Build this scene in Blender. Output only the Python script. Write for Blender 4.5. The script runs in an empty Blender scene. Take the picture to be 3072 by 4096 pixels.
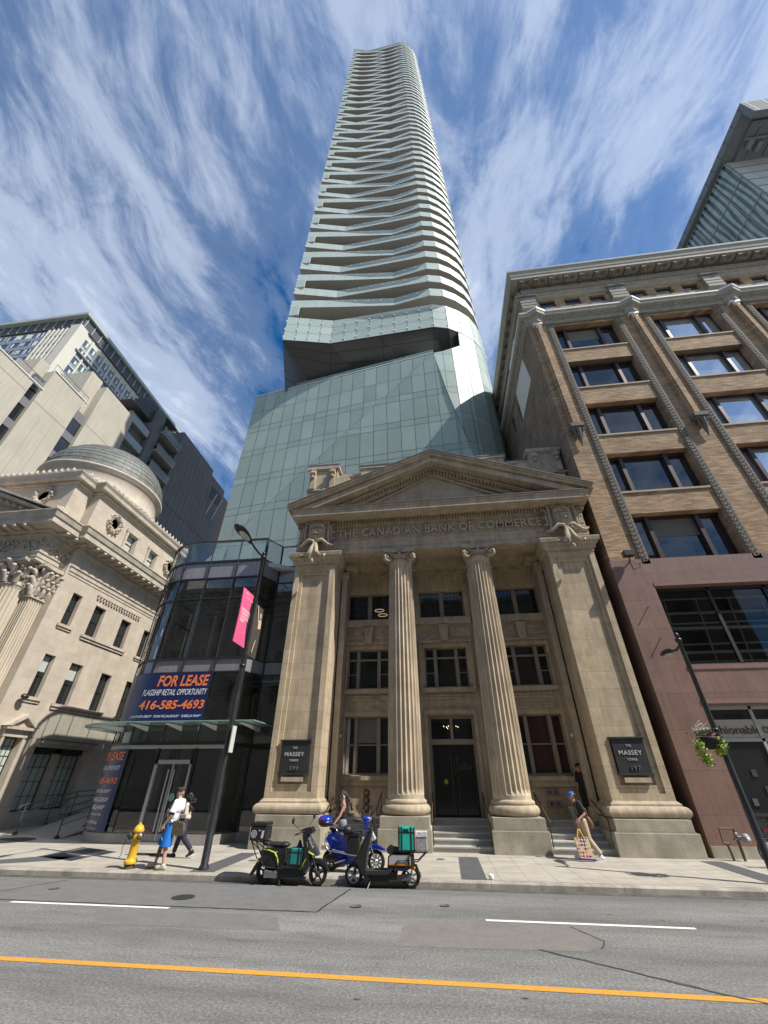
import bpy, bmesh, math, random
from math import sin, cos, pi, radians, sqrt
from mathutils import Vector, Matrix
random.seed(7)
S = bpy.context.scene
COL = S.collection

# ---------------------------------------------------------------- camera
cam = bpy.data.cameras.new("camera"); camo = bpy.data.objects.new("camera", cam); COL.objects.link(camo)
cam.sensor_fit = 'HORIZONTAL'; cam.sensor_width = 36.0; cam.lens = 36.0 * 1588.0 / 3072.0
cam.clip_start = 0.05; cam.clip_end = 3000
def cam_axes(p, y, r):
    fwd = Vector((sin(y)*cos(p), cos(y)*cos(p), sin(p))); right = Vector((cos(y), -sin(y), 0)); down = fwd.cross(right)
    return cos(r)*right - sin(r)*down, sin(r)*right + cos(r)*down, fwd
rt, dn, fw = cam_axes(radians(33.937), radians(-7.340), radians(0.121))
M = Matrix((rt, -dn, -fw)).transposed().to_4x4(); M.translation = Vector((0, 0, 2.1))
camo.matrix_world = M
S.camera = camo

# ---------------------------------------------------------------- light
SUN_EL, SUN_AZ = 50.0, -21.0          # azimuth of the sun measured from +X towards +Y
sv = Vector((cos(radians(SUN_AZ))*cos(radians(SUN_EL)), sin(radians(SUN_AZ))*cos(radians(SUN_EL)), sin(radians(SUN_EL))))
sl = bpy.data.lights.new("sun", 'SUN'); sl.energy = 5.0; sl.angle = radians(0.53); sl.color = (1.0, 0.955, 0.88)
slo = bpy.data.objects.new("sun", sl); COL.objects.link(slo)
slo.rotation_euler = sv.to_track_quat('Z', 'Y').to_euler(); slo.location = (60, -30, 120)
S.view_settings.view_transform = 'Standard'; S.view_settings.look = 'None'; S.view_settings.exposure = 0.36; S.view_settings.gamma = 1.0

W = bpy.data.worlds.new("World"); S.world = W; W.use_nodes = True
nt = W.node_tree; nt.nodes.clear()
N = lambda t, **k: _node(nt, t, **k)
def _node(nt, t, **k):
    n = nt.nodes.new(t)
    for a, b in k.items(): setattr(n, a, b)
    return n
def mth(nt, op, a, b=None, clamp=False):
    n = nt.nodes.new('ShaderNodeMath'); n.operation = op; n.use_clamp = clamp
    for i, v in enumerate((a, b)):
        if v is None: continue
        if hasattr(v, 'is_linked') or hasattr(v, 'links'): nt.links.new(v, n.inputs[i])
        else: n.inputs[i].default_value = v
    return n.outputs[0]
def ramp(nt, fac, stops, interp='LINEAR'):
    n = nt.nodes.new('ShaderNodeValToRGB'); n.color_ramp.interpolation = interp
    cr = n.color_ramp
    while len(cr.elements) < len(stops): cr.elements.new(0.5)
    for e, (p, c) in zip(cr.elements, stops):
        e.position = p; e.color = (c, c, c, 1) if isinstance(c, (int, float)) else (*c, 1)
    nt.links.new(fac, n.inputs[0]); return n.outputs[0]
def mixc(nt, fac, a, b, mode='MIX'):
    n = nt.nodes.new('ShaderNodeMix'); n.data_type = 'RGBA'; n.blend_type = mode
    for i, v in ((0, fac), (6, a), (7, b)):
        if isinstance(v, (int, float)): n.inputs[i].default_value = v
        elif isinstance(v, tuple): n.inputs[i].default_value = (*v, 1)
        else: nt.links.new(v, n.inputs[i])
    return n.outputs[2]
sky = N('ShaderNodeTexSky'); sky.sky_type = 'NISHITA'; sky.sun_disc = False
sky.sun_elevation = radians(SUN_EL); sky.sun_rotation = radians(90 - SUN_AZ)
sky.air_density = 1.0; sky.dust_density = 0.3; sky.ozone_density = 3.0
bg = N('ShaderNodeBackground'); bg.inputs[1].default_value = 0.095
# cirrus: noise on a high flat layer, stretched along the wind
tc = N('ShaderNodeTexCoord'); sp = N('ShaderNodeSeparateXYZ'); nt.links.new(tc.outputs['Generated'], sp.inputs[0])
zz = mth(nt, 'MAXIMUM', sp.outputs[2], 0.03)
px_ = mth(nt, 'DIVIDE', sp.outputs[0], zz); py_ = mth(nt, 'DIVIDE', sp.outputs[1], zz)
cb0 = N('ShaderNodeCombineXYZ'); nt.links.new(px_, cb0.inputs[0]); nt.links.new(py_, cb0.inputs[1])
wn_ = N('ShaderNodeTexNoise'); nt.links.new(cb0.outputs[0], wn_.inputs[0]); wn_.inputs['Scale'].default_value = 1.1; wn_.inputs['Detail'].default_value = 3
wv_ = N('ShaderNodeVectorMath'); wv_.operation = 'MULTIPLY_ADD'; nt.links.new(wn_.outputs['Color'], wv_.inputs[0]); wv_.inputs[1].default_value = (0.38, 0.38, 0); nt.links.new(cb0.outputs[0], wv_.inputs[2]); cb = wv_
def cloud(rot, sx, sy, scale, det, rough, dist, off):
    mp = N('ShaderNodeMapping'); nt.links.new(cb.outputs[0], mp.inputs[0])
    mp.inputs['Rotation'].default_value = (0, 0, radians(rot)); mp.inputs['Scale'].default_value = (sx, sy, 1); mp.inputs['Location'].default_value = off
    no = N('ShaderNodeTexNoise'); nt.links.new(mp.outputs[0], no.inputs[0])
    no.inputs['Scale'].default_value = scale; no.inputs['Detail'].default_value = det; no.inputs['Roughness'].default_value = rough; no.inputs['Distortion'].default_value = dist
    return no.outputs[0]
c1 = cloud(-14, 1.0, 0.50, 1.35, 9, 0.60, 0.5, (3.1, 1.2, 0))
c2 = cloud(20, 1.6, 0.60, 2.6, 9, 0.64, 0.6, (7.7, 4.2, 0))
c3 = cloud(0, 1.0, 0.8, 0.75, 5, 0.5, 0.4, (2.3, 6.1, 0))
c4 = cloud(-38, 1.3, 0.7, 6.5, 8, 0.68, 0.6, (0.3, 2.1, 0))
cc = mth(nt, 'ADD', mth(nt, 'MULTIPLY', c1, 0.48), mth(nt, 'MULTIPLY', c2, 0.36))
cc = mth(nt, 'ADD', cc, mth(nt, 'MULTIPLY', c3, 0.26)); cc = mth(nt, 'ADD', cc, mth(nt, 'MULTIPLY', c4, 0.18))
cf = ramp(nt, cc, [(0.52, 0.0), (0.60, 0.12), (0.69, 0.44), (0.81, 0.95)], 'EASE')
hz = ramp(nt, sp.outputs[2], [(0.02, 0.0), (0.22, 1.0)])
cf = mth(nt, 'MULTIPLY', cf, hz)
blue = N('ShaderNodeHueSaturation'); blue.inputs['Saturation'].default_value = 1.42; blue.inputs['Value'].default_value = 1.08
nt.links.new(sky.outputs[0], blue.inputs['Color'])
mixed = mixc(nt, cf, blue.outputs[0], (8.6, 9.3, 10.5))
nt.links.new(mixed, bg.inputs[0]); wo = N('ShaderNodeOutputWorld'); nt.links.new(bg.outputs[0], wo.inputs[0])

# ---------------------------------------------------------------- materials
MATS = {}
def P(name, col, rough=0.7, metal=0.0, spec=0.5, var=0.0, vscale=3.0, bump=0.0, bscale=40.0, stain=None, block=None, island=0.0, emit=None, coat=0.0, streak=0.0, trans=0.0, alpha=1.0, speck=0.0):
    """procedural principled material. block=(w,h,mortar_size,mortar_darkness,value_variation)"""
    if name in MATS: return MATS[name]
    m = bpy.data.materials.new(name); m.use_nodes = True; nt = m.node_tree; L = nt.links
    b = nt.nodes['Principled BSDF']; tc = nt.nodes.new('ShaderNodeTexCoord'); co = tc.outputs['Object']
    c = nt.nodes.new('ShaderNodeRGB'); c.outputs[0].default_value = (*col, 1); c = c.outputs[0]
    hgt = None
    if var:
        no = nt.nodes.new('ShaderNodeTexNoise'); L.new(co, no.inputs[0]); no.inputs['Scale'].default_value = vscale; no.inputs['Detail'].default_value = 7; no.inputs['Roughness'].default_value = 0.62
        r = ramp(nt, no.outputs[0], [(0.28, 1 - var), (0.72, 1 + var)])
        c = mixc(nt, 1.0, c, r, 'MULTIPLY')
    if speck:
        no = nt.nodes.new('ShaderNodeTexNoise'); L.new(co, no.inputs[0]); no.inputs['Scale'].default_value = 130; no.inputs['Detail'].default_value = 2
        r = ramp(nt, no.outputs[0], [(0.35, 1 - speck), (0.65, 1 + speck)])
        c = mixc(nt, 1.0, c, r, 'MULTIPLY')
    if stain:
        sc, amt, fac = stain
        no = nt.nodes.new('ShaderNodeTexNoise'); mp = nt.nodes.new('ShaderNodeMapping'); L.new(co, mp.inputs[0]); mp.inputs['Scale'].default_value = (1, 1, 0.35); mp.inputs['Location'].default_value = (5, 2, 9)
        L.new(mp.outputs[0], no.inputs[0]); no.inputs['Scale'].default_value = fac; no.inputs['Detail'].default_value = 9; no.inputs['Roughness'].default_value = 0.7
        r = ramp(nt, no.outputs[0], [(0.42, 0.0), (0.68, amt)])
        c = mixc(nt, r, c, sc)
    if streak:
        no = nt.nodes.new('ShaderNodeTexNoise'); mp = nt.nodes.new('ShaderNodeMapping'); L.new(co, mp.inputs[0]); mp.inputs['Scale'].default_value = (6, 6, 0.25)
        L.new(mp.outputs[0], no.inputs[0]); no.inputs['Scale'].default_value = 1.5; no.inputs['Detail'].default_value = 5
        r = ramp(nt, no.outputs[0], [(0.35, 1 - streak), (0.7, 1 + streak*0.6)])
        c = mixc(nt, 1.0, c, r, 'MULTIPLY')
    if block:
        w, h, ms, md, vv = block
        sx = nt.nodes.new('ShaderNodeSeparateXYZ'); L.new(co, sx.inputs[0])
        u = mth(nt, 'ADD', sx.outputs[0], sx.outputs[1]); cbn = nt.nodes.new('ShaderNodeCombineXYZ'); L.new(u, cbn.inputs[0]); L.new(sx.outputs[2], cbn.inputs[1])
        br = nt.nodes.new('ShaderNodeTexBrick'); L.new(cbn.outputs[0], br.inputs[0])
        br.inputs['Scale'].default_value = 1.0; br.inputs['Brick Width'].default_value = w; br.inputs['Row Height'].default_value = h
        br.inputs['Mortar Size'].default_value = ms; br.inputs['Mortar Smooth'].default_value = 0.2; br.inputs['Bias'].default_value = 0.0
        br.inputs['Color1'].default_value = (1 - vv,)*3 + (1,); br.inputs['Color2'].default_value = (1 + vv,)*3 + (1,); br.inputs['Mortar'].default_value = (md,)*3 + (1,)
        c = mixc(nt, 1.0, c, br.outputs[0], 'MULTIPLY'); hgt = br.outputs[1]
    if island:
        g = nt.nodes.new('ShaderNodeNewGeometry'); r = ramp(nt, g.outputs['Random Per Island'], [(0, 1 - island), (1, 1 + island)])
        c = mixc(nt, 1.0, c, r, 'MULTIPLY')
    L.new(c, b.inputs['Base Color'])
    b.inputs['Roughness'].default_value = rough; b.inputs['Metallic'].default_value = metal; b.inputs['Specular IOR Level'].default_value = spec
    b.inputs['Coat Weight'].default_value = coat; b.inputs['Transmission Weight'].default_value = trans; b.inputs['Alpha'].default_value = alpha
    if bump:
        no = nt.nodes.new('ShaderNodeTexNoise'); L.new(co, no.inputs[0]); no.inputs['Scale'].default_value = bscale; no.inputs['Detail'].default_value = 6
        hh = no.outputs[0]
        if hgt is not None: hh = mth(nt, 'SUBTRACT', hh, mth(nt, 'MULTIPLY', hgt, 1.5))
        bp = nt.nodes.new('ShaderNodeBump'); bp.inputs['Strength'].default_value = bump; bp.inputs['Distance'].default_value = 0.02; L.new(hh, bp.inputs['Height']); L.new(bp.outputs[0], b.inputs['Normal'])
    if emit:
        b.inputs['Emission Color'].default_value = (*emit[0], 1); b.inputs['Emission Strength'].default_value = emit[1]
    MATS[name] = m; return m
def GLASS(name, tint, rough=0.02, refl=1.0, wav=0.0, minr=0.0):
    """clear sheet glass: fresnel reflection over tinted see-through"""
    if name in MATS: return MATS[name]
    m = bpy.data.materials.new(name); m.use_nodes = True; nt = m.node_tree; nt.nodes.clear(); L = nt.links
    t = nt.nodes.new('ShaderNodeBsdfTransparent'); t.inputs[0].default_value = (*tint, 1)
    g = nt.nodes.new('ShaderNodeBsdfGlossy'); g.inputs['Roughness'].default_value = rough
    fr = nt.nodes.new('ShaderNodeFresnel'); fr.inputs[0].default_value = 1.55
    mx = nt.nodes.new('ShaderNodeMixShader'); L.new(mth(nt, 'ADD', mth(nt, 'MULTIPLY', fr.outputs[0], refl), minr, True), mx.inputs[0]); L.new(t.outputs[0], mx.inputs[1]); L.new(g.outputs[0], mx.inputs[2])
    if wav:
        tc = nt.nodes.new('ShaderNodeTexCoord'); no = nt.nodes.new('ShaderNodeTexNoise'); L.new(tc.outputs['Object'], no.inputs[0]); no.inputs['Scale'].default_value = 0.9; no.inputs['Detail'].default_value = 1
        bp = nt.nodes.new('ShaderNodeBump'); bp.inputs['Strength'].default_value = wav; bp.inputs['Distance'].default_value = 0.05; L.new(no.outputs[0], bp.inputs['Height']); L.new(bp.outputs[0], g.inputs['Normal'])
    o = nt.nodes.new('ShaderNodeOutputMaterial'); L.new(mx.outputs[0], o.inputs[0])
    MATS[name] = m; return m
def DGLASS(name, col=(0.012, 0.014, 0.016), rough=0.03, wav=0.15, spec=0.8):
    """dark window glass with nothing visible behind it"""
    if name in MATS: return MATS[name]
    m = P(name, col, rough, spec=spec); nt = m.node_tree; L = nt.links; b = nt.nodes['Principled BSDF']
    tc = nt.nodes.new('ShaderNodeTexCoord'); no = nt.nodes.new('ShaderNodeTexNoise'); L.new(tc.outputs['Object'], no.inputs[0]); no.inputs['Scale'].default_value = 0.7; no.inputs['Detail'].default_value = 1
    bp = nt.nodes.new('ShaderNodeBump'); bp.inputs['Strength'].default_value = wav; bp.inputs['Distance'].default_value = 0.05; L.new(no.outputs[0], bp.inputs['Height']); L.new(bp.outputs[0], b.inputs['Normal'])
    return m

# ---------------------------------------------------------------- mesh helpers
class MB:
    def __init__(s): s.v = []; s.f = []; s.m = []; s.sm = []
    def add(s, vs, fs, m=0, smooth=False):
        o = len(s.v); s.v += [tuple(p) for p in vs]
        for f in fs: s.f.append(tuple(i + o for i in f)); s.m.append(m); s.sm.append(smooth)
        return s
    def box(s, x0, y0, z0, x1, y1, z1, m=0):
        if x0 > x1: x0, x1 = x1, x0
        if y0 > y1: y0, y1 = y1, y0
        if z0 > z1: z0, z1 = z1, z0
        return s.add([(x0,y0,z0),(x1,y0,z0),(x1,y1,z0),(x0,y1,z0),(x0,y0,z1),(x1,y0,z1),(x1,y1,z1),(x0,y1,z1)],
              [(0,3,2,1),(4,5,6,7),(0,1,5,4),(1,2,6,5),(2,3,7,6),(3,0,4,7)], m)
    def quad(s, a, b, c, d, m=0): return s.add([a, b, c, d], [(0,1,2,3)], m)
    def prism(s, poly, a, b, axis='y', m=0, smooth=False):
        """poly in the two other axes (x,z for y; y,z for x; x,y for z)"""
        n = len(poly)
        def pt(p, t): return (p[0], t, p[1]) if axis == 'y' else ((t, p[0], p[1]) if axis == 'x' else (p[0], p[1], t))
        vs = [pt(p, a) for p in poly] + [pt(p, b) for p in poly]
        s.add(vs, [tuple(range(n)), tuple(range(2*n-1, n-1, -1))], m)
        s.add(vs, [(i, (i+1) % n, n+(i+1) % n, n+i) for i in range(n)], m, smooth)
        return s
    def lathe(s, cx, cy, prof, n=32, m=0, smooth=True, a0=0, a1=2*pi, cap=False, rot=0):
        full = abs(a1-a0-2*pi) < 1e-6; k = n if full else n+1; vs = []
        for r, z in prof:
            for i in range(k):
                a = a0 + (a1-a0)*i/n + rot; vs.append((cx + r*cos(a), cy + r*sin(a), z))
        fs = []
        for j in range(len(prof)-1):
            for i in range(n):
                i2 = (i+1) % k; fs.append((j*k+i, j*k+i2, (j+1)*k+i2, (j+1)*k+i))
        s.add(vs, fs, m, smooth)
        if cap and full:
            s.add(vs[:k], [tuple(range(k-1, -1, -1))], m); s.add(vs[-k:], [tuple(range(k))], m)
        return s
    def tube(s, pts, r, n=8, m=0, cap=True, smooth=True):
        pts = [Vector(p) for p in pts]; K = len(pts); rs = r if isinstance(r, (list, tuple)) else [r]*K
        vs = []; up = None
        for i, p in enumerate(pts):
            t = (pts[min(i+1, K-1)] - pts[max(i-1, 0)]).normalized()
            if up is None: up = Vector((0,0,1)) if abs(t.z) < 0.9 else Vector((1,0,0))
            a = t.cross(up)
            if a.length < 1e-4: a = t.orthogonal()
            a.normalize(); b = t.cross(a).normalized(); up = -b if False else up
            for k in range(n): vs.append(p + rs[i]*(cos(2*pi*k/n)*a + sin(2*pi*k/n)*b))
        fs = [(i*n+k, i*n+(k+1) % n, (i+1)*n+(k+1) % n, (i+1)*n+k) for i in range(K-1) for k in range(n)]
        s.add(vs, fs, m, smooth)
        if cap: s.add(vs[:n], [tuple(range(n))], m); s.add(vs[-n:], [tuple(range(n-1, -1, -1))], m)
        return s
    def ell(s, c, r, n=12, m=0, rot=None, k=8):
        vs = []; R = rot or Matrix.Identity(3); c = Vector(c)
        for j in range(k+1):
            ph = -pi/2 + pi*j/k
            for i in range(n):
                a = 2*pi*i/n; vs.append(c + R @ Vector((r[0]*cos(ph)*cos(a), r[1]*cos(ph)*sin(a), r[2]*sin(ph))))
        return s.add(vs, [(j*n+i, j*n+(i+1) % n, (j+1)*n+(i+1) % n, (j+1)*n+i) for j in range(k) for i in range(n)], m, True)
    def cap(s, a, b, ra, rb, n=10, m=0):
        """tapered capsule"""
        a, b = Vector(a), Vector(b); d = b - a; L = d.length; q = Vector((0,0,1)).rotation_difference(d.normalized() if L > 1e-6 else Vector((0,0,1))).to_matrix()
        prof = [(ra*cos(t), ra*sin(t)) for t in (-pi/2+1e-3, -pi/3, -pi/6, 0)] + [(rb*cos(t), L + rb*sin(t)) for t in (0, pi/6, pi/3, pi/2-1e-3)]
        vs = [a + q @ Vector((r*cos(2*pi*i/n), r*sin(2*pi*i/n), z)) for r, z in prof for i in range(n)]
        K = len(prof)
        s.add(vs, [(j*n+i, j*n+(i+1) % n, (j+1)*n+(i+1) % n, (j+1)*n+i) for j in range(K-1) for i in range(n)], m, True)
        s.add(vs[:n], [tuple(range(n-1, -1, -1))], m); s.add(vs[-n:], [tuple(range(n))], m)
        return s
    def sweep(s, path, prof, closed=False, side=1, m=0, ends=True):
        """sweep prof [(out,z)] along a plan polyline; out is measured to the left*side of travel"""
        n = len(path); P_ = [Vector((p[0], p[1])) for p in path]; offs = []
        for i in range(n):
            if closed or 0 < i < n-1:
                d0 = (P_[i]-P_[i-1]).normalized(); d1 = (P_[(i+1) % n]-P_[i]).normalized()
            elif i == 0: d0 = d1 = (P_[1]-P_[0]).normalized()
            else: d0 = d1 = (P_[-1]-P_[-2]).normalized()
            n0 = Vector((-d0.y, d0.x)); n1 = Vector((-d1.y, d1.x)); b = (n0+n1); b = b/max(0.3, b.length**2)*2
            offs.append(b*side)
        K = len(prof); vs = [(P_[i].x+offs[i].x*o, P_[i].y+offs[i].y*o, z) for i in range(n) for o, z in prof]
        rng = range(n if closed else n-1)
        s.add(vs, [(i*K+k, ((i+1) % n)*K+k, ((i+1) % n)*K+k+1, i*K+k+1) for i in rng for k in range(K-1)], m)
        if ends and not closed:
            s.add(vs[:K], [tuple(range(K))], m); s.add(vs[-K:], [tuple(range(K-1, -1, -1))], m)
        return s
    def wall(s, O, U, u0, u1, z0, z1, holes, depth, m=0, mr=None, n=None):
        """wall plane through O, horizontal direction U, with rectangular holes and reveals going back by depth along n"""
        O = Vector(O); U = Vector(U).normalized(); n = Vector(n) if n is not None else Vector((-U.y, U.x, 0)); mr = m if mr is None else mr
        us = sorted({u0, u1, *[h[0] for h in holes], *[h[1] for h in holes]}); zs = sorted({z0, z1, *[h[2] for h in holes], *[h[3] for h in holes]})
        pt = lambda u, z, d=0: tuple(O + U*u + n*d + Vector((0,0,z)))
        for a, b in zip(us, us[1:]):
            if b <= u0 or a >= u1: continue
            zc = None
            for c, d in zip(zs, zs[1:]):
                if d <= z0 or c >= z1: continue
                if any(h[0]-1e-6 <= a and b <= h[1]+1e-6 and h[2]-1e-6 <= c and d <= h[3]+1e-6 for h in holes): continue
                s.quad(pt(a, c), pt(b, c), pt(b, d), pt(a, d), m)
        for h in holes:
            a, b, c, d = h[:4]; D = h[4] if len(h) > 4 else depth
            s.quad(pt(a, c), pt(a, c, D), pt(a, d, D), pt(a, d), mr); s.quad(pt(b, c), pt(b, d), pt(b, d, D), pt(b, c, D), mr)
            s.quad(pt(a, d), pt(a, d, D), pt(b, d, D), pt(b, d), mr); s.quad(pt(a, c), pt(b, c), pt(b, c, D), pt(a, c, D), mr)
        return s
    def xform(s, M):
        s.v = [tuple(M @ Vector(p)) for p in s.v]; return s
    def merge(s, o, mo=0):
        k = len(s.v); s.v += o.v; s.f += [tuple(i+k for i in f) for f in o.f]; s.m += [x+mo for x in o.m]; s.sm += o.sm; return s
    def mesh(s, name, mats):
        me = bpy.data.meshes.new(name); me.from_pydata(s.v, [], s.f)
        for x in (mats if isinstance(mats, (list, tuple)) else [mats]): me.materials.append(x)
        me.polygons.foreach_set('material_index', s.m); me.polygons.foreach_set('use_smooth', s.sm); me.update(); me.validate(); return me
    def obj(s, name, mats, parent=None, bevel=0, loc=None, auto=False):
        o = bpy.data.objects.new(name, s.mesh(name, mats)); COL.objects.link(o)
        if parent is not None: o.parent = parent
        if loc is not None: o.location = loc
        if bevel:
            w = o.modifiers.new('bevel', 'BEVEL'); w.width = bevel; w.segments = 2; w.limit_method = 'ANGLE'; w.angle_limit = radians(50)
        return o
def tag(o, label=None, cat=None, group=None, kind=None):
    if label: o['label'] = label
    if cat: o['category'] = cat
    if group: o['group'] = group
    if kind: o['kind'] = kind
    return o
def thing(name, label, cat, loc=(0,0,0), rz=0, group=None):
    o = bpy.data.objects.new(name, None); COL.objects.link(o); o.location = loc; o.rotation_euler = (0, 0, rz); o.empty_display_size = 0.3
    return tag(o, label, cat, group)
def box(name, d, mats, parent=None, bevel=0): return MB().box(*d).obj(name, mats, parent, bevel)
def text_mb(body, w, h, depth=0.0, bold=0.0, shear=0.0, spacing=1.0, align='C', res=3):
    """text as mesh, fitted to a w x h box; centred (or left) on the origin in local x/y"""
    cu = bpy.data.curves.new('t', 'FONT'); cu.body = body; cu.size = 1; cu.offset = bold; cu.shear = shear; cu.space_character = spacing; cu.resolution_u = res; cu.extrude = 0.0
    cu.space_line = 1.0; cu.align_x = 'CENTER' if align == 'C' else ('LEFT' if align == 'L' else 'RIGHT')
    o = bpy.data.objects.new('t', cu); COL.objects.link(o); bpy.context.view_layer.update()
    me = bpy.data.meshes.new_from_object(o.evaluated_get(bpy.context.evaluated_depsgraph_get()))
    vs = [v.co.copy() for v in me.vertices]; fs = [tuple(p.vertices) for p in me.polygons]
    ed = {}
    for f in fs:
        for a, b in zip(f, f[1:]+f[:1]): ed[(a, b)] = ed.get((a, b), 0) + 1
    bnd = [(a, b) for (a, b) in ed if (b, a) not in ed]
    bpy.data.objects.remove(o); bpy.data.curves.remove(cu); bpy.data.meshes.remove(me)
    x0 = min(v.x for v in vs); x1 = max(v.x for v in vs); y0 = min(v.y for v in vs); y1 = max(v.y for v in vs)
    sx = w/(x1-x0) if w else h/(y1-y0); sy = h/(y1-y0)
    cx = {'C': (x0+x1)/2, 'L': x0, 'R': x1}[align]
    q = [Vector(((v.x-cx)*sx, (v.y-(y0+y1)/2)*sy, 0)) for v in vs]; mb = MB()
    if depth:
        k = len(q); q2 = [Vector((p.x, p.y, -depth)) for p in q]
        mb.add(q+q2, fs + [(b, a, a+k, b+k) for a, b in bnd])
    else: mb.add(q, fs)
    return mb
def on_wall(mb, x, y, z, facing='-y', proud=0.0):
    """place a text mesh lying in local xy onto a vertical wall"""
    if facing == '-y': R = Matrix(((1,0,0),(0,0,-1),(0,1,0)))
    elif facing == '+x': R = Matrix(((0,0,1),(1,0,0),(0,1,0)))
    elif facing == '-x': R = Matrix(((0,0,-1),(-1,0,0),(0,1,0)))
    M = R.to_4x4(); M.translation = Vector((x, y, z)); return mb.xform(M)
def spiral(mb, c, ux, uz, r0, r1, turns, rad0, rad1, n=30, start=0, m=0, k=6):
    c = Vector(c); ux = Vector(ux); uz = Vector(uz); pts = []; rs = []
    for i in range(n+1):
        t = i/n; a = start + turns*2*pi*t; r = r0*(r1/r0)**t; pts.append(c + ux*(r*cos(a)) + uz*(r*sin(a))); rs.append(rad0 + (rad1-rad0)*t)
    return mb.tube(pts, rs, k, m)
# ================================================================ SETTING
WZ = 0.13
def asphalt():
    m = bpy.data.materials.new('asphalt'); m.use_nodes = True; nt = m.node_tree; L = nt.links; b = nt.nodes['Principled BSDF']
    co = nt.nodes.new('ShaderNodeTexCoord').outputs['Object']
    def noi(sc, det=5, ro=0.6, mpv=None, loc=(0,0,0), dist=0):
        no = nt.nodes.new('ShaderNodeTexNoise'); mp = nt.nodes.new('ShaderNodeMapping'); L.new(co, mp.inputs[0]); mp.inputs['Scale'].default_value = mpv or (1,1,1); mp.inputs['Location'].default_value = loc
        L.new(mp.outputs[0], no.inputs[0]); no.inputs['Scale'].default_value = sc; no.inputs['Detail'].default_value = det; no.inputs['Roughness'].default_value = ro; no.inputs['Distortion'].default_value = dist; return no.outputs[0]
    grain = noi(26, 8, 0.85); mid = noi(2.2, 6, 0.65, (0.35, 1.5, 1)); big = noi(0.35, 4, 0.6, (0.4, 1.6, 1), (3, 1, 0)); agg = noi(150, 2, 0.5)
    c = ramp(nt, grain, [(0.36, (0.09, 0.089, 0.086)), (0.5, (0.185, 0.182, 0.174)), (0.64, (0.36, 0.352, 0.335))])
    c = mixc(nt, 1.0, c, ramp(nt, mid, [(0.28, 0.74), (0.5, 0.98), (0.75, 1.14)]), 'MULTIPLY')
    c = mixc(nt, 1.0, c, ramp(nt, big, [(0.3, 0.82), (0.7, 1.15)]), 'MULTIPLY')
    c = mixc(nt, 1.0, c, ramp(nt, agg, [(0.3, 0.75), (0.7, 1.25)]), 'MULTIPLY')
    # oil and rubber darkening in the wheel tracks is wear, it stays with the surface
    sp = nt.nodes.new('ShaderNodeSeparateXYZ'); L.new(co, sp.inputs[0])
    wob = mth(nt, 'ADD', sp.outputs[1], mth(nt, 'MULTIPLY', noi(0.5, 3, 0.5, (0.3, 1, 1)), 0.8))
    tr = mth(nt, 'ABSOLUTE', mth(nt, 'SINE', mth(nt, 'MULTIPLY', wob, 1.75)))
    c = mixc(nt, 1.0, c, ramp(nt, tr, [(0.0, 0.80), (0.5, 0.98), (1.0, 1.08)]), 'MULTIPLY')
    # small tar spots
    vo = nt.nodes.new('ShaderNodeTexVoronoi'); mp = nt.nodes.new('ShaderNodeMapping'); L.new(co, mp.inputs[0]); mp.inputs['Scale'].default_value = (1, 1.9, 1); L.new(mp.outputs[0], vo.inputs[0]); vo.inputs['Scale'].default_value = 1.15
    c = mixc(nt, ramp(nt, vo.outputs['Distance'], [(0.035, 0.85), (0.075, 0.0)]), c, (0.02, 0.02, 0.022))
    L.new(c, b.inputs['Base Color']); b.inputs['Roughness'].default_value = 0.82; b.inputs['Specular IOR Level'].default_value = 0.35
    bp = nt.nodes.new('ShaderNodeBump'); bp.inputs['Strength'].default_value = 0.8; bp.inputs['Distance'].default_value = 0.012; L.new(grain, bp.inputs['Height']); L.new(bp.outputs[0], b.inputs['Normal'])
    return m
ASPH = asphalt()
def worn(name, col, thr=0.42, sc=14):
    m = bpy.data.materials.new(name); m.use_nodes = True; nt = m.node_tree; L = nt.links; b = nt.nodes['Principled BSDF']
    co = nt.nodes.new('ShaderNodeTexCoord').outputs['Object']; no = nt.nodes.new('ShaderNodeTexNoise'); L.new(co, no.inputs[0]); no.inputs['Scale'].default_value = sc; no.inputs['Detail'].default_value = 9; no.inputs['Roughness'].default_value = 0.75
    n2 = nt.nodes.new('ShaderNodeTexNoise'); L.new(co, n2.inputs[0]); n2.inputs['Scale'].default_value = 70; n2.inputs['Detail'].default_value = 3
    f = ramp(nt, no.outputs[0], [(thr-0.12, 0.0), (thr, 1.0)])
    c = mixc(nt, 1.0, col, ramp(nt, n2.outputs[0], [(0.3, 0.75), (0.7, 1.15)]), 'MULTIPLY')
    L.new(mixc(nt, f, (0.15, 0.14, 0.13), c), b.inputs['Base Color']); b.inputs['Roughness'].default_value = 0.8
    return m
MB().quad((-900,-900,-0.02),(900,-900,-0.02),(900,900,-0.02),(-900,900,-0.02)).obj('ground', P('ground_dirt', (0.16,0.155,0.15), 0.9, var=0.2))['kind'] = 'structure'
MB().quad((-300,-1.2,0),(300,-1.2,0),(300,12.62,0),(-300,12.62,0)).obj('road', ASPH)['kind'] = 'structure'
mk = MB(); mk.quad((-300,7.31,.004),(300,7.31,.004),(300,7.45,.004),(-300,7.45,.004)); mk.obj('yellow_line', worn('road_yellow', (0.60,0.30,0.045), 0.35))['kind'] = 'structure'
mk = MB()
for x0, x1 in ((-40,-36.5),(-30.5,-27),(-18.6,-15.1),(-9.0,-5.53),(0.55,4.05),(10.1,13.6),(19.7,23.2),(29.3,32.8)):
    mk.quad((x0,10.1,.004),(x1,10.09,.004),(x1,10.19,.004),(x0,10.21,.004))
mk.obj('lane_marking', worn('road_white', (0.78,0.77,0.70), 0.27))['kind'] = 'structure'
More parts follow.
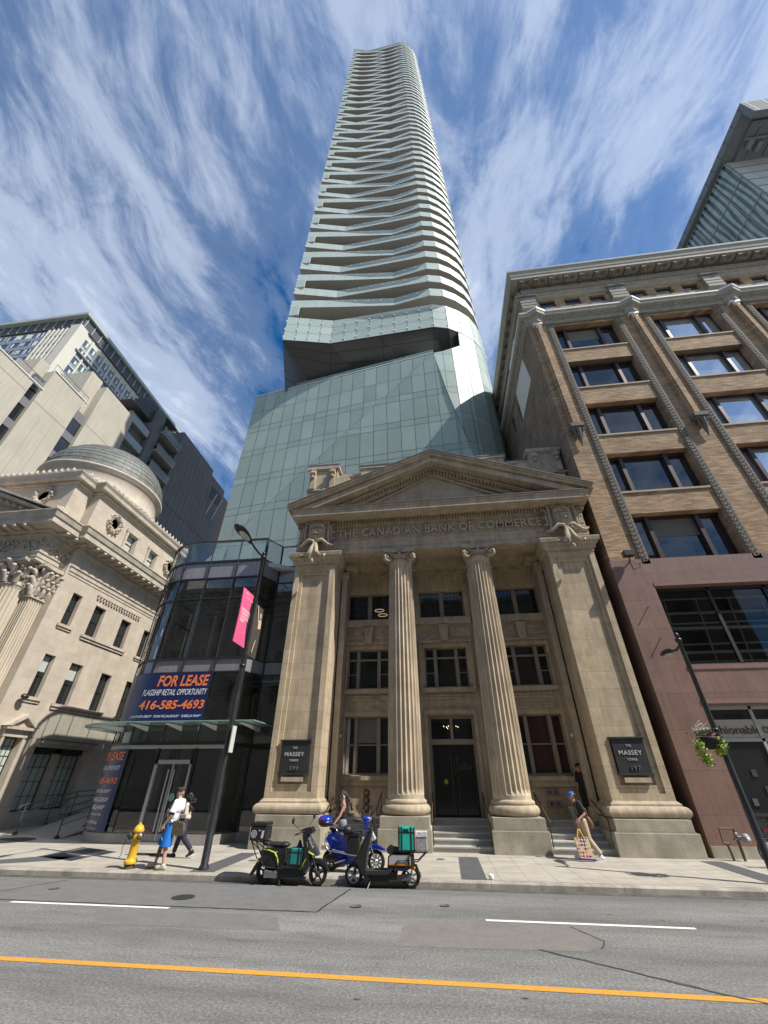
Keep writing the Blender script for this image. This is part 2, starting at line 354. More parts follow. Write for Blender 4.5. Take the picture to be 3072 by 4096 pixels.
# patches of newer asphalt and the tar seams around them
def road_patch(name, pts, col, z=0.002):
    me = MB(); me.add([(x,y,z) for x,y in pts], [tuple(range(len(pts)))])
    o = me.obj(name, P(name+'_asphalt_%d' % int(col[0]*1000), col, 0.88, var=0.14, vscale=2.5, speck=0.45, bump=0.5, bscale=60)); o['kind'] = 'structure'
road_patch('road_patch', [(-14,10.88),(-9.5,12.45),(-2.35,12.2),(-2.6,10.26),(-14,10.3)], (0.155,0.152,0.148))
road_patch('road_patch', [(-0.9,9.98),(2.0,9.98),(2.45,9.2),(1.9,8.75),(-0.9,8.62)], (0.185,0.168,0.155))
road_patch('road_patch', [(-6.9,9.95),(-3.3,10.0),(-2.9,9.1),(-6.2,9.0)], (0.165,0.158,0.152))
def wob_line(name, pts, w, mat, z=0.006):
    me = MB()
    for (x0,y0),(x1,y1) in zip(pts, pts[1:]):
        n = max(2, int(math.hypot(x1-x0, y1-y0)/0.15)); d = Vector((x1-x0, y1-y0)).normalized(); nn = Vector((-d.y, d.x)); vs = []
        for i in range(n+1):
            t = i/n; j = random.uniform(-.012,.012); ww = w*random.uniform(.5,1.3)
            cx, cy = x0+(x1-x0)*t + nn.x*j, y0+(y1-y0)*t + nn.y*j
            vs += [(cx+nn.x*ww/2, cy+nn.y*ww/2, z), (cx-nn.x*ww/2, cy-nn.y*ww/2, z)]
        me.add(vs, [(2*i, 2*i+1, 2*i+3, 2*i+2) for i in range(n)])
    me.obj(name, mat)['kind'] = 'structure'
tar = P('tar_seal', (0.045,0.045,0.046), 0.55, var=0.2)
wob_line('road_seam', [(-16,10.33),(-9,10.28),(-2.6,10.25),(-2.33,12.2)], 0.04, tar)
wob_line('road_seam', [(-14,10.2),(-12.5,10.4),(-10.1,10.9),(-9.5,12.2)], 0.03, tar)
wob_line('road_seam', [(1.95,9.95),(2.3,9.25),(2.15,8.9)], 0.018, tar)
wob_line('road_seam', [(1.2,8.75),(2.05,8.2),(3.1,7.5),(3.9,7.05),(5.2,6.4)], 0.045, P('tar_faded', (0.075,0.073,0.07), 0.7, var=0.3))
for cx, cy, r in ((-9.07,11.32,.11),(-1.93,10.75,.12),(-.18,11.04,.10)):
    me = MB(); me.lathe(cx, cy, [(r,.012),(r*.8,.014),(r*.78,.008),(0.001,.008)], 20); o = me.obj('valve_cover', P('cast_iron', (0.14,0.137,0.13), 0.6, metal=0.3, var=0.2))
    tag(o, {-9.07:'small round iron valve cover in the road left of the lane dash', -1.93:'small round iron valve cover in the road below the right scooter', -.18:'smallest round iron valve cover, right of the one below the scooters'}[cx], 'valve cover', 'iron valve covers in the road')
o = MB().lathe(-5.71, 10.97, [(.24,.008),(.22,.010),(0.001,.010)], 24).obj('oil_patch', P('black_iron', (0.03,0.03,0.03), 0.6, var=0.2)); tag(o, 'dark round oil patch in the near lane below the lamp post', 'oil patch')  # oil patch on the asphalt, modelled as a thin dark disc

# pavement
def concrete_walk():
    m = bpy.data.materials.new('pavement_concrete'); m.use_nodes = True; nt = m.node_tree; L = nt.links; b = nt.nodes['Principled BSDF']
    co = nt.nodes.new('ShaderNodeTexCoord').outputs['Object']
    def noi(sc, det=6, ro=0.65, mpv=(1,1,1)):
        no = nt.nodes.new('ShaderNodeTexNoise'); mp = nt.nodes.new('ShaderNodeMapping'); L.new(co, mp.inputs[0]); mp.inputs['Scale'].default_value = mpv
        L.new(mp.outputs[0], no.inputs[0]); no.inputs['Scale'].default_value = sc; no.inputs['Detail'].default_value = det; no.inputs['Roughness'].default_value = ro; return no.outputs[0]
    sp = nt.nodes.new('ShaderNodeSeparateXYZ'); L.new(co, sp.inputs[0])
    c = ramp(nt, noi(1.3), [(0.3, (0.36,0.325,0.27)), (0.7, (0.47,0.43,0.36))])
    c = mixc(nt, 1.0, c, ramp(nt, noi(45, 4, 0.7), [(0.3, 0.84), (0.7, 1.12)]), 'MULTIPLY')
    c = mixc(nt, 1.0, c, ramp(nt, noi(3.0, 7, 0.75, (0.25,1.6,1)), [(0.38, 0.80), (0.55, 1.0), (0.75, 1.06)]), 'MULTIPLY')
    c = mixc(nt, ramp(nt, noi(0.9, 8, 0.8), [(0.62, 0.0), (0.74, 0.35)]), c, (0.22,0.19,0.15))
    fx = mth(nt, 'ABSOLUTE', mth(nt, 'SUBTRACT', mth(nt, 'FRACT', mth(nt, 'DIVIDE', mth(nt, 'ADD', sp.outputs[0], 40 - 0.19), 0.65)), 0.5))
    j1 = ramp(nt, fx, [(0.486, 0.0), (0.494, 1.0)])
    gate = ramp(nt, sp.outputs[0], [(0.0, 0.0), (0.001, 1.0)])
    j1 = mth(nt, 'MULTIPLY', j1, gate)
    fx2 = mth(nt, 'ABSOLUTE', mth(nt, 'SUBTRACT', mth(nt, 'FRACT', mth(nt, 'DIVIDE', mth(nt, 'ADD', sp.outputs[0], 40.6), 1.95)), 0.5))
    j2 = mth(nt, 'MULTIPLY', ramp(nt, fx2, [(0.494, 0.0), (0.498, 1.0)]), mth(nt, 'SUBTRACT', 1.0, gate))
    fy = mth(nt, 'ABSOLUTE', mth(nt, 'SUBTRACT', sp.outputs[1], 12.80)); j3 = mth(nt, 'SUBTRACT', 1.0, ramp(nt, fy, [(0.008, 0.0), (0.016, 1.0)]))
    fy4 = mth(nt, 'ABSOLUTE', mth(nt, 'SUBTRACT', sp.outputs[1], 16.2)); j4 = mth(nt, 'SUBTRACT', 1.0, ramp(nt, fy4, [(0.008, 0.0), (0.016, 1.0)]))
    j = mth(nt, 'MAXIMUM', mth(nt, 'MAXIMUM', j1, j2), mth(nt, 'MAXIMUM', j3, j4))
    c = mixc(nt, mth(nt, 'MULTIPLY', j, 0.62), c, (0.09,0.08,0.07))
    L.new(c, b.inputs['Base Color']); b.inputs['Roughness'].default_value = 0.85
    bp = nt.nodes.new('ShaderNodeBump'); bp.inputs['Strength'].default_value = 0.4; bp.inputs['Distance'].default_value = 0.01; L.new(mth(nt, 'SUBTRACT', noi(60, 5), j), bp.inputs['Height']); L.new(bp.outputs[0], b.inputs['Normal'])
    return m
PAVE = concrete_walk()
MB().quad((-300,12.80,WZ),(300,12.80,WZ),(300,60,WZ),(-300,60,WZ)).obj('pavement', PAVE)['kind'] = 'structure'
kb = MB(); x = -60.0
while x < 60:
    L_ = 2.9; z1 = WZ-0.002
    kb.prism([(12.60,-.01),(12.60,z1-.03),(12.63,z1),(12.80,z1),(12.80,-.01)], x+.004, x+L_-.004, 'x'); x += L_
kb.obj('kerb', P('kerb_concrete', (0.40,0.365,0.31), 0.9, var=0.22, vscale=3, bump=0.5, bscale=30, stain=((0.14,0.12,0.10),0.7,1.6), island=0.06))['kind'] = 'structure'
gt = MB(); gt.quad((-300,12.36,.003),(300,12.36,.003),(300,12.60,.003),(-300,12.60,.003)); gt.obj('gutter', P('gutter_grime', (0.085,0.078,0.07), 0.9, var=0.45, vscale=2.2, speck=0.2))['kind'] = 'structure'
band_m = P('charcoal_paving', (0.085,0.085,0.088), 0.8, var=0.18, vscale=4, speck=0.12)
for pts in ([(.22,12.82),(.82,12.82),(.82,16.12),(.24,16.12)], [(7.2,12.82),(7.8,12.82),(7.8,16.35),(7.2,16.35)], [(-6.66,12.82),(-6.0,12.82),(-6.05,16.0),(-6.65,16.0)],
            [(-13.6,13.1),(-12.9,12.82),(-11.3,13.9),(-11.3,14.5),(-12.4,14.4)], [(-12.45,14.4),(-11.3,13.95),(-11.35,15.95),(-12.6,16.4)]):
    MB().add([(x,y,WZ+.004) for x,y in pts], [tuple(range(len(pts)))]).obj('paving_band', band_m)['kind'] = 'structure'
o = MB().lathe(-16.8, 17.6, [(.95,WZ+.005),(.9,WZ+.008),(0.001,WZ+.008)], 32).obj('access_cover', P('black_iron', (0.03,0.03,0.03))); tag(o, 'large dark round access cover in the pavement by the ramp railing', 'access cover')
g = MB()
for i in range(14): g.box(-10.0+i*.085, 15.05, WZ+.002, -9.96+i*.085, 15.4, WZ+.012)
g.box(-10.03,15.03,WZ,-8.78,15.06,WZ+.014); g.box(-10.03,15.39,WZ,-8.78,15.42,WZ+.014)
tag(g.obj('drain_grate', P('black_iron', (0.03,0.03,0.03))), 'dark slotted grate in the pavement behind the hydrant', 'grate')
for x, y in ((-6.6+.9,14.6),(-5.1,13.9),(1.3-1.6,15.6)):
    o = MB().lathe(x, y, [(.13,WZ+.004),(.12,WZ+.007),(0.001,WZ+.007)], 18).obj('service_cover', P('cast_iron', (0.14,0.137,0.13)))
    tag(o, {14.6:'small round service cover beside the charcoal paving band by the lamp post',13.9:'small round service cover in the pavement nearest the black scooter',15.6:'small round service cover left of the charcoal band before the middle steps'}[y], 'service cover', 'service covers in the pavement')
lit = MB(); random.seed(3)
for i in range(7): lit.ell((.93+random.uniform(-.04,.04),12.9+random.uniform(-.04,.04),WZ+.03+random.uniform(0,.05)), (.045,.035,.03), 6, rot=Matrix.Rotation(random.random()*3,3,'X'), k=4)
tag(lit.obj('crumpled_paper', P('white_paper', (0.75,0.75,0.74), 0.8)), 'crumpled white paper cup lying on the kerb edge', 'litter')
# ================================================================ THE STONE BANK
BST = P('bank_sandstone', (0.49,0.392,0.265), 0.85, var=0.15, vscale=2.2, speck=0.12, bump=0.5, bscale=45, stain=((0.27,0.20,0.12),0.6,1.6), block=(2.3,0.62,0.007,0.62,0.08), streak=0.12)
BSM = P('bank_carved_stone', (0.455,0.37,0.262), 0.85, var=0.16, vscale=3.2, speck=0.12, bump=0.5, bscale=45, stain=((0.22,0.175,0.12),0.6,2.4), streak=0.12)
BSG = P('bank_grey_base_stone', (0.36,0.325,0.25), 0.9, var=0.25, vscale=1.8, speck=0.14, bump=0.4, bscale=25, stain=((0.17,0.155,0.12),0.7,0.9))
LEAD = P('lead_flashing', (0.13,0.12,0.12), 0.6, var=0.2)
BWIN = DGLASS('bank_window_glass', (0.012,0.013,0.013), 0.04, spec=0.5); BFR = P('bank_window_frame', (0.24,0.20,0.15), 0.6, var=0.1)
bank = thing('stone_bank', 'old tan sandstone bank with fluted columns, pediment and carved lettering below the glass tower', 'building', (0.42, 16.7, 0))
CX = 0.42
def bobj(mb, name, mats, parent=bank, bevel=0):
    T = Matrix.Translation(Vector((-0.42, -16.7, 0))); 
    return mb.xform(T).obj(name, mats, parent, bevel) if parent is bank else mb.xform(T).obj(name, mats, parent, bevel)
BP = bank
def sub(mb, name, mats, parent, bevel=0):     # sub-part: the parent part has its origin at the bank's base point
    return bobj(mb, name, mats, parent, bevel)
# --- body
mb = MB()
mb.box(-6.55,18.35,.1,-4.5,23.4,17.3); mb.box(5.35,18.35,.1,7.42,23.4,17.3); mb.box(-4.5,19.65,.1,5.35,23.4,17.3)
holes = []
bays = {'L':(-3.2,), 'M':(0.42,), 'R':(4.0,)}
for k, (c,) in bays.items():
    holes.append((c-1.1,c+1.1,8.66,10.05)); holes.append((c-.98,c+.98,5.5,7.25))
    holes.append((c-.98,c+.98,2.24,4.38) if k != 'M' else (c-.98,c+.98,.9,4.40))
mb.wall((0,19.2,0),(1,0,0),-4.6,5.45,.85,11.6,holes,.28)
bobj(mb, 'wall', BST)
mb = MB()
for c in (-1.42, 2.27):   # antae on the back wall
    mb.box(c-.36,19.02,1.3,c+.36,19.2,10.6); mb.sweep([(c-.36,19.19),(c-.36,19.02),(c+.36,19.02),(c+.36,19.19)],[(0,10.3),(.05,10.35),(.05,10.5),(.16,10.75),(.16,10.95),(0,10.95)],side=-1)
    mb.box(c-.42,18.96,.9,c+.42,19.2,1.3)
for c in (-4.4, 5.25):
    mb.box(c-.16,18.35,1.3,c+.16,19.2,10.6); mb.box(c-.24,18.3,10.5,c+.24,19.2,10.95); mb.box(c-.22,18.3,.9,c+.22,19.2,1.3)
for k, (c,) in bays.items():
    mb.box(c-1.32,19.03,8.32,c+1.32,19.2,8.64)                     # ledge under upper windows
    mb.box(c-1.2,19.10,7.45,c+1.2,19.2,7.56)
    for s_ in (-1,1): mb.box(c+s_*1.17-.05,19.08,5.4,c+s_*1.17+.05,19.2,7.45)
    mb.prism([(c-.17,7.5),(c+.17,7.5),(c+.24,8.27),(c-.24,8.27)],19.0,19.2,'y')
    mb.sweep([(c-1.1,19.2),(c-1.1,19.1),(c+1.1,19.1),(c+1.1,19.2)],[(0,5.28),(.06,5.3),(.06,5.46),(0,5.48)],side=-1)
    for d0 in (0,.08): mb.wall((0,19.15,0),(1,0,0),c-.98+d0,c+.98-d0,4.62+d0,5.2-d0,[(c-.88+d0,c+.88-d0,4.72+d0,5.1-d0)],.05)
    if k != 'M': mb.box(c-1.25,19.02,2.06,c+1.25,19.2,2.2); mb.box(c-1.15,19.08,1.88,c+1.15,19.2,2.06); mb.box(c-1.25,19.12,.9,c+1.25,19.2,1.0)
    if k == 'M': mb.box(c-1.12,19.12,.9,c-.98,19.2,4.55); mb.box(c+.98,19.12,.9,c+1.12,19.2,4.55); mb.box(c-1.12,19.1,4.42,c+1.12,19.2,4.6)
bobj(mb, 'wall_trim', BSM)
random.seed(11)   # carved garland panels
for k, (c,) in bays.items():
    for s_ in (-1,1):
        mb = MB()
        for i in range(26):
            u = .3 + .85*i/25; z = 7.92 + .05*sin(i*1.9); mb.ell((c+s_*u, 19.17, z+random.uniform(-.07,.07)), (.06,.045,.045), 6, rot=Matrix.Rotation(i,3,'Y'), k=4)
        mb.box(c+s_*.28,19.165,7.72,c+s_*1.2,19.2,8.12); bobj(mb, 'carved_garland', BSM)
# ceiling of the porch
mb = MB(); mb.box(-4.5,18.2,11.15,5.35,19.3,11.4)
for x in (-4.0,-1.42,2.27,4.9): mb.box(x-.3,18.1,11.0,x+.3,19.2,11.2)
mb.box(-4.5,19.0,10.95,5.35,19.2,11.2); bobj(mb, 'ceiling', BSM)
# windows
def bank_window(c, z0, z1, kind, curtain=None):
    fr = MB(); w = 1.1 if kind == 'U' else .98; y = 19.38
    fr.box(c-w,y,z0,c-w+.06,y+.08,z1); fr.box(c+w-.06,y,z0,c+w,y+.08,z1); fr.box(c-w,y,z1-.06,c+w,y+.08,z1); fr.box(c-w,y,z0,c+w,y+.08,z0+.07)
    if kind == 'U': fr.box(c-.1,y-.05,z0,c+.1,y+.08,z1)
    else:
        for s_ in (-1,1): fr.box(c+s_*.5-.07,y-.06,z0,c+s_*.5+.07,y+.08,z1)
        if kind == 'C': fr.box(c-w,y-.02,z1-.50,c+w,y+.08,z1-.42); fr.box(c-w,y+.03,z0+.62,c-.5,y+.07,z0+.66); fr.box(c+.5,y+.03,z0+.62,c+w,y+.07,z0+.66)
        else: fr.box(c-w,y+.01,(z0+z1)/2-.03,c+w,y+.08,(z0+z1)/2+.02)
        for s_ in (-1,1): fr.box(c+s_*.43-.03,y+.02,z0+.06,c+s_*.43+.03,y+.075,z1-.06)
    o = bobj(fr, 'window', BFR)
    gl = MB().quad((c-w,y+.05,z0),(c+w,y+.05,z0),(c+w,y+.05,z1),(c-w,y+.05,z1)); sub(gl, 'pane', BWIN, o)
    if kind == 'U':
        b_ = MB()
        for s_ in (-1,1):
            for i in range(1,5): b_.box(c+s_*(.1+.18*i)-.008,y+.04,z0+.06,c+s_*(.1+.18*i)+.008,y+.055,z1-.06)
            for j in range(1,5): b_.box(c+s_*.1,y+.038,z0+j*.27-.008,c+s_*1.04,y+.057,z0+j*.27+.008)
        sub(b_, 'glazing_bars', P('black_bars', (0.02,0.018,0.015), 0.6), o)
    if curtain:
        cu = MB(); n = 40
        for (a, b2, zb, zt) in curtain:
            cu.add([(c+a+(b2-a)*i/n, y+.045-.006*(i % 2), z) for i in range(n+1) for z in (zb, zt)], [(2*i,2*i+2,2*i+3,2*i+1) for i in range(n)])
        cm = P('red_curtain', (0.05,0.015,0.015), 0.8, streak=0.4) if c > 3 else P('grey_blind', (0.15,0.15,0.14), 0.8, var=0.15)
        sub(cu, 'curtain', cm, o)
    return o
for k, (c,) in bays.items():
    bank_window(c, 8.66, 10.05, 'U'); bank_window(c, 5.5, 7.25, 'C')
    if k == 'L': w1 = bank_window(c, 2.24, 4.38, 'S', [(-.42,.42,3.38,4.3)]); 
    if k == 'R': w1 = bank_window(c, 2.24, 4.38, 'S', [(-.42,.42,3.35,4.3),(-.42,.42,2.4,3.3),(.55,.92,2.35,4.3)])
pale = MB().box(-4.1,19.40,2.3,-3.97,19.42,4.3); bobj(pale, 'column_inside', P('pale_interior', (0.45,0.42,0.36), 0.7))
# lit ring lamps seen in the upper left window, bulbs in the transom
ring_m = P('ring_light', (0.8,0.6,0.4), 0.5, emit=((1.0,0.72,0.42), 0.6))
for cx, cz in ((-2.72,9.22),(-2.55,8.98)):
    rg = MB(); rg.tube([(cx+.23*cos(a),19.385+.01*sin(a),cz+.075*sin(a)) for a in [2*pi*i/28 for i in range(29)]], .009, 6); bobj(rg, 'ring_lamp', ring_m)
bl = MB()
for x, z in ((.10,3.98),(.22,3.95),(.30,3.99),(.62,3.98),(.70,3.95),(.26,3.90)): bl.ell((x,19.39,z),(.014,.010,.024),8,k=6)
BULB_DONE = bobj(bl, 'chandelier', P('bulb', (1,.8,.6), 0.5, emit=((1.0,0.75,0.5), 2.0)))
# entrance
mb = MB(); c = .42
for x0,x1,z0,z1 in ((-.98,-.86,.9,4.4),(.86,.98,.9,4.4),(-.86,.86,3.30,3.50),(-.86,.86,4.26,4.4),(-.06,.06,3.5,4.26)): mb.box(c+x0,19.36,z0,c+x1,19.48,z1)
dr = bobj(mb, 'entrance_frame', BFR)
sub(MB().quad((c-.86,19.42,3.5),(c+.86,19.42,3.5),(c+.86,19.42,4.26),(c-.86,19.42,4.26)), 'transom_pane', BWIN, dr)
for s_ in (-1,1):
    d = MB(); d.box(c+s_*.02,19.44,.92,c+s_*.86,19.48,3.30); o = bobj(d, 'door', P('black_door', (0.008,0.008,0.009), 0.12, spec=0.6))
    h_ = MB(); h_.tube([(c+s_*.12,19.38,1.3),(c+s_*.12,19.38,2.9)],.009,8); h_.tube([(c+s_*.12,19.38,1.35),(c+s_*.12,19.45,1.35)],.012,6); h_.tube([(c+s_*.12,19.38,2.85),(c+s_*.12,19.45,2.85)],.012,6)
    sub(h_, 'handle', P('brass_dull', (0.20,0.14,0.07), 0.45, metal=0.8, var=0.2), o)
    f_ = MB(); f_.box(c+s_*.80,19.425,.95,c+s_*.84,19.44,3.25); sub(f_, 'door_stile', P('black_bars', (0,0,0)), o)
stk = MB().lathe(0,0,[(.085,0),(0.001,.0)],16).xform(Matrix.Translation((c-.38,19.435,2.02)) @ Matrix.Rotation(pi/2,4,'X')); bobj(stk, 'round_sticker', P('lime_sticker', (0.30,0.32,0.02), 0.5))
for i in range(3):
    t = text_mb(('THE','MASSEY TOWER','CONDOMINIUMS')[i], (.12,.62,.5)[i], .045); on_wall(t, c+.42, 19.436, 2.62-.09*i); bobj(t, 'door_lettering', P('grey_etching', (0.12,0.12,0.12), 0.5))
# steps
mb = MB()
for i in range(5):
    z0 = .05; z1 = (.28,.43,.58,.73,.90)[i]; y0 = 16.92+.38*i
    mb.box(-4.45,y0,z0,5.3,19.5 if i == 4 else y0+.6,z1-.035); mb.box(-4.45,y0-.03,z1-.035,5.3,19.5 if i == 4 else y0+.6,z1)
bobj(mb, 'steps', P('step_stone', (0.37,0.36,0.33), 0.8, var=0.16, speck=0.15, vscale=2, island=0.06))
# plinths
def plinth(x0, x1, y1, dx=.06):
    mb = MB(); mb.box(x0-dx,16.66,.05,x1+dx,y1,.72); mb.prism([(x0-dx,.72),(x1+dx,.72),(x1,.76),(x0,.76)],16.70,y1,'y'); mb.box(x0,16.70,.755,x1,y1,1.06); return bobj(mb, 'plinth', BSG, bevel=.012)
plinth(-2.28,-.61,18.45); plinth(1.45,3.12,18.45); plinth(-6.66,-4.37,18.4,.1); plinth(5.22,7.52,18.4,.1)
# pilasters
def torus_prof(z0, h, out): return [(out-.04+.0,z0)] + [(out-.04+h/2*sin(t), z0+h/2-h/2*cos(t)) for t in [pi*i/10 for i in range(11)]] + [(out-.04,z0+h)]
def scroll_pair(mb, cx, y, z, r, s_=1, th=.05):
    for sg in (-1,1): spiral(mb, (cx+sg*r*1.1,y,z), (sg,0,0), (0,0,1), r, r*.22, 1.5, th, th*.45, 26, start=pi/2*s_)
def pilaster(x0, x1, no, lab, inner):
    mb = MB(); p = [(x0,18.3),(x0,17.05),(x1,17.05),(x1,18.3)]
    mb.wall((0,17.05,0),(1,0,0),x0,x1,1.5,10.8,[(x0+.24,x1-.24,1.72,10.5)],.07)
    mb.wall((0,17.12,0),(1,0,0),x0+.24,x1-.24,1.72,10.5,[(x0+.42,x1-.42,1.95,10.33)],.07)
    mb.quad((x0+.42,17.19,1.95),(x1-.42,17.19,1.95),(x1-.42,17.19,10.33),(x0+.42,17.19,10.33))
    for x in (x0,x1): mb.quad((x,17.05,1.5),(x,18.35,1.5),(x,18.35,10.8),(x,17.05,10.8))
    po = bobj(mb, 'pilaster', BST)
    b_ = MB(); b_.sweep(p, [(.0,1.0)]+torus_prof(1.06,.33,.13)+[(.10,1.39),(.10,1.44),(.06,1.47),(.03,1.5),(0,1.52)], side=-1); sub(b_, 'pilaster_base', BSM, po)
    k_ = MB(); k_.sweep(p, [(0,10.72),(.03,10.74),(.03,10.80),(.0,10.84),(.06,10.9),(.14,11.0),(.24,11.12),(.24,11.17),(.30,11.19),(.33,11.34),(.33,11.4),(0,11.4)], side=-1)
    for i in range(11):   # egg and dart
        x = x0-.02+(x1-x0+.04)*(i+.5)/11; k_.ell((x,16.93,11.03),(.065,.07,.10),8,k=6)
    for i in range(6):
        for xs, s_ in ((x0,-1),(x1,1)): k_.ell((xs+s_*.12,17.12+i*.2,11.03),(.07,.065,.10),8,k=6)
    sub(k_, 'pilaster_capital', BSM, po)
    pl = MB(); cx = (x0+x1)/2; pl.box(cx-.53,17.03,2.28,cx+.53,17.19,3.30); pl.box(cx-.60,16.98,3.30,cx+.60,17.19,3.36); pl.box(cx-.58,17.0,2.22,cx+.58,17.19,2.28)
    po2 = bobj(pl, 'plaque', P('bronze_plaque', (0.045,0.046,0.048), 0.45, metal=0.4, var=0.15), bevel=.006)
    sh = MB().box(cx-.42,17.02,2.02,cx+.42,17.19,2.16); sub(sh, 'plaque_bracket', BSM, po)
    for s, w, h_, z, bo in (('THE',.18,.075,3.09,.004),('MASSEY',.76,.135,2.88,.018),('TOWER',.34,.075,2.68,.006)): q = text_mb(s,w,h_,.012,bo,spacing=1.15); on_wall(q,cx+.0,17.012,z); sub(q, 'lettering', P('plaque_silver', (0.55,0.55,0.53), 0.4, metal=0.3), po2)
    q = text_mb(no,.30,.14,.04,.01,spacing=1.25); on_wall(q,cx+.04,16.99,2.43); sub(q, 'number', P('plaque_number', (0.22,0.21,0.19), 0.4, metal=0.5), po2)
pilaster(-6.58,-4.6,'199','',1); pilaster(5.44,7.42,'197','',-1)
# columns
def column(cx, cy=17.6):
    b_ = MB(); b_.lathe(cx,cy,[(.0,1.06)]+[(.70+.16*sin(t),1.06+.16-.16*cos(t)) for t in [pi*i/12 for i in range(13)]]+[(.72,1.38),(.74,1.40),(.74,1.47),(.70,1.5),(.66,1.53),(.3,1.53)],48)
    bo = bobj(b_, 'column_base', BSM)
    sh = MB(); n = 24*8; prof = []
    H0, H1 = 1.53, 10.86
    for j, t in enumerate([0,.012,.02,.03,.25,.5,.75,.965,.975,.985,1]):
        r = .655 - .115*t**1.6; fl = 0 if t in (0,.012,1,.985) else (.5 if t in (.02,.975) else 1); prof.append((r, H0+(H1-H0)*t, fl))
    vs = []
    for r, z, fl in prof:
        for i in range(n):
            a = 2*pi*i/n; u = (i % 8)/8; d = 0 if (i % 8) in (0,) else sin(pi*(u-.0)*8/8)**.7; vs.append((cx+(r-.078*d*fl)*cos(a+.13), cy+(r-.078*d*fl)*sin(a+.13), z))
    sh.add(vs, [(j*n+i, j*n+(i+1) % n, (j+1)*n+(i+1) % n, (j+1)*n+i) for j in range(len(prof)-1) for i in range(n)])
    so = bobj(sh, 'column_shaft', P('column_stone', (0.51,0.42,0.295), 0.85, var=0.2, vscale=1.5, speck=0.08, stain=((0.24,0.19,0.13),0.6,1.0), streak=0.12))
    k = MB(); k.lathe(cx,cy,[(.54,10.82),(.58,10.84),(.58,10.88),(.54,10.9),(.56,10.95),(.64,11.05),(.66,11.12),(.5,11.16)],40)
    for i in range(24): a = 2*pi*i/24; k.ell((cx+.63*cos(a),cy+.63*sin(a),11.03),(.05,.05,.075),6,k=4)
    for sx in (-1,1):
        for sy in (-1,1):
            c0 = Vector((cx+sx*.60,cy+sy*.62,10.96)); ux = Vector((sx*.85,sy*.53,0)).normalized()
            for off in (-.045,.045):
                nn = Vector((-ux.y,ux.x,0))*off; spiral(k, c0+nn, ux, (0,0,1), .29, .05, 1.75, .06, .025, 36, start=pi*.55)
            q = ux.to_track_quat('X','Z').to_matrix(); k.ell(c0,(.20,.06,.20),12,rot=q,k=8); k.ell(c0,(.07,.13,.07),8,rot=q,k=6)
    ab = []
    for sx, sy in ((1,-1),(1,1),(-1,1),(-1,-1)):
        pass
    cor = [(-.76,-.76),(.76,-.76),(.76,.76),(-.76,.76)]
    for i in range(4):
        a, b2 = Vector(cor[i]), Vector(cor[(i+1) % 4])
        for t in [j/8 for j in range(8)]:
            p = a.lerp(b2, t); mid = (a+b2)/2; p -= mid.normalized()*.17*sin(pi*min(1,max(0,(t-.06)/.88))); ab.append((cx+p.x,cy+p.y))
    k.prism(ab,11.22,11.40,'z')
    for sy in (-1,1):
        k.ell((cx,cy+sy*.62,11.32),(.07,.07,.10),8,k=6); k.ell((cx,cy+sy*.64,11.16),(.06,.05,.08),8,k=6)
        for i in range(9): t = (i-4)/4; k.ell((cx+t*.33,cy+sy*.63,11.02+.10*t*t),(.055,.05,.045),6,k=4)
    sub(k, 'column_capital', BSM, so)
column(-1.44); column(2.29)
# entablature
mb = MB(); ex0, ex1 = -6.62, 7.46; path = [(ex0,23.4),(ex0,17.08),(ex1,17.08),(ex1,23.4)]
mb.sweep(path,[(0,11.4),(0,11.62),(.03,11.62),(.03,11.86),(.10,11.92),(.10,12.0),(0,12.02),(0,12.90),(.05,12.94),(.05,12.96)],side=-1)
mb.quad((-4.5,17.08,11.4),(5.4,17.08,11.4),(5.4,18.2,11.4),(-4.5,18.2,11.4)); mb.quad((-4.5,18.2,11.4),(5.4,18.2,11.4),(5.4,18.2,12),(-4.5,18.2,12))
path2 = [(ex0+.66,23.4),(ex0+.66,17.08),(ex1-.66,17.08),(ex1-.66,23.4)]
mb.sweep(path2,[(.05,12.96),(.05,13.18),(.2,13.18),(.78,13.16),(.78,13.2),(.84,13.22),(.84,13.50),(.90,13.52),(.90,13.60),(.3,13.62)],side=-1)
ent = bobj(mb, 'entablature', BSM)
mb = MB(); x = ex0-.05
while x < ex1: mb.box(x,16.88,12.97,x+.085,17.05,13.17); x += .145
y = 16.95
while y < 19: mb.box(ex0-.1,y,12.97,ex0,y+.085,13.17); mb.box(ex1,y,12.97,ex1+.1,y+.085,13.17); y += .145
sub(mb, 'dentils', BSM, ent)
t = text_mb('THE CANADIAN BANK OF COMMERCE', 10.05, .43, .12, .004, spacing=1.08); on_wall(t, .455, 16.97, 12.46); sub(t, 'lettering', P('carved_letter', (0.50,0.40,0.27), 0.85, var=0.1), ent)
# pediment
mb = MB(); ax, az = CX+.03, 16.86; hx = 7.53; z0 = 13.88
def rake(dz_top, th, y0, y1, hw=hx, mbx=None):
    q = mbx or mb
    for s_ in (-1,1):
        poly = [(ax+s_*hw*(1), z0-dz_top+ (hx-hw)*0), (ax, az-dz_top), (ax, az-dz_top-th), (ax+s_*hw, z0-dz_top-th)]
        if s_ > 0: poly = poly[::-1]
        q.prism(poly, y0, y1, 'y')
rake(0,.10,16.08,18.4); rake(.10,.16,16.16,18.4); rake(.26,.34,16.30,18.4,7.3); rake(.60,.10,16.75,18.4,6.9); rake(.70,.24,16.98,18.4,6.6); rake(.94,.12,17.02,18.4,5.9)
mb.prism([(ax-6.2,13.6),(ax+6.2,13.6),(ax,az-.95)],17.14,18.4,'y')
mb.box(ex0-.1,16.4,13.60,ex1+.1,18.4,13.63)
ped = bobj(mb, 'pediment', BST)
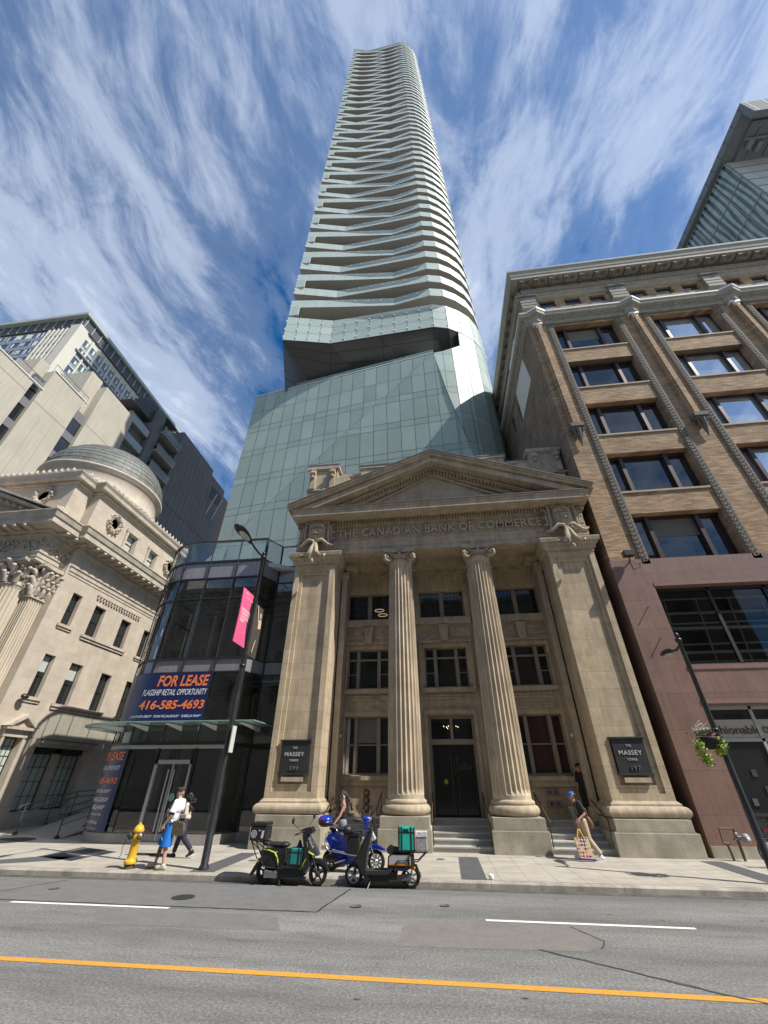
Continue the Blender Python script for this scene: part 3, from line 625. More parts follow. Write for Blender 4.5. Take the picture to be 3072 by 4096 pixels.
mb = MB(); mb.prism([(ax-hx-.03,z0-.02),(ax,az-.0),(ax+hx+.03,z0-.02),(ax+hx+.03,z0+.02),(ax,az+.045),(ax-hx-.03,z0+.02)],16.04,18.4,'y'); mb.box(ex0-.26,16.14,13.60,ex1+.26,17.2,13.635); sub(mb, 'lead_edge', LEAD, ped)
sl = (az-z0)/hx
for s_ in (-1,1):
    d = .12; mb = MB()
    while d < 5.6:
        zc = az-.72-sl*d; x_ = ax+s_*d; mb.prism([(x_-.05,zc-.22+s_*(-sl)*(-.05)),(x_+.05,zc-.22+s_*(-sl)*(.05)),(x_+.05,zc+s_*(-sl)*(.05)),(x_-.05,zc+s_*(-sl)*(-.05))],16.84,17.0,'y'); d += .17
    sub(mb, 'raking_dentils', BSM, ped)
# attic parapet behind the pediment
mb = MB(); mb.box(-6.9,18.7,13.6,7.75,19.0,17.65); mb.box(-6.95,18.62,17.55,7.8,19.05,17.72)
mb.box(-3.8,18.55,17.0,4.75,19.0,18.12); mb.box(-3.9,18.48,18.0,4.85,19.05,18.16)
at = bobj(mb, 'attic', BST)
mb = MB(); mb.box(-3.93,18.45,18.16,4.88,19.08,18.24); mb.box(-6.98,18.6,17.72,-5.0,19.08,17.78); mb.box(4.9,18.6,17.72,7.83,19.08,17.78); sub(mb, 'lead_coping', LEAD, at)
for cx in (-6.08, 6.98):
    b_ = MB(); b_.box(cx-.86,18.3,13.6,cx+.86,19.0,17.95); b_.box(cx-.98,18.18,17.95,cx+.98,19.05,18.22); b_.box(cx-.92,18.24,17.86,cx+.92,19.0,17.96); b_.box(cx-.95,18.2,16.32,cx+.95,19.0,16.44)
    for s_ in (-1,1):
        b_.box(cx+s_*.60-.15,18.12,16.44,cx+s_*.60+.15,18.3,17.86); b_.ell((cx+s_*.60,18.06,17.55),(.17,.14,.17),10,k=8); b_.ell((cx+s_*.60,18.04,17.25),(.13,.10,.12),10,k=8)
        b_.tube([(cx+s_*.60-.16,18.04,17.55),(cx+s_*.60+.16,18.04,17.55)],.11,12)
    bobj(b_, 'attic_block', BSM); bobj(MB().box(cx-1.0,18.16,18.22,cx+1.0,19.08,18.29), 'block_coping', LEAD)
# cartouches
def cartouche(cx, l1, l2):
    k = MB(); y = 16.86
    sh = []   # bulging shield
    n = 14; mm = 10; vs = []
    for j in range(mm+1):
        for i in range(n+1):
            u = -1+2*i/n; v = -1+2*j/mm; w = .50*(1-.10*max(0,-v)**2-.04*v*v); vs.append((cx+u*w, y-.02-.26*(1-u*u)*(1-.4*v*v), 12.55+v*.62))
    k.add(vs, [(j*(n+1)+i,j*(n+1)+i+1,(j+1)*(n+1)+i+1,(j+1)*(n+1)+i) for j in range(mm) for i in range(n)], 0, True)
    for s_ in (-1,1):
        k.tube([(cx+s_*.56,y-.06,13.05),(cx+s_*.60,y-.10,12.6),(cx+s_*.58,y-.08,12.15),(cx+s_*.66,y-.05,11.85)],[.09,.07,.07,.05],8)
        k.tube([(cx+s_*.68,y-.02,12.95),(cx+s_*.74,y-.04,12.55),(cx+s_*.72,y-.02,12.1)],[.05,.05,.04],6)
        spiral(k,(cx+s_*.50,y-.12,13.16),(s_,0,0),(0,0,1),.17,.04,1.6,.075,.04,24,start=pi*.9)
        spiral(k,(cx+s_*.20,y-.16,13.20),(-s_,0,0),(0,0,1),.12,.03,1.4,.055,.03,20,start=pi*.9)
        spiral(k,(cx+s_*.82,y-.05,12.95),(s_,0,0),(0,0,1),.09,.03,1.4,.04,.02,16)
        spiral(k,(cx+s_*.82,y-.05,12.5),(s_,0,0),(0,0,1),.08,.03,1.4,.04,.02,16); spiral(k,(cx+s_*.80,y-.05,12.1),(s_,0,0),(0,0,1),.08,.03,1.4,.04,.02,16)
        # lower horns and fish tail
        k.tube([(cx+s_*.02,y-.18,11.72),(cx+s_*.12,y-.24,11.95),(cx+s_*.32,y-.22,12.0),(cx+s_*.50,y-.18,11.86),(cx+s_*.66,y-.14,11.74),(cx+s_*.88,y-.10,11.72),(cx+s_*.94,y-.08,11.83),(cx+s_*.86,y-.06,11.88)],[.06,.08,.10,.09,.08,.06,.045,.02],8)
        k.tube([(cx+s_*.04,y-.2,11.86),(cx+s_*.09,y-.30,11.55),(cx+s_*.14,y-.38,11.22),(cx+s_*.32,y-.40,11.02),(cx+s_*.54,y-.36,11.02),(cx+s_*.62,y-.32,11.16)],[.06,.11,.13,.10,.08,.02],8)
        k.tube([(cx+s_*.03,y-.36,11.3),(cx+s_*.13,y-.40,10.95),(cx+s_*.24,y-.36,10.84)],[.06,.06,.03],6)
    k.ell((cx,y-.36,10.78),(.10,.10,.15),10,k=8); k.tube([(cx,y-.20,11.9),(cx,y-.34,11.3),(cx,y-.36,10.85)],[.07,.09,.05],8); k.ell((cx,y-.2,13.22),(.06,.08,.14),8,k=6)
    o = bobj(k, 'cartouche', BSM)
    for s, w, h_, z in ((l1,.72,.19,12.78),(l2,.56,.25,12.44)):
        q = text_mb(s,w,h_,.05,.01); q.v = [(p[0],p[1],p[2]+.24*(1-(p[0]/.5)**2)) for p in q.v]; on_wall(q,cx,y-.13,z); sub(q, 'lettering', P('carved_letter', (0,0,0)), o)
cartouche(-5.6,'ESTAB','1867'); cartouche(6.42,'ERECTED','1905')
# handrails, fire inlets, small wall things
BR = P('brass_dull', (0,0,0))
for x in (-4.30,-2.5,-.52,1.37,3.28,5.12):
    r = MB(); r.tube([(x,16.78,.93),(x,16.98,1.02),(x,18.85,1.68),(x,18.98,1.68)],.024,8); rl = bobj(r, 'handrail', BR)
    q = MB(); q.tube([(x,16.98,.15),(x,16.98,1.02)],.017,8); q.tube([(x,18.8,.9),(x,18.8,1.66)],.017,8); sub(q, 'posts', P('black_bars', (0,0,0)), rl)
for z in (1.64,1.40,1.16):
    f_ = MB(); f_.xform(Matrix.Identity(4)); f_.lathe(0,0,[(.13,0),(.13,.03),(.105,.035),(.10,.01)],20,0); f_.lathe(0,0,[(.10,.01),(.085,.06),(.05,.07),(.05,.09),(.001,.09)],20,1)
    f_.xform(Matrix.Translation((-3.15,19.19,z)) @ Matrix.Rotation(pi/2,4,'X')); bobj(f_, 'fire_inlet', [P('inlet_red', (0.16,0.035,0.03), 0.5), P('inlet_brass', (0.35,0.32,0.27), 0.4, metal=0.6)])
for z in (1.70,1.34):
    f_ = MB(); f_.box(3.78,19.14,z-.11,4.28,19.2,z+.11)
    for x in (3.92,4.14): f_.tube([(x,19.08,z),(x,19.15,z)],.06,14,1)
    bobj(f_, 'fire_inlet', [P('inlet_plate', (0.2,0.19,0.17), 0.5, metal=0.3), P('inlet_red', (0,0,0))])
for x, y, z in ((-4.22,18.6,3.6),(5.05,18.6,3.55)):
    f_ = MB(); f_.ell((x,y,z),(.05,.05,.07),10,k=6); f_.box(x-.03,y,z-.03,x+.03,y+.1,z+.03); bobj(f_, 'security_camera', P('white_plastic', (0.7,0.7,0.7), 0.4))
# ================================================================ GLASS TOWER
TW = thing('glass_tower', 'very tall pale green residential tower with zigzag glass balconies rising behind the bank', 'tower', (0, 23.5, 0))
def tobj(mb, name, mats, parent=None, bevel=0): return mb.xform(Matrix.Translation((0,-23.5,0))).obj(name, mats, parent or TW, bevel)
TPAN = P('tower_panel', (0.39,0.455,0.415), 0.5, spec=0.4, island=0.07, var=0.05, vscale=0.6)
TFRIT = P('fritted_glass', (0.44,0.50,0.46), 0.5, spec=0.4, var=0.06, vscale=0.8)
TSOF = P('slab_soffit', (0.35,0.335,0.295), 0.9, var=0.06)
TGL = P('balcony_glass', (0.27,0.34,0.325), 0.08, spec=0.8, alpha=0.62)
TCORE = P('tower_core_glass', (0.06,0.062,0.06), 0.35, spec=0.3)
TGAP = P('panel_joint', (0.05,0.06,0.06), 0.6)
CLMP = P('glass_clamp', (0.85,0.87,0.86), 0.35)
even = [(-14.05,23.5),(-8.1,24.16),(-2.05,24.72),(2.1,24.12),(3.6,24.4),(5.0,25.1),(6.3,26.1),(7.2,27.3),(7.8,28.8),(7.95,30.5)]
odd = [(-14.05,23.5),(-9.0,24.58),(-3.4,24.33),(2.1,24.08),(3.6,24.42),(5.0,25.15),(6.3,26.15),(7.2,27.35),(7.8,28.8),(7.95,30.5)]
def shift(plan, d): return [(x, y+d) for x, y in plan]
def rail_poly(plan):   # subdivide the front edge about every 1.5 m
    out = []
    for (x0,y0),(x1,y1) in zip(plan, plan[1:]):
        n = max(1, round(math.hypot(x1-x0,y1-y0)/1.45))
        for i in range(n): out.append((x0+(x1-x0)*i/n, y0+(y1-y0)*i/n))
    out.append(plan[-1]); return out
mb = MB(); core = [(-13.6,26.3),(-8,26.4),(1.5,26.4),(4.6,27.3),(6.2,29.0),(6.9,31),(7.0,43),(-13.6,43)]
mb.prism(core, 41.3, 213.5, 'z'); tobj(mb, 'inner_facade', TCORE)
NF = 54
for k in range(NF):
    zt = 49.15 + 3.1*k; zs = zt-1.5
    plan = even if k % 2 == 0 else odd
    t_ = k/(NF-1)
    if k % 2 == 1 and k > 24:      # the kink softens towards the top
        w = (k-24)/30.0*0.9; plan = plan[:1]+[(-9.9+.2*w, 24.50),(-7.6+w*1.2,24.54),(-3.0,24.31)]+plan[3:]
    poly = plan + [(7.95,43.4),(-14.05,43.4)]
    sb = MB(); sb.prism([(x, y) for x, y in poly], zs, zs+.22, 'z', 0); o = tobj(sb, 'balcony_slab', TSOF)
    rp = rail_poly(plan); fr = MB(); cl = MB(); cm = MB()
    for i, ((x0,y0),(x1,y1)) in enumerate(zip(rp, rp[1:])):
        y0 -= .03; y1 -= .03; g = .012
        xm = (x0+x1)/2
        lo = .42                                        # height of the opaque lower band
        def hgt(x):
            if k % 2 == 0: a, b = -10.5, 2.0
            else: a, b = -9.0, 2.2
            if k > 16: return 1.5-.35
            if x <= a or x >= b: return 1.5
            if k % 2 == 0: return max(lo, 1.5-(x-a)*.20)
            return max(lo, 1.5-(x-a)*.6) if x < b-2 else 1.5-(b-x)*.5
        h0, h1 = hgt(x0), hgt(x1)
        L_ = math.hypot(x1-x0,y1-y0); ux, uy = (x1-x0)/L_, (y1-y0)/L_
        a = (x0+ux*g, y0+uy*g); b = (x1-ux*g, y1-uy*g)
        fr.quad((a[0],a[1],zs-.04),(b[0],b[1],zs-.04),(b[0],b[1],zs+h1),(a[0],a[1],zs+h0))
        if h0 < 1.49 or h1 < 1.49: cl.quad((a[0],a[1],zs+h0),(b[0],b[1],zs+h1),(b[0],b[1],zs+1.5),(a[0],a[1],zs+1.5))
        if k < 22:
            nx, ny = uy, -ux
            for dz in ((.28,1.15) if k < 10 else (.9,)):
                s_ = .065; c = (x0+nx*.03, y0+ny*.03, zs+dz); cm.add([(c[0]-ux*s_, c[1]-uy*s_, c[2]-s_),(c[0]+ux*s_, c[1]+uy*s_, c[2]-s_),(c[0]+ux*s_, c[1]+uy*s_, c[2]+s_),(c[0]-ux*s_, c[1]-uy*s_, c[2]+s_)], [(0,1,2,3)])
    # left and right returns
    fr.quad((-14.08,23.5,zs-.04),(-14.08,28,zs-.04),(-14.08,28,zs+1.5),(-14.08,23.5,zs+1.5)); fr.quad((7.98,30.5,zs-.04),(7.98,43,zs-.04),(7.98,43,zs+1.5),(7.98,30.5,zs+1.5))
    tobj(fr, 'balcony_band', TFRIT, o)
    if cl.v: tobj(cl, 'railing_glass', TGL, o)
    if cm.v: tobj(cm, 'clamps', CLMP, o)
# end panels that join pairs of floors at the left corner
for k in range(0, NF-1, 2): zt = 49.15+3.1*k; tobj(MB().box(-14.06,23.48,zt-3.2,-12.95,23.62,zt-1.4), 'end_panel', TFRIT)
# crown
mb = MB(); zc = 49.15+3.1*(NF-1)
for i, z in enumerate((zc+.7, zc+2.2, zc+3.6)):
    for (x0,y0),(x1,y1) in zip(odd, odd[1:]): mb.add([(x0,y0,z),(x1,y1,z),(x1,y1,z+.45),(x0,y0,z+.45),(x0,y0+.3,z),(x1,y1+.3,z),(x1,y1+.3,z+.45),(x0,y0+.3,z+.45)],[(0,1,2,3),(4,7,6,5),(0,4,5,1),(3,2,6,7)])
for x, y in rail_poly(odd)[::3]: mb.box(x-.12,y+.1,zc-.2,x+.12,y+.4,zc+4.0)
tobj(mb, 'crown', TFRIT)
# --- big two-storey band above the terrace
def clip_cell(u0, u1, z0, z1, lows, highs):
    pass
def panel_rows(mbp, pt, us, zlev, lo, hi, gap=.022):
    """pt(u,z)->xyz ; lo(u), hi(u) bounds; cells clipped column by column"""
    for u0, u1 in zip(us, us[1:]):
        l0, l1, h0, h1 = lo(u0), lo(u1), hi(u0), hi(u1)
        for a, b in zip(zlev, zlev[1:]):
            # polygon = rectangle clipped by the lower line l and the upper line h
            poly = [(u0,a),(u1,a),(u1,b),(u0,b)]
            def clip(poly, f):
                out = []
                for i in range(len(poly)):
                    p, q = poly[i], poly[(i+1) % len(poly)]; fp, fq = f(p), f(q)
                    if fp >= 0: out.append(p)
                    if (fp >= 0) != (fq >= 0): t = fp/(fp-fq); out.append((p[0]+(q[0]-p[0])*t, p[1]+(q[1]-p[1])*t))
                return out
            L = lambda p: p[1]-(l0+(l1-l0)*(p[0]-u0)/(u1-u0)); H = lambda p: (h0+(h1-h0)*(p[0]-u0)/(u1-u0))-p[1]
            poly = clip(poly, L)
            if len(poly) > 2: poly = clip(poly, H)
            if len(poly) < 3: continue
            cx = sum(p[0] for p in poly)/len(poly); cz = sum(p[1] for p in poly)/len(poly)
            if max(p[1] for p in poly)-min(p[1] for p in poly) < .1: continue
            sx = max(.0, 1-gap*2/abs(u1-u0)); hgt_ = max(p[1] for p in poly)-min(p[1] for p in poly); sz = max(0, 1-gap*2/hgt_)
            q = [pt(cx+(p[0]-cx)*sx, cz+(p[1]-cz)*sz) for p in poly]
            mbp.add(q, [tuple(range(len(q)))])
band = rail_poly([(x,y-.05) for x,y in odd]); pan = MB(); bk = MB(); cm = MB(); cg = MB()
acc = [0]
for (x0,y0),(x1,y1) in zip(band, band[1:]): acc.append(acc[-1]+math.hypot(x1-x0,y1-y0))
def bpt(off):
    def f(u, z):
        for i in range(len(acc)-1):
            if u <= acc[i+1] or i == len(acc)-2:
                t = (u-acc[i])/(acc[i+1]-acc[i]); (x0,y0),(x1,y1) = band[i], band[i+1]; L_ = acc[i+1]-acc[i]; nx, ny = (y1-y0)/L_, -(x1-x0)/L_
                return (x0+(x1-x0)*t+nx*off, y0+(y1-y0)*t+ny*off, z)
    return f
iS = next(i for i, p in enumerate(band) if p[0] > -8.9)
gtop = lambda u: 45.6 if (u < acc[iS] or u > acc[-1]-9.5) else max(44.35, 45.6-.35*(u-acc[iS]))
panel_rows(pan, bpt(.03), acc, [41.2,42.7,44.2,45.6], lambda u: 41.2, gtop)
panel_rows(cg, bpt(.03), acc, [44.2,45.6], gtop, lambda u: 45.6)
for i in range(len(band)-1): (x0,y0),(x1,y1) = band[i], band[i+1]; bk.quad((x0,y0,41.15),(x1,y1,41.15),(x1,y1,44.3),(x0,y0,44.3))
for i, u in enumerate(acc):
    for z in (41.75,43.2,44.7):
        x, y, _ = bpt(.08)(u, z); cm.box(x-.07,y-.02,z-.07,x+.07,y+.02,z+.07)
bd = tobj(bk, 'terrace_band', TGAP); tobj(pan, 'band_panels', TPAN, bd); tobj(cg, 'band_glass', TGL, bd); tobj(cm, 'clamps', CLMP, bd)
mb = MB(); mb.prism(odd+[(7.95,43.4),(-14.05,43.4)], 45.2, 45.5, 'z'); tobj(mb, 'balcony_slab', TSOF)
# --- dark terrace soffit under it
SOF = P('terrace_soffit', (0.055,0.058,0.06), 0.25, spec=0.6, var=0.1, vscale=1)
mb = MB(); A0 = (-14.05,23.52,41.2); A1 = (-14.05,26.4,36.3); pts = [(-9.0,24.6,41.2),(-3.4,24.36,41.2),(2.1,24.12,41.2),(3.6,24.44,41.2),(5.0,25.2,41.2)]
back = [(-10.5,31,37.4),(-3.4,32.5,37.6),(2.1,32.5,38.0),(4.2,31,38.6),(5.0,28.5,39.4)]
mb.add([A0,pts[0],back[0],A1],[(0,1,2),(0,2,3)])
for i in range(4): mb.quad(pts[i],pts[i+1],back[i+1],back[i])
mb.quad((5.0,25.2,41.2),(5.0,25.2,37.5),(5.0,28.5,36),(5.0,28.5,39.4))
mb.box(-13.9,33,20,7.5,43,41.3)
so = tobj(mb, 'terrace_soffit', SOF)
jn = MB()
for t in (.12,.27,.42,.57,.72,.87):
    P0_ = [Vector(a).lerp(Vector(b), t)+Vector((0,0,-.012)) for a, b in zip([A0]+pts, [A1]+back)]
    jn.tube(P0_, .018, 4)
for i in range(0,5):
    jn.tube([Vector(pts[i])+Vector((0,0,-.012)), Vector(back[i])+Vector((0,0,-.012))], .018, 4)
tobj(jn, 'soffit_joints', P('soffit_joint', (0.015,0.015,0.016), 0.5), so)
for x, y in ((-12.0,28.2),(-8.6,28.0),(-2.4,29.0)):
    c = MB().lathe(x, y, [(.42,34),(.42,40.6)], 20); tobj(c, 'terrace_column', P('grey_column', (0.30,0.31,0.30), 0.5))
for x in (1.0,3.3):
    c = MB().lathe(x, 27.0 if x < 2 else 26.6, [(.45,39.3),(.45,39.8),(.38,39.85),(.001,39.85)], 20); tobj(c, 'soffit_lamp', P('grey_lamp', (0.22,0.23,0.23), 0.4))
# --- podium facets
P1 = Vector((1.732,24.05,36.82)); P0v = Vector((-16.61,26.9,18.54)); P2 = Vector((4.04,24.63,23.9))
ab = radians(171.174); dB = Vector((cos(ab), sin(ab), 0)); nBo = Vector((-sin(ab)*-1, cos(ab)*-1, 0)); nBo = Vector((dB.y, -dB.x, 0)); nBo = nBo if nBo.y < 0 else -nBo
zl = [3.0,7.0,9.9,10.65,14.35,15.1,18.0,18.15,21.05,21.8,24.5,25.2,27.9,28.6,31.1,31.85,34.1,36.72,38.9,41.15,45.6]
zlP = [3.0,7.0,10.65,14.35,18.0,21.05,21.8,24.5,25.2,27.9,28.6,31.1,31.85,34.1,36.72]
BKW = P('podium_backing', (0.17,0.20,0.19), 0.5)
sA = (P0v-P1).dot(dB); zf = lambda u: P1.z + (P0v.z-P1.z)*u/sA           # fold line height over u
ub = [0]+[1.24*i+.85 for i in range(0, 15)]; ub = [u for u in ub if u < 19.3]+[19.55]
ptB = lambda off: (lambda u, z: tuple(P1 + dB*u + nBo*off + Vector((0,0,z-P1.z))))
pb = MB(); panel_rows(pb, ptB(.03), ub, [-2]+zlP, lambda u: zf(u) if u < sA else zf(sA)-(u-sA)*9, lambda u: 36.72)
bk = MB(); f = ptB(0); bk.add([f(0,36.8),f(19.55,36.8),f(19.55,3.0),f(sA,3.0),f(sA,P0v.z),],[(0,1,2,3,4)]); 
fa = tobj(bk, 'podium_facet', BKW); tobj(pb, 'glass_panels', P('podium_glass', (0.31,0.375,0.34), 0.5, spec=0.3, island=0.10, var=0.08, vscale=0.35), fa)
PG = MATS['podium_glass']
nA = (P1-P0v).cross(P2-P0v).normalized(); nA = nA if nA.y < 0 else -nA
dA = Vector((0,0,1)).cross(nA).normalized(); dA = dA if dA.x > 0 else -dA
wA = (Vector((0,0,1)) - nA*nA.z); wA = wA/wA.z
ptA = lambda off: (lambda u, z: tuple(P0v + dA*u + wA*(z-P0v.z) + nA*off))
def uv(p): z = p.z; q = p - P0v - wA*(z-P0v.z); return q.dot(dA)
u1, u2 = uv(P1), uv(P2); low = 3.0
ua = [1.24*i+.13 for i in range(0, 20)]; ua = [-3.5,-2.35,-1.11]+[u for u in ua if 0 <= u < 20.9]
lineR = lambda z: (u1 + (u2-u1)*(P1.z-z)/(P1.z-P2.z))
def upA(u): return P0v.z + (P1.z-P0v.z)*u/u1 if u < u1 else P1.z-(u-u1)*(P1.z-P2.z)/(u2-u1)
ua = sorted(set([u for u in ua if abs(u-u1) > .3]+[u1]+[u1+1.3, u2, u2+1.0, u2+1.6]))
pa = MB(); panel_rows(pa, ptA(.03), ua, zlP, lambda u: 3.0, upA)
bk = MB(); f = ptA(0); bk.add([f(-3.5,upA(-3.5)),tuple(P1),f(u2+1.6,upA(u2+1.6)),f(u2+1.6,3),f(-3.5,3)],[(0,1,2,3,4)])
fb = tobj(bk, 'podium_facet', BKW); tobj(pa, 'glass_panels', PG, fb)
# curved corner: follows the tower plan
cv = [(x,y-.0) for x,y in odd[3:]]; cv[0] = (1.732,24.05); acc2 = [0]
cvp = []
for (x0,y0),(x1,y1) in zip(cv, cv[1:]):
    n = max(1, round(math.hypot(x1-x0,y1-y0)/1.25))
    for i in range(n): cvp.append((x0+(x1-x0)*i/n, y0+(y1-y0)*i/n))
cvp.append(cv[-1]); cvp += [(7.95,33),(7.95,36)]
for (x0,y0),(x1,y1) in zip(cvp, cvp[1:]): acc2.append(acc2[-1]+math.hypot(x1-x0,y1-y0))
def cpt(off):
    def f(u, z):
        for i in range(len(acc2)-1):
            if u <= acc2[i+1]+1e-9 or i == len(acc2)-2:
                t = (u-acc2[i])/(acc2[i+1]-acc2[i]); (x0,y0),(x1,y1) = cvp[i], cvp[i+1]; L_ = acc2[i+1]-acc2[i]; nx, ny = (y1-y0)/L_, -(x1-x0)/L_
                return (x0+(x1-x0)*t+nx*off, y0+(y1-y0)*t+ny*off, z)
    return f
def s_of_x(x):
    for i in range(len(cvp)-1):
        if cvp[i][0] <= x <= cvp[i+1][0]: return acc2[i]+(acc2[i+1]-acc2[i])*(x-cvp[i][0])/(cvp[i+1][0]-cvp[i][0])
    return acc2[-1]
def interp(pts):
    def f(u):
        for (a,b),(c,d) in zip(pts, pts[1:]):
            if u <= c: return b+(d-b)*(u-a)/(c-a)
        return pts[-1][1]
    return f
lowc = interp([(0,36.82),(s_of_x(2.63),31.0),(s_of_x(3.39),27.4),(s_of_x(4.04),23.9),(s_of_x(5.4),14),(s_of_x(6.4),3),(100,3)])
s46 = s_of_x(4.6)
upc = interp([(0,36.82),(s_of_x(2.83),37.3),(s_of_x(3.9),38.0),(s46-.05,38.8),(s46,41.15),(100,41.15)])
us = sorted(set([round(a,3) for a in acc2]+[round(s46-.05,3), round(s46,3)]))
pc = MB(); panel_rows(pc, cpt(.03), us, zl[:-1], lowc, upc)
bk = MB(); g = cpt(0)
for a, b in zip(us, us[1:]): bk.quad(g(a,lowc(a)),g(b,lowc(b)),g(b,upc(b)),g(a,upc(a)))
fc = tobj(bk, 'podium_corner', BKW); tobj(pc, 'glass_panels', PG, fc)
# terrace edge: cap and glass guard
f = ptB(.05); mb = MB()
a, b = Vector(f(0,36.80)), Vector(f(19.55,36.80)); nb = Vector((0,.35,0)); mb.add([a,b,b+nb,a+nb,a+Vector((0,0,.12)),b+Vector((0,0,.12)),b+nb+Vector((0,0,.12)),a+nb+Vector((0,0,.12))],[(0,1,5,4),(1,2,6,5),(0,3,2,1),(4,5,6,7)])
mb.add([(1.7,24.2,36.6),(-17.6,27.3,36.6),(-17.6,40,36.6),(7,40,36.6),(7,27.5,36.6)],[(0,1,2,3,4)])
tobj(mb, 'terrace_edge', P('edge_metal', (0.55,0.60,0.58), 0.35))
g = MB(); a, b = Vector(f(0,36.9))+Vector((0,.5,0)), Vector(f(18.3,36.9))+Vector((0,.5,0)); g.quad(a,b,b+Vector((0,0,1.1)),a+Vector((0,0,1.1))); go = tobj(g, 'terrace_guard', TGL)
p_ = MB(); p_.tube([a+Vector((0,0,1.1)), b+Vector((0,0,1.1))], .02, 6)
for i in range(15): q = a.lerp(b, i/14); p_.tube([q, q+Vector((0,0,1.1))], .012, 4)
tobj(p_, 'guard_rail', P('edge_metal', (0,0,0)), go)
# ================================================================ GLASS SHOP BUILDING
RT = thing('glass_shop', 'empty glass corner shop with curved end and navy for-lease signs, left of the stone bank', 'building', (-10.5, 17.35, 0))
def robj(mb, name, mats, parent=None, bevel=0): return mb.xform(Matrix.Translation((10.5,-17.35,0))).obj(name, mats, parent or RT, bevel)
rcx, rcy, rR = -12.3, 19.65, 2.3
def rp(s, off=0.0):     # plan point at path length s from the right corner, pushed outwards by off
    if s < 0: return (-8.4-off*0, 17.35-off)
    if s <= 3.9: return (-8.4-s, 17.35-off)
    t = (s-3.9)/rR
    if t <= pi/2: return (rcx-(rR+off)*sin(t), rcy-(rR+off)*cos(t))
    return (rcx-rR-off, rcy+(s-3.9-rR*pi/2))
SEND = 3.9+rR*pi/2+8
spl = [0]+[.0]
GLr = GLASS('shop_glass', (0.74,0.76,0.77), 0.01, 1.1, wav=0.03, minr=0.07); GLc = GLASS('parapet_glass', (0.80,0.86,0.88), 0.02, 1.1, minr=0.06)
SPN = P('spandrel_glass', (0.23,0.215,0.23), 0.18, spec=0.7, island=0.12, streak=0.15); MUL = P('shop_mullion', (0.035,0.038,0.042), 0.35, metal=0.4)
S_m = [0.03,1.4,2.9,4.35,5.1,5.85,6.6,7.35]+[8.2,9.7,11.2,12.7,14.2]
def skin(mb, s0, s1, z0, z1, off=0, m=0):
    n = max(1, int((s1-s0)/.22)) if s1 > 3.9 and s0 < 7.6 else 1
    for i in range(n):
        a, b = s0+(s1-s0)*i/n, s0+(s1-s0)*(i+1)/n; (x0,y0),(x1,y1) = rp(a,off), rp(b,off); mb.quad((x1,y1,z0),(x0,y0,z0),(x0,y0,z1),(x1,y1,z1), m)
def bandring(mb, s0, s1, z0, z1, o0, o1):
    n = max(2, int((s1-s0)/.25)); pts = [s0+(s1-s0)*i/n for i in range(n+1)]
    for a, b in zip(pts, pts[1:]):
        A, B, C, D = rp(a,o1), rp(b,o1), rp(b,o0), rp(a,o0)
        mb.add([(*A,z0),(*B,z0),(*C,z0),(*D,z0),(*A,z1),(*B,z1),(*C,z1),(*D,z1)],[(0,1,2,3),(7,6,5,4),(1,0,4,5),(2,3,7,6)])
lev = [(3.30,5.98,'g'),(6.02,6.58,'s'),(6.62,9.42,'g'),(9.46,10.50,'g'),(10.55,11.42,'s'),(11.50,12.62,'c')]
rows = {'g':MB(),'s':MB(),'c':MB()}
for z0, z1, kd in lev:
    rr_ = MB() if kd == 's' else rows[kd]
    for a, b in zip(S_m, S_m[1:]): skin(rr_, a+.03, b-.03, z0, z1)
    if kd == 's': robj(rr_, 'spandrel_panels', SPN)
skin(rows['g'], 3.95, SEND, .45, 3.1); skin(rows['g'], 0.03, 1.38, .45, 3.1)
# recess at the right: face going back then a face towards the bank
def rec(mb, z0, z1):
    mb.quad((-8.4,17.38,z0),(-7.95,18.3,z0),(-7.95,18.3,z1),(-8.4,17.38,z1)); mb.quad((-7.92,18.33,z0),(-6.55,18.33,z0),(-6.55,18.33,z1),(-7.92,18.33,z1))
rows2 = {'g':MB(),'s':MB(),'c':MB()}
for z0, z1, kd in lev:
    if kd == 's': r_ = MB(); rec(r_, z0, z1); robj(r_, 'recess_spandrel', SPN)
    else: rec(rows2[kd], z0, z1)
rec(rows2['g'], .45, 3.1)
robj(rows2['g'], 'recess_glass', GLr); None; robj(rows2['c'], 'recess_parapet_glass', GLc)
sg = robj(rows['g'], 'glass_wall', GLr); ss = None; sc_ = robj(rows['c'], 'parapet_glass', GLc)
mu = MB()
for s in S_m:
    x, y = rp(s,.0); xo, yo = rp(s,.06)
    mu.tube([(xo,yo,3.3),(xo,yo,12.65)], .032, 4)
for z, w in ((3.28,.05),(6.0,.03),(6.6,.04),(9.44,.035),(10.52,.03),(11.46,.05),(12.66,.045)): bandring(mu, 0, SEND, z-w, z+w, -.05, .07)
for x, y in ((-8.4,17.36),(-7.93,18.32),(-6.6,18.33)):
    mu.tube([(x,y,.4),(x,y,12.66)], .05, 4)
for z in (3.28,6.0,6.6,9.44,10.52,11.46,12.66):
    mu.tube([(-8.4,17.36,z),(-7.93,18.32,z),(-6.55,18.33,z)], .04, 4)
mu.tube([(-8.42,17.32,.45),(-8.42,17.32,3.2)],.04,4)
robj(mu, 'mullions', MUL)
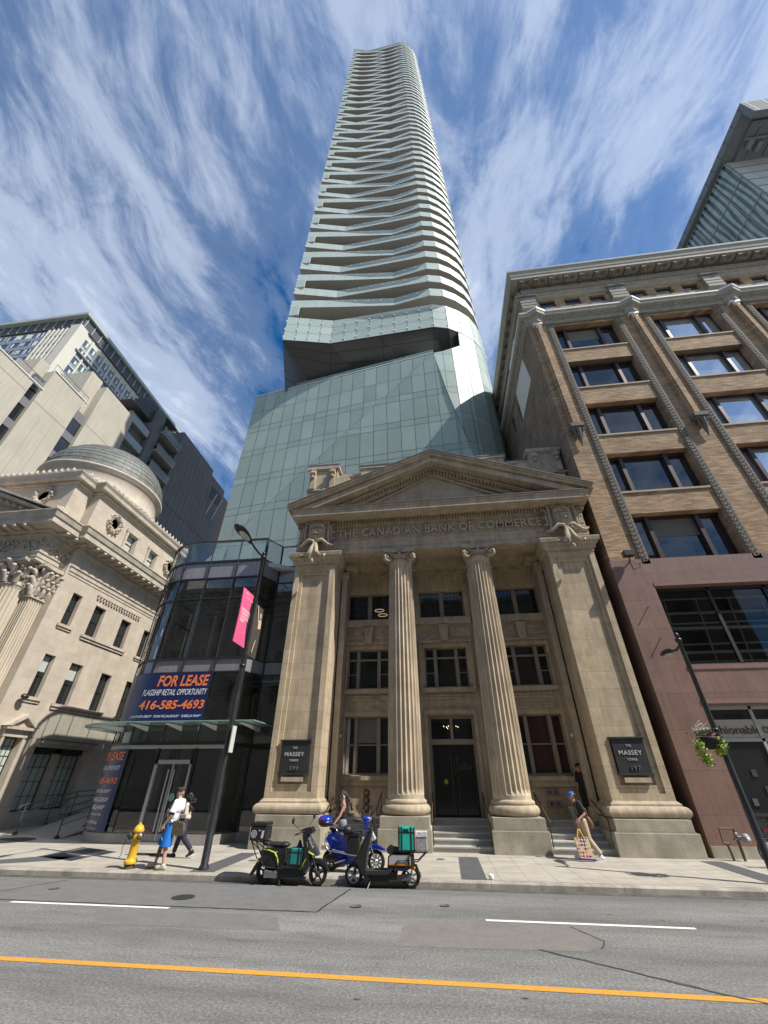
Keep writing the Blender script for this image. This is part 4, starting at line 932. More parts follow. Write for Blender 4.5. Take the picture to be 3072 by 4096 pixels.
# stone base, fascia behind canopy
b_ = MB(); bandring(b_, 0, SEND, .05, .43, -.12, .06); b_.add([(-8.45,17.30,.05),(-7.95,18.28,.05),(-6.5,18.28,.05),(-8.45,17.30,.43),(-7.95,18.28,.43),(-6.5,18.28,.43)],[(0,1,4,3),(1,2,5,4)]); robj(b_, 'base_course', P('grey_granite_base', (0.27,0.255,0.235), 0.7, var=0.12, speck=0.2))
b_ = MB(); bandring(b_, 0, SEND, 3.10, 3.27, -.1, .05); bandring(b_, 0, SEND, 3.27, 3.9, -.12, -.04); robj(b_, 'fascia', P('fascia_panel', (0.36,0.36,0.34), 0.5))
# inside: floors, back wall, white columns, ceiling pipes
IN = P('shop_interior', (0.42,0.42,0.41), 0.9, var=0.2, vscale=1.2); INC = P('shop_concrete_column', (0.55,0.55,0.53), 0.8, var=0.08)
i_ = MB()
for z in (.2,3.35,6.1,10.6): 
    pl = [rp(s,-.15) for s in [0,1,2,3,3.9,4.6,5.3,6,6.7,7.4,8.5,12]]; pl = [(-6.6,19.6),(-6.6,18.6),(-8.1,18.5)]+pl+[(rp(12)[0]+.15,27),(-6.6,27)]; i_.prism(pl[::-1], z, z+.28, 'z')
i_.box(-14.4,22.6,.2,-6.6,22.8,11.5); robj(i_, 'floors', IN)
for x, y in ((-9.3,19.0),(-12.4,19.3),(-9.4,21.6),(-12.6,21.6)): robj(MB().lathe(x,y,[(.27,.45),(.27,10.7)],20), 'inner_column', INC)
fn = MB()
for s in (1.42,2.92,4.37,5.5): x, y = rp(s,-.12); x2, y2 = rp(s,-.42); fn.add([(x,y,3.6),(x2,y2,3.6),(x2,y2,10.4),(x,y,10.4),(x+.05,y,3.6),(x2+.05,y2,3.6),(x2+.05,y2,10.4),(x+.05,y,10.4)],[(0,1,2,3),(4,7,6,5),(0,3,7,4),(1,5,6,2)])
robj(fn, 'glass_fins', P('pale_fin', (0.55,0.58,0.57), 0.4))
pp = MB(); random.seed(5)
for z in (5.75,9.9,10.2):
    for i in range(5): y = 18.3+i*.8; pp.tube([(-13.4,y,z),(-7,y+random.uniform(-.2,.2),z)], .04+.02*(i % 2), 6)
    for i in range(6): x = -13+i*1.1; pp.tube([(x,18,z+.15),(x+.3,22,z+.15)], .03, 5)
robj(pp, 'ceiling_pipes', P('grey_pipe', (0.16,0.16,0.16), 0.5))
# roof behind the glass parapet
rf = MB(); pl = [rp(s,-.2) for s in [0,2,3.9,4.6,5.3,6,6.7,7.4,8.5,15]]; rf.prism([(-6.6,18.6),(-8.1,18.5)][::-1]+pl+[(-14.4,30),(-6.6,30)], 11.2, 11.4, 'z'); robj(rf, 'roof', P('pale_roof', (0.6,0.6,0.58), 0.8))
# canopy
cn = MB(); bandring(cn, -1.35, 6.6, 3.93, 3.965, -.05, 1.35); 
cn = MB(); n = 26
ss_ = [0+6.4*i/n for i in range(n+1)]
def cp(s, off): return rp(s, off)
for a, b in zip(ss_, ss_[1:]):
    A, B, C, D = cp(a,1.30), cp(b,1.30), cp(b,.02), cp(a,.02); cn.add([(*A,3.93),(*B,3.93),(*C,3.93),(*D,3.93),(*A,3.96),(*B,3.96),(*C,3.96),(*D,3.96)],[(0,1,2,3),(7,6,5,4),(1,0,4,5)])
cn.box(-8.4,16.05,3.93,-7.0,18.2,3.96)
co_ = robj(cn, 'canopy', P('canopy_glass', (0.30,0.46,0.41), 0.1, spec=0.8, alpha=0.72))
for s in (-.75,.7,2.2,3.7,5.0,6.1):
    a_ = MB(); 
    if s < 0: I, Oo = (-7.6,18.2), (-7.6,16.2)
    else: I, Oo = rp(s,.02), rp(s,1.18)
    d = Vector((Oo[0]-I[0],Oo[1]-I[1],0)); L_ = d.length; d.normalize(); nn = Vector((-d.y,d.x,0))*.02; I3 = Vector((*I,0)); vs = []
    for q in (nn,-nn):
        for u, z in ((0,3.9),(L_,3.9),(L_,3.86),(0,3.72)): vs.append(I3+d*u+q+Vector((0,0,z)))
    a_.add(vs,[(0,1,2,3),(7,6,5,4),(0,4,5,1),(1,5,6,2),(2,6,7,3)]); robj(a_, 'canopy_bracket', P('white_steel', (0.62,0.64,0.62), 0.4), co_)
# door
dm = P('brushed_steel', (0.55,0.56,0.55), 0.3, metal=0.7); d = MB()
for x0,x1,z0,z1 in ((-11.32,-11.20,.15,2.72),(-9.86,-9.78,.15,2.72),(-11.32,-9.78,2.58,2.72),(-10.55,-10.50,.25,2.58)): d.box(x0,17.25,z0,x1,17.38,z1)
do = robj(d, 'entrance_frame', dm); robj(MB().box(-11.25,17.2,.13,-9.8,17.9,.2), 'threshold', dm)
h_ = MB(); h_.tube([(-10.64,17.2,.5),(-10.64,17.2,2.4)],.02,8); h_.tube([(-10.40,17.2,.5),(-10.40,17.2,2.4)],.02,8); robj(h_, 'door_handles', dm, do)
st = MB().lathe(0,0,[(.13,0),(.001,0)],20).xform(Matrix.Translation((-10.30,17.28,1.52)) @ Matrix.Rotation(pi/2,4,'X')); robj(st, 'door_sticker', P('green_sticker', (0.20,0.33,0.27), 0.5), do)
dg = MB().quad((-11.2,17.33,.2),(-9.86,17.33,.2),(-9.86,17.33,2.58),(-11.2,17.33,2.58)).quad((-11.2,17.33,2.75),(-9.86,17.33,2.75),(-9.86,17.33,3.1),(-11.2,17.33,3.1)); dg.quad((-12.3,17.35,.45),(-11.32,17.35,.45),(-11.32,17.35,3.1),(-12.3,17.35,3.1)); robj(dg, 'door_glass', GLr, do)
fr = MB(); fr.box(-9.78,17.28,.4,-9.70,17.4,3.12); fr.box(-11.36,17.28,2.72,-11.30,17.4,3.12); robj(fr, 'door_posts', MUL)
# signs (their own things: sheets fixed on the glass)
NAVY = P('sign_navy', (0.012,0.018,0.085), 0.35, var=0.05); SW = P('sign_white', (0.75,0.76,0.80), 0.5); SO = P('sign_orange', (0.78,0.19,0.06), 0.5)
def place_s(mb, s, z, off):     # local +x of the text runs towards smaller s
    out = []
    for p in mb.v:
        x, y = rp(s-p[0], off); out.append((x, y, z+p[1]))
    mb.v = out; return mb
def dense(mb, step=.12):
    bm = bmesh.new(); vs = [bm.verts.new(p) for p in mb.v]
    for f in mb.f:
        try: bm.faces.new([vs[i] for i in f])
        except ValueError: pass
    x0 = min(p[0] for p in mb.v); x1 = max(p[0] for p in mb.v); x = x0+step
    while x < x1:
        bmesh.ops.bisect_plane(bm, geom=bm.verts[:]+bm.edges[:]+bm.faces[:], plane_co=(x,0,0), plane_no=(1,0,0)); x += step
    o = MB(); bm.verts.index_update(); o.add([tuple(v.co) for v in bm.verts], [tuple(v.index for v in f.verts) for f in bm.faces]); bm.free(); return o
def sign_text(lines, parent, off=.10):
    for (s, w, h_, sc, z, bo, sh, mat) in lines:
        q = dense(text_mb(s, w, h_, 0, bo, sh, 1.02, 'R')); place_s(q, sc, z, off); q.obj('lettering', mat, parent)
sgn = MB(); skin(sgn, 1.38, 6.6, 3.96, 5.98, .085); skin(sgn, 1.38, 6.6, 3.96, 5.98, .075); s1 = sgn.obj('lease_sign', NAVY); tag(s1, 'large navy FOR LEASE sign wrapped round the curved glass above the canopy', 'sign', 'navy lease signs on the shop')
sign_text([('FOR LEASE',2.36,.46,1.46,5.66,.03,.14,SO),('FLAGSHIP RETAIL OPPORTUNITY',2.95,.24,1.44,5.20,.004,.14,SW),('416-585-4693',2.96,.36,1.43,4.71,.03,.14,SO),('JONATHON GRAY*   RYAN MCLAUGHLIN*   ISABELLA HAAF*',3.25,.13,1.46,4.26,.004,.14,SW),('millichap',.42,.08,4.95,4.03,.0,.2,SW)], s1)
sgn = MB(); skin(sgn, 4.22, 7.3, .45, 3.1, .085); s2 = sgn.obj('lease_sign', NAVY); tag(s2, 'tall navy FOR LEASE sign on the curved ground floor glass under the canopy', 'sign', 'navy lease signs on the shop')
sign_text([('FOR LEASE',1.55,.30,4.34,2.86,.025,.1,SO),('FLAGSHIP RETAIL OPPORTUNITY',1.75,.15,4.36,2.46,.004,.1,SW),('416-585-4693',1.85,.22,4.33,2.03,.025,.1,SO),('JONATHON GRAY*',1.15,.15,4.50,1.68,.004,.1,SW),('RYAN MCLAUGHLIN*',1.25,.15,4.48,1.43,.004,.1,SW),('ISABELLA HAAF*',.9,.15,4.55,1.19,.004,.1,SW),('Sales Associates',.75,.08,4.62,.98,0,.1,SW),('Marcus & Millichap',.95,.13,4.70,.72,.0,.1,SW),('millichap.ca/brokerage',.75,.06,4.70,.55,0,.1,SW)], s2)
# ================================================================ DOMED LIMESTONE BANK (left)
LM = thing('domed_bank', 'pale limestone bank with grey dome, leafy column capitals and sash windows at far left', 'building', (-20.5, 18, 0))
def lobj(mb, name, mats, parent=None, bevel=0): return mb.xform(Matrix.Translation((20.5,-18,0))).obj(name, mats, parent or LM, bevel)
LST = P('limestone', (0.47,0.405,0.325), 0.85, var=0.13, vscale=1.3, speck=0.06, bump=0.2, bscale=30, stain=((0.36,0.31,0.25),0.4,1.2), block=(1.0,0.42,0.005,0.72,0.05))
LSC = P('limestone_carved', (0.475,0.415,0.34), 0.85, var=0.14, vscale=3, speck=0.06, bump=0.3, bscale=30, stain=((0.26,0.22,0.18),0.6,1.6))
LWF = P('sash_frame', (0.018,0.020,0.024), 0.4); LGL = DGLASS('sash_glass', (0.02,0.022,0.022), 0.04)
XW = -20.5
def wx(y): return y-18.1     # wall coordinate along +Y
ow = [(19.17,19.85,9.2,11.02),(21.0,21.88,9.13,10.93),(23.42,24.33,9.07,10.9),(25.77,26.5,9.07,10.9),(28.3,29.1,9.07,10.9),
      (19.17,19.85,5.53,7.6),(21.0,21.86,5.45,7.55),(23.42,24.3,5.42,7.5),(25.77,26.6,5.35,7.48),(28.3,29.1,5.35,7.48),
      (18.95,19.95,1.45,3.75),(27.0,28.6,.3,3.3)]
mb = MB(); hs = [(wx(a),wx(b),c,d) for a,b,c,d in ow]+[(wx(20.95),wx(24.55),.75,3.45,.55)]
mb.wall((XW,18.1,0),(0,1,0),0,wx(34),.0,13.3,hs,.30,n=(-1,0,0))
mb.quad((XW,18.1,0),(-33,18.1,0),(-33,18.1,13.3),(XW,18.1,13.3))
mb.box(-33,18.4,0,XW-.7,34,13.3)
mb.box(XW-.02,18.02,0,XW+.1,20.9,.95); mb.box(XW-.02,24.6,0,XW+.1,34,.95); mb.box(XW,20.9,0,XW+.1,24.6,.7)
lobj(mb, 'wall', LST)
for a,b,c,d in ow[:10]:
    mb = MB()
    if a in (21.0,): mb.box(XW-.02,20.75,c-.16,XW+.13,24.55,c-.02); mb.box(XW-.02,20.8,c-.30,XW+.07,24.5,c-.16)
    elif a in (23.42,): continue
    else: mb.box(XW-.02,a-.18,c-.14,XW+.12,b+.18,c); mb.box(XW-.02,a-.12,c-.26,XW+.06,b+.12,c-.14)
    lobj(mb, 'window_sill', LSC)
mb = MB(); mb.box(XW-.02,20.8,11.45,XW+.12,24.95,11.55)
for i in range(17): mb.box(XW,20.85+i*.245,11.27,XW+.10,20.97+i*.245,11.45)
lobj(mb, 'dentil_band', LSC)
mb = MB(); mb.box(XW,18.85,1.3,XW+.12,18.95,3.85); mb.box(XW,19.95,1.3,XW+.12,20.05,3.85); mb.box(XW,18.8,3.75,XW+.14,20.1,4.05); mb.box(XW,18.7,4.05,XW+.30,20.3,4.18)
mb.prism([(18.62,4.18),(20.4,4.18),(19.5,4.72)],XW,XW+.16,'x'); mb.prism([(18.6,4.18),(18.85,4.18),(19.5,4.58),(20.15,4.18),(20.4,4.18),(19.5,4.76)],XW,XW+.34,'x'); mb.box(XW,18.8,1.2,XW+.16,20.1,1.32); lobj(mb, 'pedimented_surround', LSC)
mb = MB(); mb.box(XW,20.85,3.62,XW+.24,24.75,3.74); mb.box(XW,20.95,3.45,XW+.12,24.65,3.62); lobj(mb, 'lintel', LSC)
mb = MB(); mb.prism([(26.9,3.6),(28.8,3.6),(27.85,4.2)],XW,XW+.3,'x'); mb.box(XW,26.85,3.45,XW+.2,28.8,3.6); lobj(mb, 'door_pediment', LSC)
lobj(MB().box(XW,20.8,3.74,XW+.28,24.8,3.80), 'lead_flashing', P('blue_lead', (0.12,0.13,0.17), 0.5))
mb = MB(); mb.box(XW-.54,22.62,.75,XW-.30,23.0,3.45); lobj(mb, 'window_pier', LST)
def sash(a, b, c, d, dep=.26, bars=None, blind=0):
    f = MB(); x = XW-dep
    f.box(x-.03,a,c,x+.03,a+.05,d); f.box(x-.03,b-.05,c,x+.03,b,d); f.box(x-.03,a,d-.05,x+.03,b,d); f.box(x-.03,a,c,x+.03,b,c+.06)
    if bars:
        for i in range(1, bars[0]): y = a+(b-a)*i/bars[0]; f.box(x,y-.012,c,x+.025,y+.012,d)
        for i in range(1, bars[1]): z = c+(d-c)*i/bars[1]; f.box(x,a,z-.012,x+.025,b,z+.012)
    else: f.box(x-.02,a,(c+d)/2-.03,x+.035,b,(c+d)/2+.03)
    o = lobj(f, 'window', LWF); g = MB().quad((x,a,c),(x,b,c),(x,b,d),(x,a,d)); lobj(g, 'pane', LGL, o)
    if blind:
        q = MB(); q.quad((x+.004,a+.05,d-(d-c)*blind),(x+.004,b-.05,d-(d-c)*blind),(x+.004,b-.05,d-.05),(x+.004,a+.05,d-.05)); lobj(q, 'blind', P('roller_blind', (0.42,0.46,0.42), 0.6), o)
for i, (a,b,c,d) in enumerate(ow[:10]): sash(a,b,c,d, blind=.40 if i in (5,6) else 0)
sash(18.95,19.95,1.45,3.75,.28,(4,6),.9); sash(20.98,22.6,.75,3.2,.5,(4,4),.97); sash(23.0,24.5,.75,3.2,.5,(4,4),.97)
lobj(MB().box(XW-.55,20.95,3.2,XW-.3,24.55,3.45), 'shade_box', LWF)
lobj(MB().box(XW-.3,27,.3,XW-.25,28.6,3.3), 'side_door', P('dark_door', (0.02,0.02,0.02), 0.5))
# entablature: path goes along the side wall, steps out at the corner block, then along the front
pth = [(XW,34),(XW,18.25),(XW-.35+.0,18.25),(XW-.35,16.45),(-33,16.45)]
pth = [(XW,34),(XW,18.3),(-20.88,18.3),(-20.88,16.45),(-33.5,16.45)]
mb = MB()
mb.sweep(pth,[(.0,11.78),(.03,11.8),(.03,11.95),(.07,11.97),(.07,12.15),(.13,12.22),(.13,12.28),(.02,12.30),(.02,13.10),(.10,13.16),(.10,13.2),(.20,13.22),(.20,13.38),(.28,13.42),(.30,13.55),(.95,13.58),(.95,13.88),(1.02,13.92),(1.10,14.2),(1.14,14.22),(1.14,14.28),(0,14.40)],side=1)
lobj(mb, 'entablature', LSC)
mb = MB(); mb.box(-33.5,16.5,11.78,-20.9,18.3,14.35); mb.box(-33.5,18.0,13.3,XW-.1,34,14.35); lobj(mb, 'entablature_core', LST)
# modillions and dentils
def along(p0, p1, step, fn, st=0.2):
    d = Vector((p1[0]-p0[0], p1[1]-p0[1], 0)); L_ = d.length; d.normalize(); n = Vector((d.y,-d.x,0)) ; t = st
    while t < L_-.05: fn(Vector((*p0,0))+d*t, d, n); t += step
def block_at(mb, p, d, n, w, o0, o1, z0, z1):
    a = p-d*w/2; b = p+d*w/2; vs = [a+n*o0,b+n*o0,b+n*o1,a+n*o1]; mb.add([(v.x,v.y,z0) for v in vs]+[(v.x,v.y,z1) for v in vs],[(0,1,2,3),(7,6,5,4),(0,4,5,1),(1,5,6,2),(2,6,7,3),(3,7,4,0)])
segs = [((XW,18.3),(XW,33)),((-20.88,16.45),(-20.88,18.3)),((-33,16.45),(-20.88,16.45))]
for p0, p1 in segs:
    s_ = 1; mb = MB()
    along(p0,p1,.62,lambda p,d,n: (block_at(mb,p,d,n,.20,.28,.90,13.42,13.56), mb.ell(p+n*.86+Vector((0,0,13.46)),(.12,.12,.10),8,k=6), mb.ell(p+n*.50+Vector((0,0,13.42)),(.10,.10,.08),6,k=4)),.3)
    along(p0,p1,.16,lambda p,d,n: block_at(mb,p,d,n,.09,.1,.22,13.22,13.36),.1)
    along(p0,p1,.20,lambda p,d,n: mb.ell(p+n*.22+Vector((0,0,13.45)),(.06,.06,.05),6,k=4),.1)
    lobj(mb, 'modillions', LSC)
mb = MB(); random.seed(21)   # carved frieze scrolls on the projecting corner
for p0, p1 in segs[1:]:
    def scr(p, d, n):
        s_ = random.choice((-1,1)); spiral(mb,p+n*.07+Vector((0,0,12.7)),d*s_,(0,0,1),.26,.05,1.4,.06,.03,18)
        for i in range(4): mb.ell(p+n*.08+d*random.uniform(-.25,.25)+Vector((0,0,12.7+random.uniform(-.3,.3))),(.07,.07,.10),6,k=4)
    along(p0,p1,.55,scr,.3)
lobj(mb, 'carved_frieze', LSC)
# attic storey
ya = 16.75
ap = [(XW-.0,27.2),(XW,18.0),(-21.15,18.0),(-21.15,ya),(-33,ya)]
mb = MB(); hs = [(wx(21.15),wx(22.05),14.95,16.17),(wx(23.55),wx(24.4),14.9,16.12)]
XA = XW-.02
mb.wall((XA,18.1,0),(0,1,0),-.1,wx(27.2),14.2,17.1,hs,.3,n=(-1,0,0)); mb.quad((XA,18.0,14.2),(-21.15,18.0,14.2),(-21.15,18.0,17.1),(XA,18.0,17.1))
mb.quad((-21.15,ya,14.2),(-21.15,18.0,14.2),(-21.15,18.0,17.1),(-21.15,ya,17.1)); mb.quad((-33,ya,14.2),(-21.15,ya,14.2),(-21.15,ya,17.1),(-33,ya,17.1)); mb.box(-33,18.4,14.2,XW-.5,27.2,17.3); mb.quad((XA,27.2,14),(-33,27.2,14),(-33,27.2,17.1),(XA,27.2,17.1))
lobj(mb, 'attic_wall', LST)
for a,b,c,d in ((21.15,22.05,14.95,16.17),(23.55,24.4,14.9,16.12)): sash(a,b,c,d,blind=.9)
mb = MB(); mb.sweep([(XA,27.2),(XA,18.0),(-21.15,18.0),(-21.15,ya),(-33,ya)],[(0,17.0),(.05,17.03),(.05,17.15),(.14,17.2),(.14,17.3),(.40,17.34),(.42,17.55),(.52,17.72),(.52,17.78),(0,17.84)],side=1)
for a,b,c,d in ((21.15,22.05,14.95,16.17),(23.55,24.4,14.9,16.12)):
    mb.box(XA,a-.2,c-.1,XA+.1,a-.02,d+.12); mb.box(XA,b+.02,c-.1,XA+.1,b+.2,d+.12); mb.box(XA,a-.26,d+.05,XA+.12,b+.26,d+.24)
at_segs = [((XA,18.0),(XA,27.2)),((-21.15,ya),(-21.15,18.0)),((-33,ya),(-21.15,ya))]
for p0, p1 in at_segs: along(p0,p1,.13,lambda p,d,n: block_at(mb,p,d,n,.07,.1,.2,17.2,17.32),.1)
lobj(mb, 'attic_cornice', LSC)
mb = MB()
for p0, p1 in at_segs: along(p0,p1,.42,lambda p,d,n: (mb.ell(p+n*.42+Vector((0,0,17.92)),(.10,.10,.15),7,k=5), mb.ell(p+n*.42+d*.13+Vector((0,0,17.86)),(.09,.07,.08),6,k=4), mb.ell(p+n*.42-d*.13+Vector((0,0,17.86)),(.09,.07,.08),6,k=4), mb.ell(p+n*.42+Vector((0,0,18.06)),(.05,.05,.08),5,k=4)),.2)
lobj(mb, 'cresting', LSC)
def wreath(c, n, r=.50):
    n = Vector(n); t = Vector((0,0,1)).cross(n).normalized(); q = MB(); random.seed(int(c[1]*10))
    for i in range(64):
        a = 2*pi*i/64+random.uniform(-.04,.04); rr = r+random.uniform(-.10,.12); p = Vector(c)+t*(rr*cos(a))+Vector((0,0,rr*sin(a)))+n*(.10+random.uniform(-.03,.08)); q.ell(p,(.075,.075,.06),6,k=4,rot=Matrix.Rotation(a,3,'X'))
    R_ = Matrix((t, Vector((0,0,1)), n)).transposed().to_4x4(); R_.translation = Vector(c)
    q2 = MB().lathe(0,0,[(.62,-.05),(.62,.08),(.40,.14),(.36,.02),(.34,-.2)],28).xform(R_); q.merge(q2); o = lobj(q, 'wreath_window', LSC)
    g = MB().lathe(0,0,[(.38,-.02),(.001,-.02)],24).xform(R_); lobj(g, 'pane', LGL, o)
wreath((XA+.02,19.75,16.03),(1,0,0)); wreath((XA+.02,26.05,15.95),(1,0,0)); wreath((-23.0,ya-.02,16.35),(0,-1,0),.55); wreath((-29,ya-.02,16.35),(0,-1,0),.55)
mb = MB()
for i in range(5): a = i-2; mb.ell((-20.35,16.1+a*.0+.02,14.5),(.01,.01,.01),5,k=4); mb.ell((-20.3+.0,15.98+.11*a,14.62-.05*abs(a)),(.08,.08,.22),7,k=6,rot=Matrix.Rotation(-.35*a,3,'X'))
lobj(mb, 'acroterion', LSC)
# front pediment rising to the left
mb = MB(); pzl = lambda x: 14.35+(-20.2-x)*.42
for y0,y1,dz,th in ((15.35,16.9,0,.22),(15.5,16.9,.22,.28)):
    mb.prism([(-20.1,14.32-dz),(-20.1,14.32-dz-.1 if dz else 14.28),(-26.7,pzl(-26.7)-dz-th),(-26.7,pzl(-26.7)-dz)],y0,y1,'y')
    mb.prism([(-33.3,14.32-dz),(-26.7,pzl(-26.7)-dz),(-26.7,pzl(-26.7)-dz-th),(-33.3,14.28-dz)],y0,y1,'y')
mb.prism([(-20.9,14.3),(-26.7,16.7),(-32.5,14.3)],16.4,16.9,'y'); lobj(mb, 'front_pediment', LSC)
mb = MB()
for i in range(10):
    x = -21.6-i*.55; mb.ell((x,15.95,pzl(x)-.62),(.13,.40,.12),8,k=6)
lobj(mb, 'pediment_modillions', LSC)
# dome
dx, dy, dr = -26.4, 23.2, 4.35
mb = MB(); mb.lathe(dx,dy,[(4.6,17.3),(4.6,18.6),(4.45,18.7),(4.45,18.9),(4.2,19.0),(4.2,19.5),(4.35,19.55),(4.35,19.65),(4.15,19.7),(4.15,21.2),(4.42,21.35),(4.45,21.5),(4.2,21.55)],64); lobj(mb, 'drum', LST)
DM = P('dome_lead', (0.165,0.17,0.15), 0.6, var=0.22, vscale=1.5, streak=0.25, stain=((0.08,0.08,0.07),0.6,1.2))
mb = MB(); pr = [(dr*cos(t), 21.5+dr*.88*sin(t)) for t in [pi/2*i/12 for i in range(13)]]; pr[-1] = (.001, pr[-1][1]); mb.lathe(dx,dy,pr,64); dm_ = lobj(mb, 'dome', DM)
mb = MB()
for i in range(40):
    a = 2*pi*i/40; mb.tube([(dx+(dr+.01)*cos(t)*cos(a), dy+(dr+.01)*cos(t)*sin(a), 21.5+(dr*.88+.01)*sin(t)) for t in [pi/2*.95*k/8 for k in range(9)]], .018, 4, cap=False)
for k in range(1, 14):
    t = pi/2*k/14; mb.tube([(dx+(dr+.01)*cos(t)*cos(a), dy+(dr+.01)*cos(t)*sin(a), 21.5+(dr*.88+.01)*sin(t)) for a in [2*pi*i/48 for i in range(49)]], .014, 4, cap=False)
mb.tube([(dx+4.4*cos(a), dy+4.4*sin(a), 21.52) for a in [2*pi*i/64 for i in range(65)]], .05, 6, cap=False)
lobj(mb, 'seams', P('dome_seam', (0.125,0.128,0.112), 0.6), dm_)
# raised roof block between attic and dome, with little bollards on the edge
mb = MB(); mb.box(-31.5,19.4,17.3,XW-1.0,27.0,18.4); mb.sweep([(XW-1.0,27),(XW-1.0,19.4),(-31.5,19.4)],[(0,18.3),(.2,18.4),(.25,18.6),(0,18.7)],side=1)
for i in range(9): y = 19.6+i*.9; mb.ell((XW-.85,y,18.72),(.12,.12,.14),8,k=6)
lobj(mb, 'roof_block', LSC)
# columns and fluted pilasters of the front
def fluted(mb, cx, cy, r0, r1, z0, z1, nfl=20):
    n = nfl*6; pr = [(r0,z0,0),(r0,z0+.12,0),(r0,z0+.2,1),(r0-(r0-r1)*.3,(z0+z1)/2,1),(r1,z1-.2,1),(r1,z1-.1,0),(r1,z1,0)]; vs = []
    for r, z, fl in pr:
        for i in range(n): a = 2*pi*i/n; d = sin(pi*(i % 6)/6)**.7; vs.append((cx+(r-.05*d*fl)*cos(a), cy+(r-.05*d*fl)*sin(a), z))
    mb.add(vs, [(j*n+i, j*n+(i+1) % n, (j+1)*n+(i+1) % n, (j+1)*n+i) for j in range(len(pr)-1) for i in range(n)])
def leafcap(mb, cx, cy, r, z0, sq=False, z1=11.78):
    H = z1-z0
    mb.lathe(cx,cy,[(r+.04,z0-.05),(r+.08,z0),(r+.04,z0+.06),(r-.02,z0+.1),(r,z0+H*.5),(r+.12,z0+H*.8),(r+.25,z1-.12)],24)
    random.seed(int(-cx*7))
    for row, (zz, out, k, ln) in enumerate(((z0+.08,.05,8,.5),(z0+.42,.09,8,.52),(z0+.8,.14,8,.4))):
        for i in range(k):
            a = 2*pi*(i+.5*(row % 2))/k; d = Vector((cos(a),sin(a),0)); t = Vector((-sin(a),cos(a),0)); c = Vector((cx,cy,0))
            pts = [c+d*(r+.02)+Vector((0,0,zz)), c+d*(r+.06+out*.5)+Vector((0,0,zz+ln*.45)), c+d*(r+.14+out)+Vector((0,0,zz+ln*.8)), c+d*(r+.26+out)+Vector((0,0,zz+ln*.9)), c+d*(r+.30+out)+Vector((0,0,zz+ln*.75))]
            mb.tube(pts,[.14,.16,.15,.12,.07],6)
            mb.ell(pts[3]+Vector((0,0,.0)),(.13,.13,.09),7,k=5)
            for s_ in (-1,1): mb.ell(pts[2]+t*.13*s_,(.07,.07,.10),6,k=4)
    for i in range(4):
        a = pi/4+pi/2*i; d = Vector((cos(a),sin(a),0)); c = Vector((cx,cy,z1-.32))+d*(r+.36); spiral(mb,c,d,(0,0,1),.17,.04,1.4,.055,.03,20,start=pi/2)
    ab = []
    cor = [(-1,-1),(1,-1),(1,1),(-1,1)]; R_ = r+.42
    for i in range(4):
        a, b2 = Vector(cor[i])*R_, Vector(cor[(i+1) % 4])*R_
        for t in [j/6 for j in range(6)]:
            p = a.lerp(b2,t); p -= ((a+b2)/2).normalized()*.2*sin(pi*t); ab.append((cx+p.x,cy+p.y))
    mb.prism(ab,z1-.12,z1+.02,'z')
for cx in (-21.95,-24.6,-28.8,-31.4):
    c = MB(); fluted(c,cx,17.05-.05,.62,.54,1.9,10.5); c.box(cx-.8,16.2,.1,cx+.8,17.9,1.6); c.lathe(cx,17.0,[(.74,1.6),(.82,1.7),(.74,1.8),(.66,1.84),(.7,1.92),(.62,1.95)],32); co2 = lobj(c, 'column', P('limestone_column', (0.48,0.415,0.32), 0.85, var=0.1, vscale=1.2, streak=0.15))
    k = MB(); leafcap(k,cx,17.0,.53,10.5); lobj(k, 'leaf_capital', LSC, co2)
c = MB()   # square fluted pilaster at the corner, facing the side
x0,x1,y0,y1 = -21.9,-20.93,17.25,18.3; pts = []
def flut_edge(a, b, n, nrm):
    out = []
    for i in range(n):
        t0, t1 = (i+.18)/n, (i+.82)/n
        for t, d in ((t0,0),(t0+.01/n,.045),(t0+.32/n,.06),(t1-.01/n,.045),(t1,0)): out.append((a[0]+(b[0]-a[0])*t-nrm[0]*d, a[1]+(b[1]-a[1])*t-nrm[1]*d))
    return out
pts = flut_edge((x0,y0),(x1,y0),7,(0,-1))+[(x1,y0)]+flut_edge((x1,y0),(x1,y1),7,(1,0))+[(x1,y1),(x0,y1)]
c.prism(pts,1.9,10.0,'z'); c.box(x0-.05,y0-.06,10.0,x1+.06,y1,10.14); c.box(x0-.15,y0-.15,.1,x1+.12,y1,1.9); co2 = lobj(c, 'corner_pilaster', P('limestone_column', (0,0,0)))
k = MB()
for row, (zz, out) in enumerate(((10.16,.06),(10.55,.12),(10.95,.18))):
    for i in range(3):
        for fx, nrm in (('x',(1,0)),('y',(0,-1))):
            if fx == 'x': base = Vector((x1,y0+.17+.35*i+(.0 if row % 2 else .0),zz))
            else: base = Vector((x0+.16+.33*i,y0,zz))
            n = Vector((*nrm,0)); pts_ = [base, base+n*(.05+out*.4)+Vector((0,0,.22)), base+n*(.12+out)+Vector((0,0,.38)), base+n*(.22+out)+Vector((0,0,.42)), base+n*(.24+out)+Vector((0,0,.34))]
            k.tube(pts_,[.13,.15,.14,.11,.06],6); k.ell(pts_[3],(.12,.12,.08),7,k=5)
spiral(k,(x1+.2,y0-.2,11.45),(1,-1,0),(0,0,1),.15,.04,1.4,.06,.03,20,start=pi/2); spiral(k,(x1+.18,y1-.1,11.45),(0,1,0),(0,0,1),.15,.04,1.4,.06,.03,20,start=pi/2)
k.box(x0,y0,10.14,x1,y1,11.6); k.prism([(x0-.2,y0-.35),(x1+.3,y0-.35),(x1+.4,y0-.3),(x1+.28,(y0+y1)/2),(x1+.4,y1),(x0-.2,y1)],11.62,11.80,'z'); lobj(k, 'leaf_capital', LSC, co2)
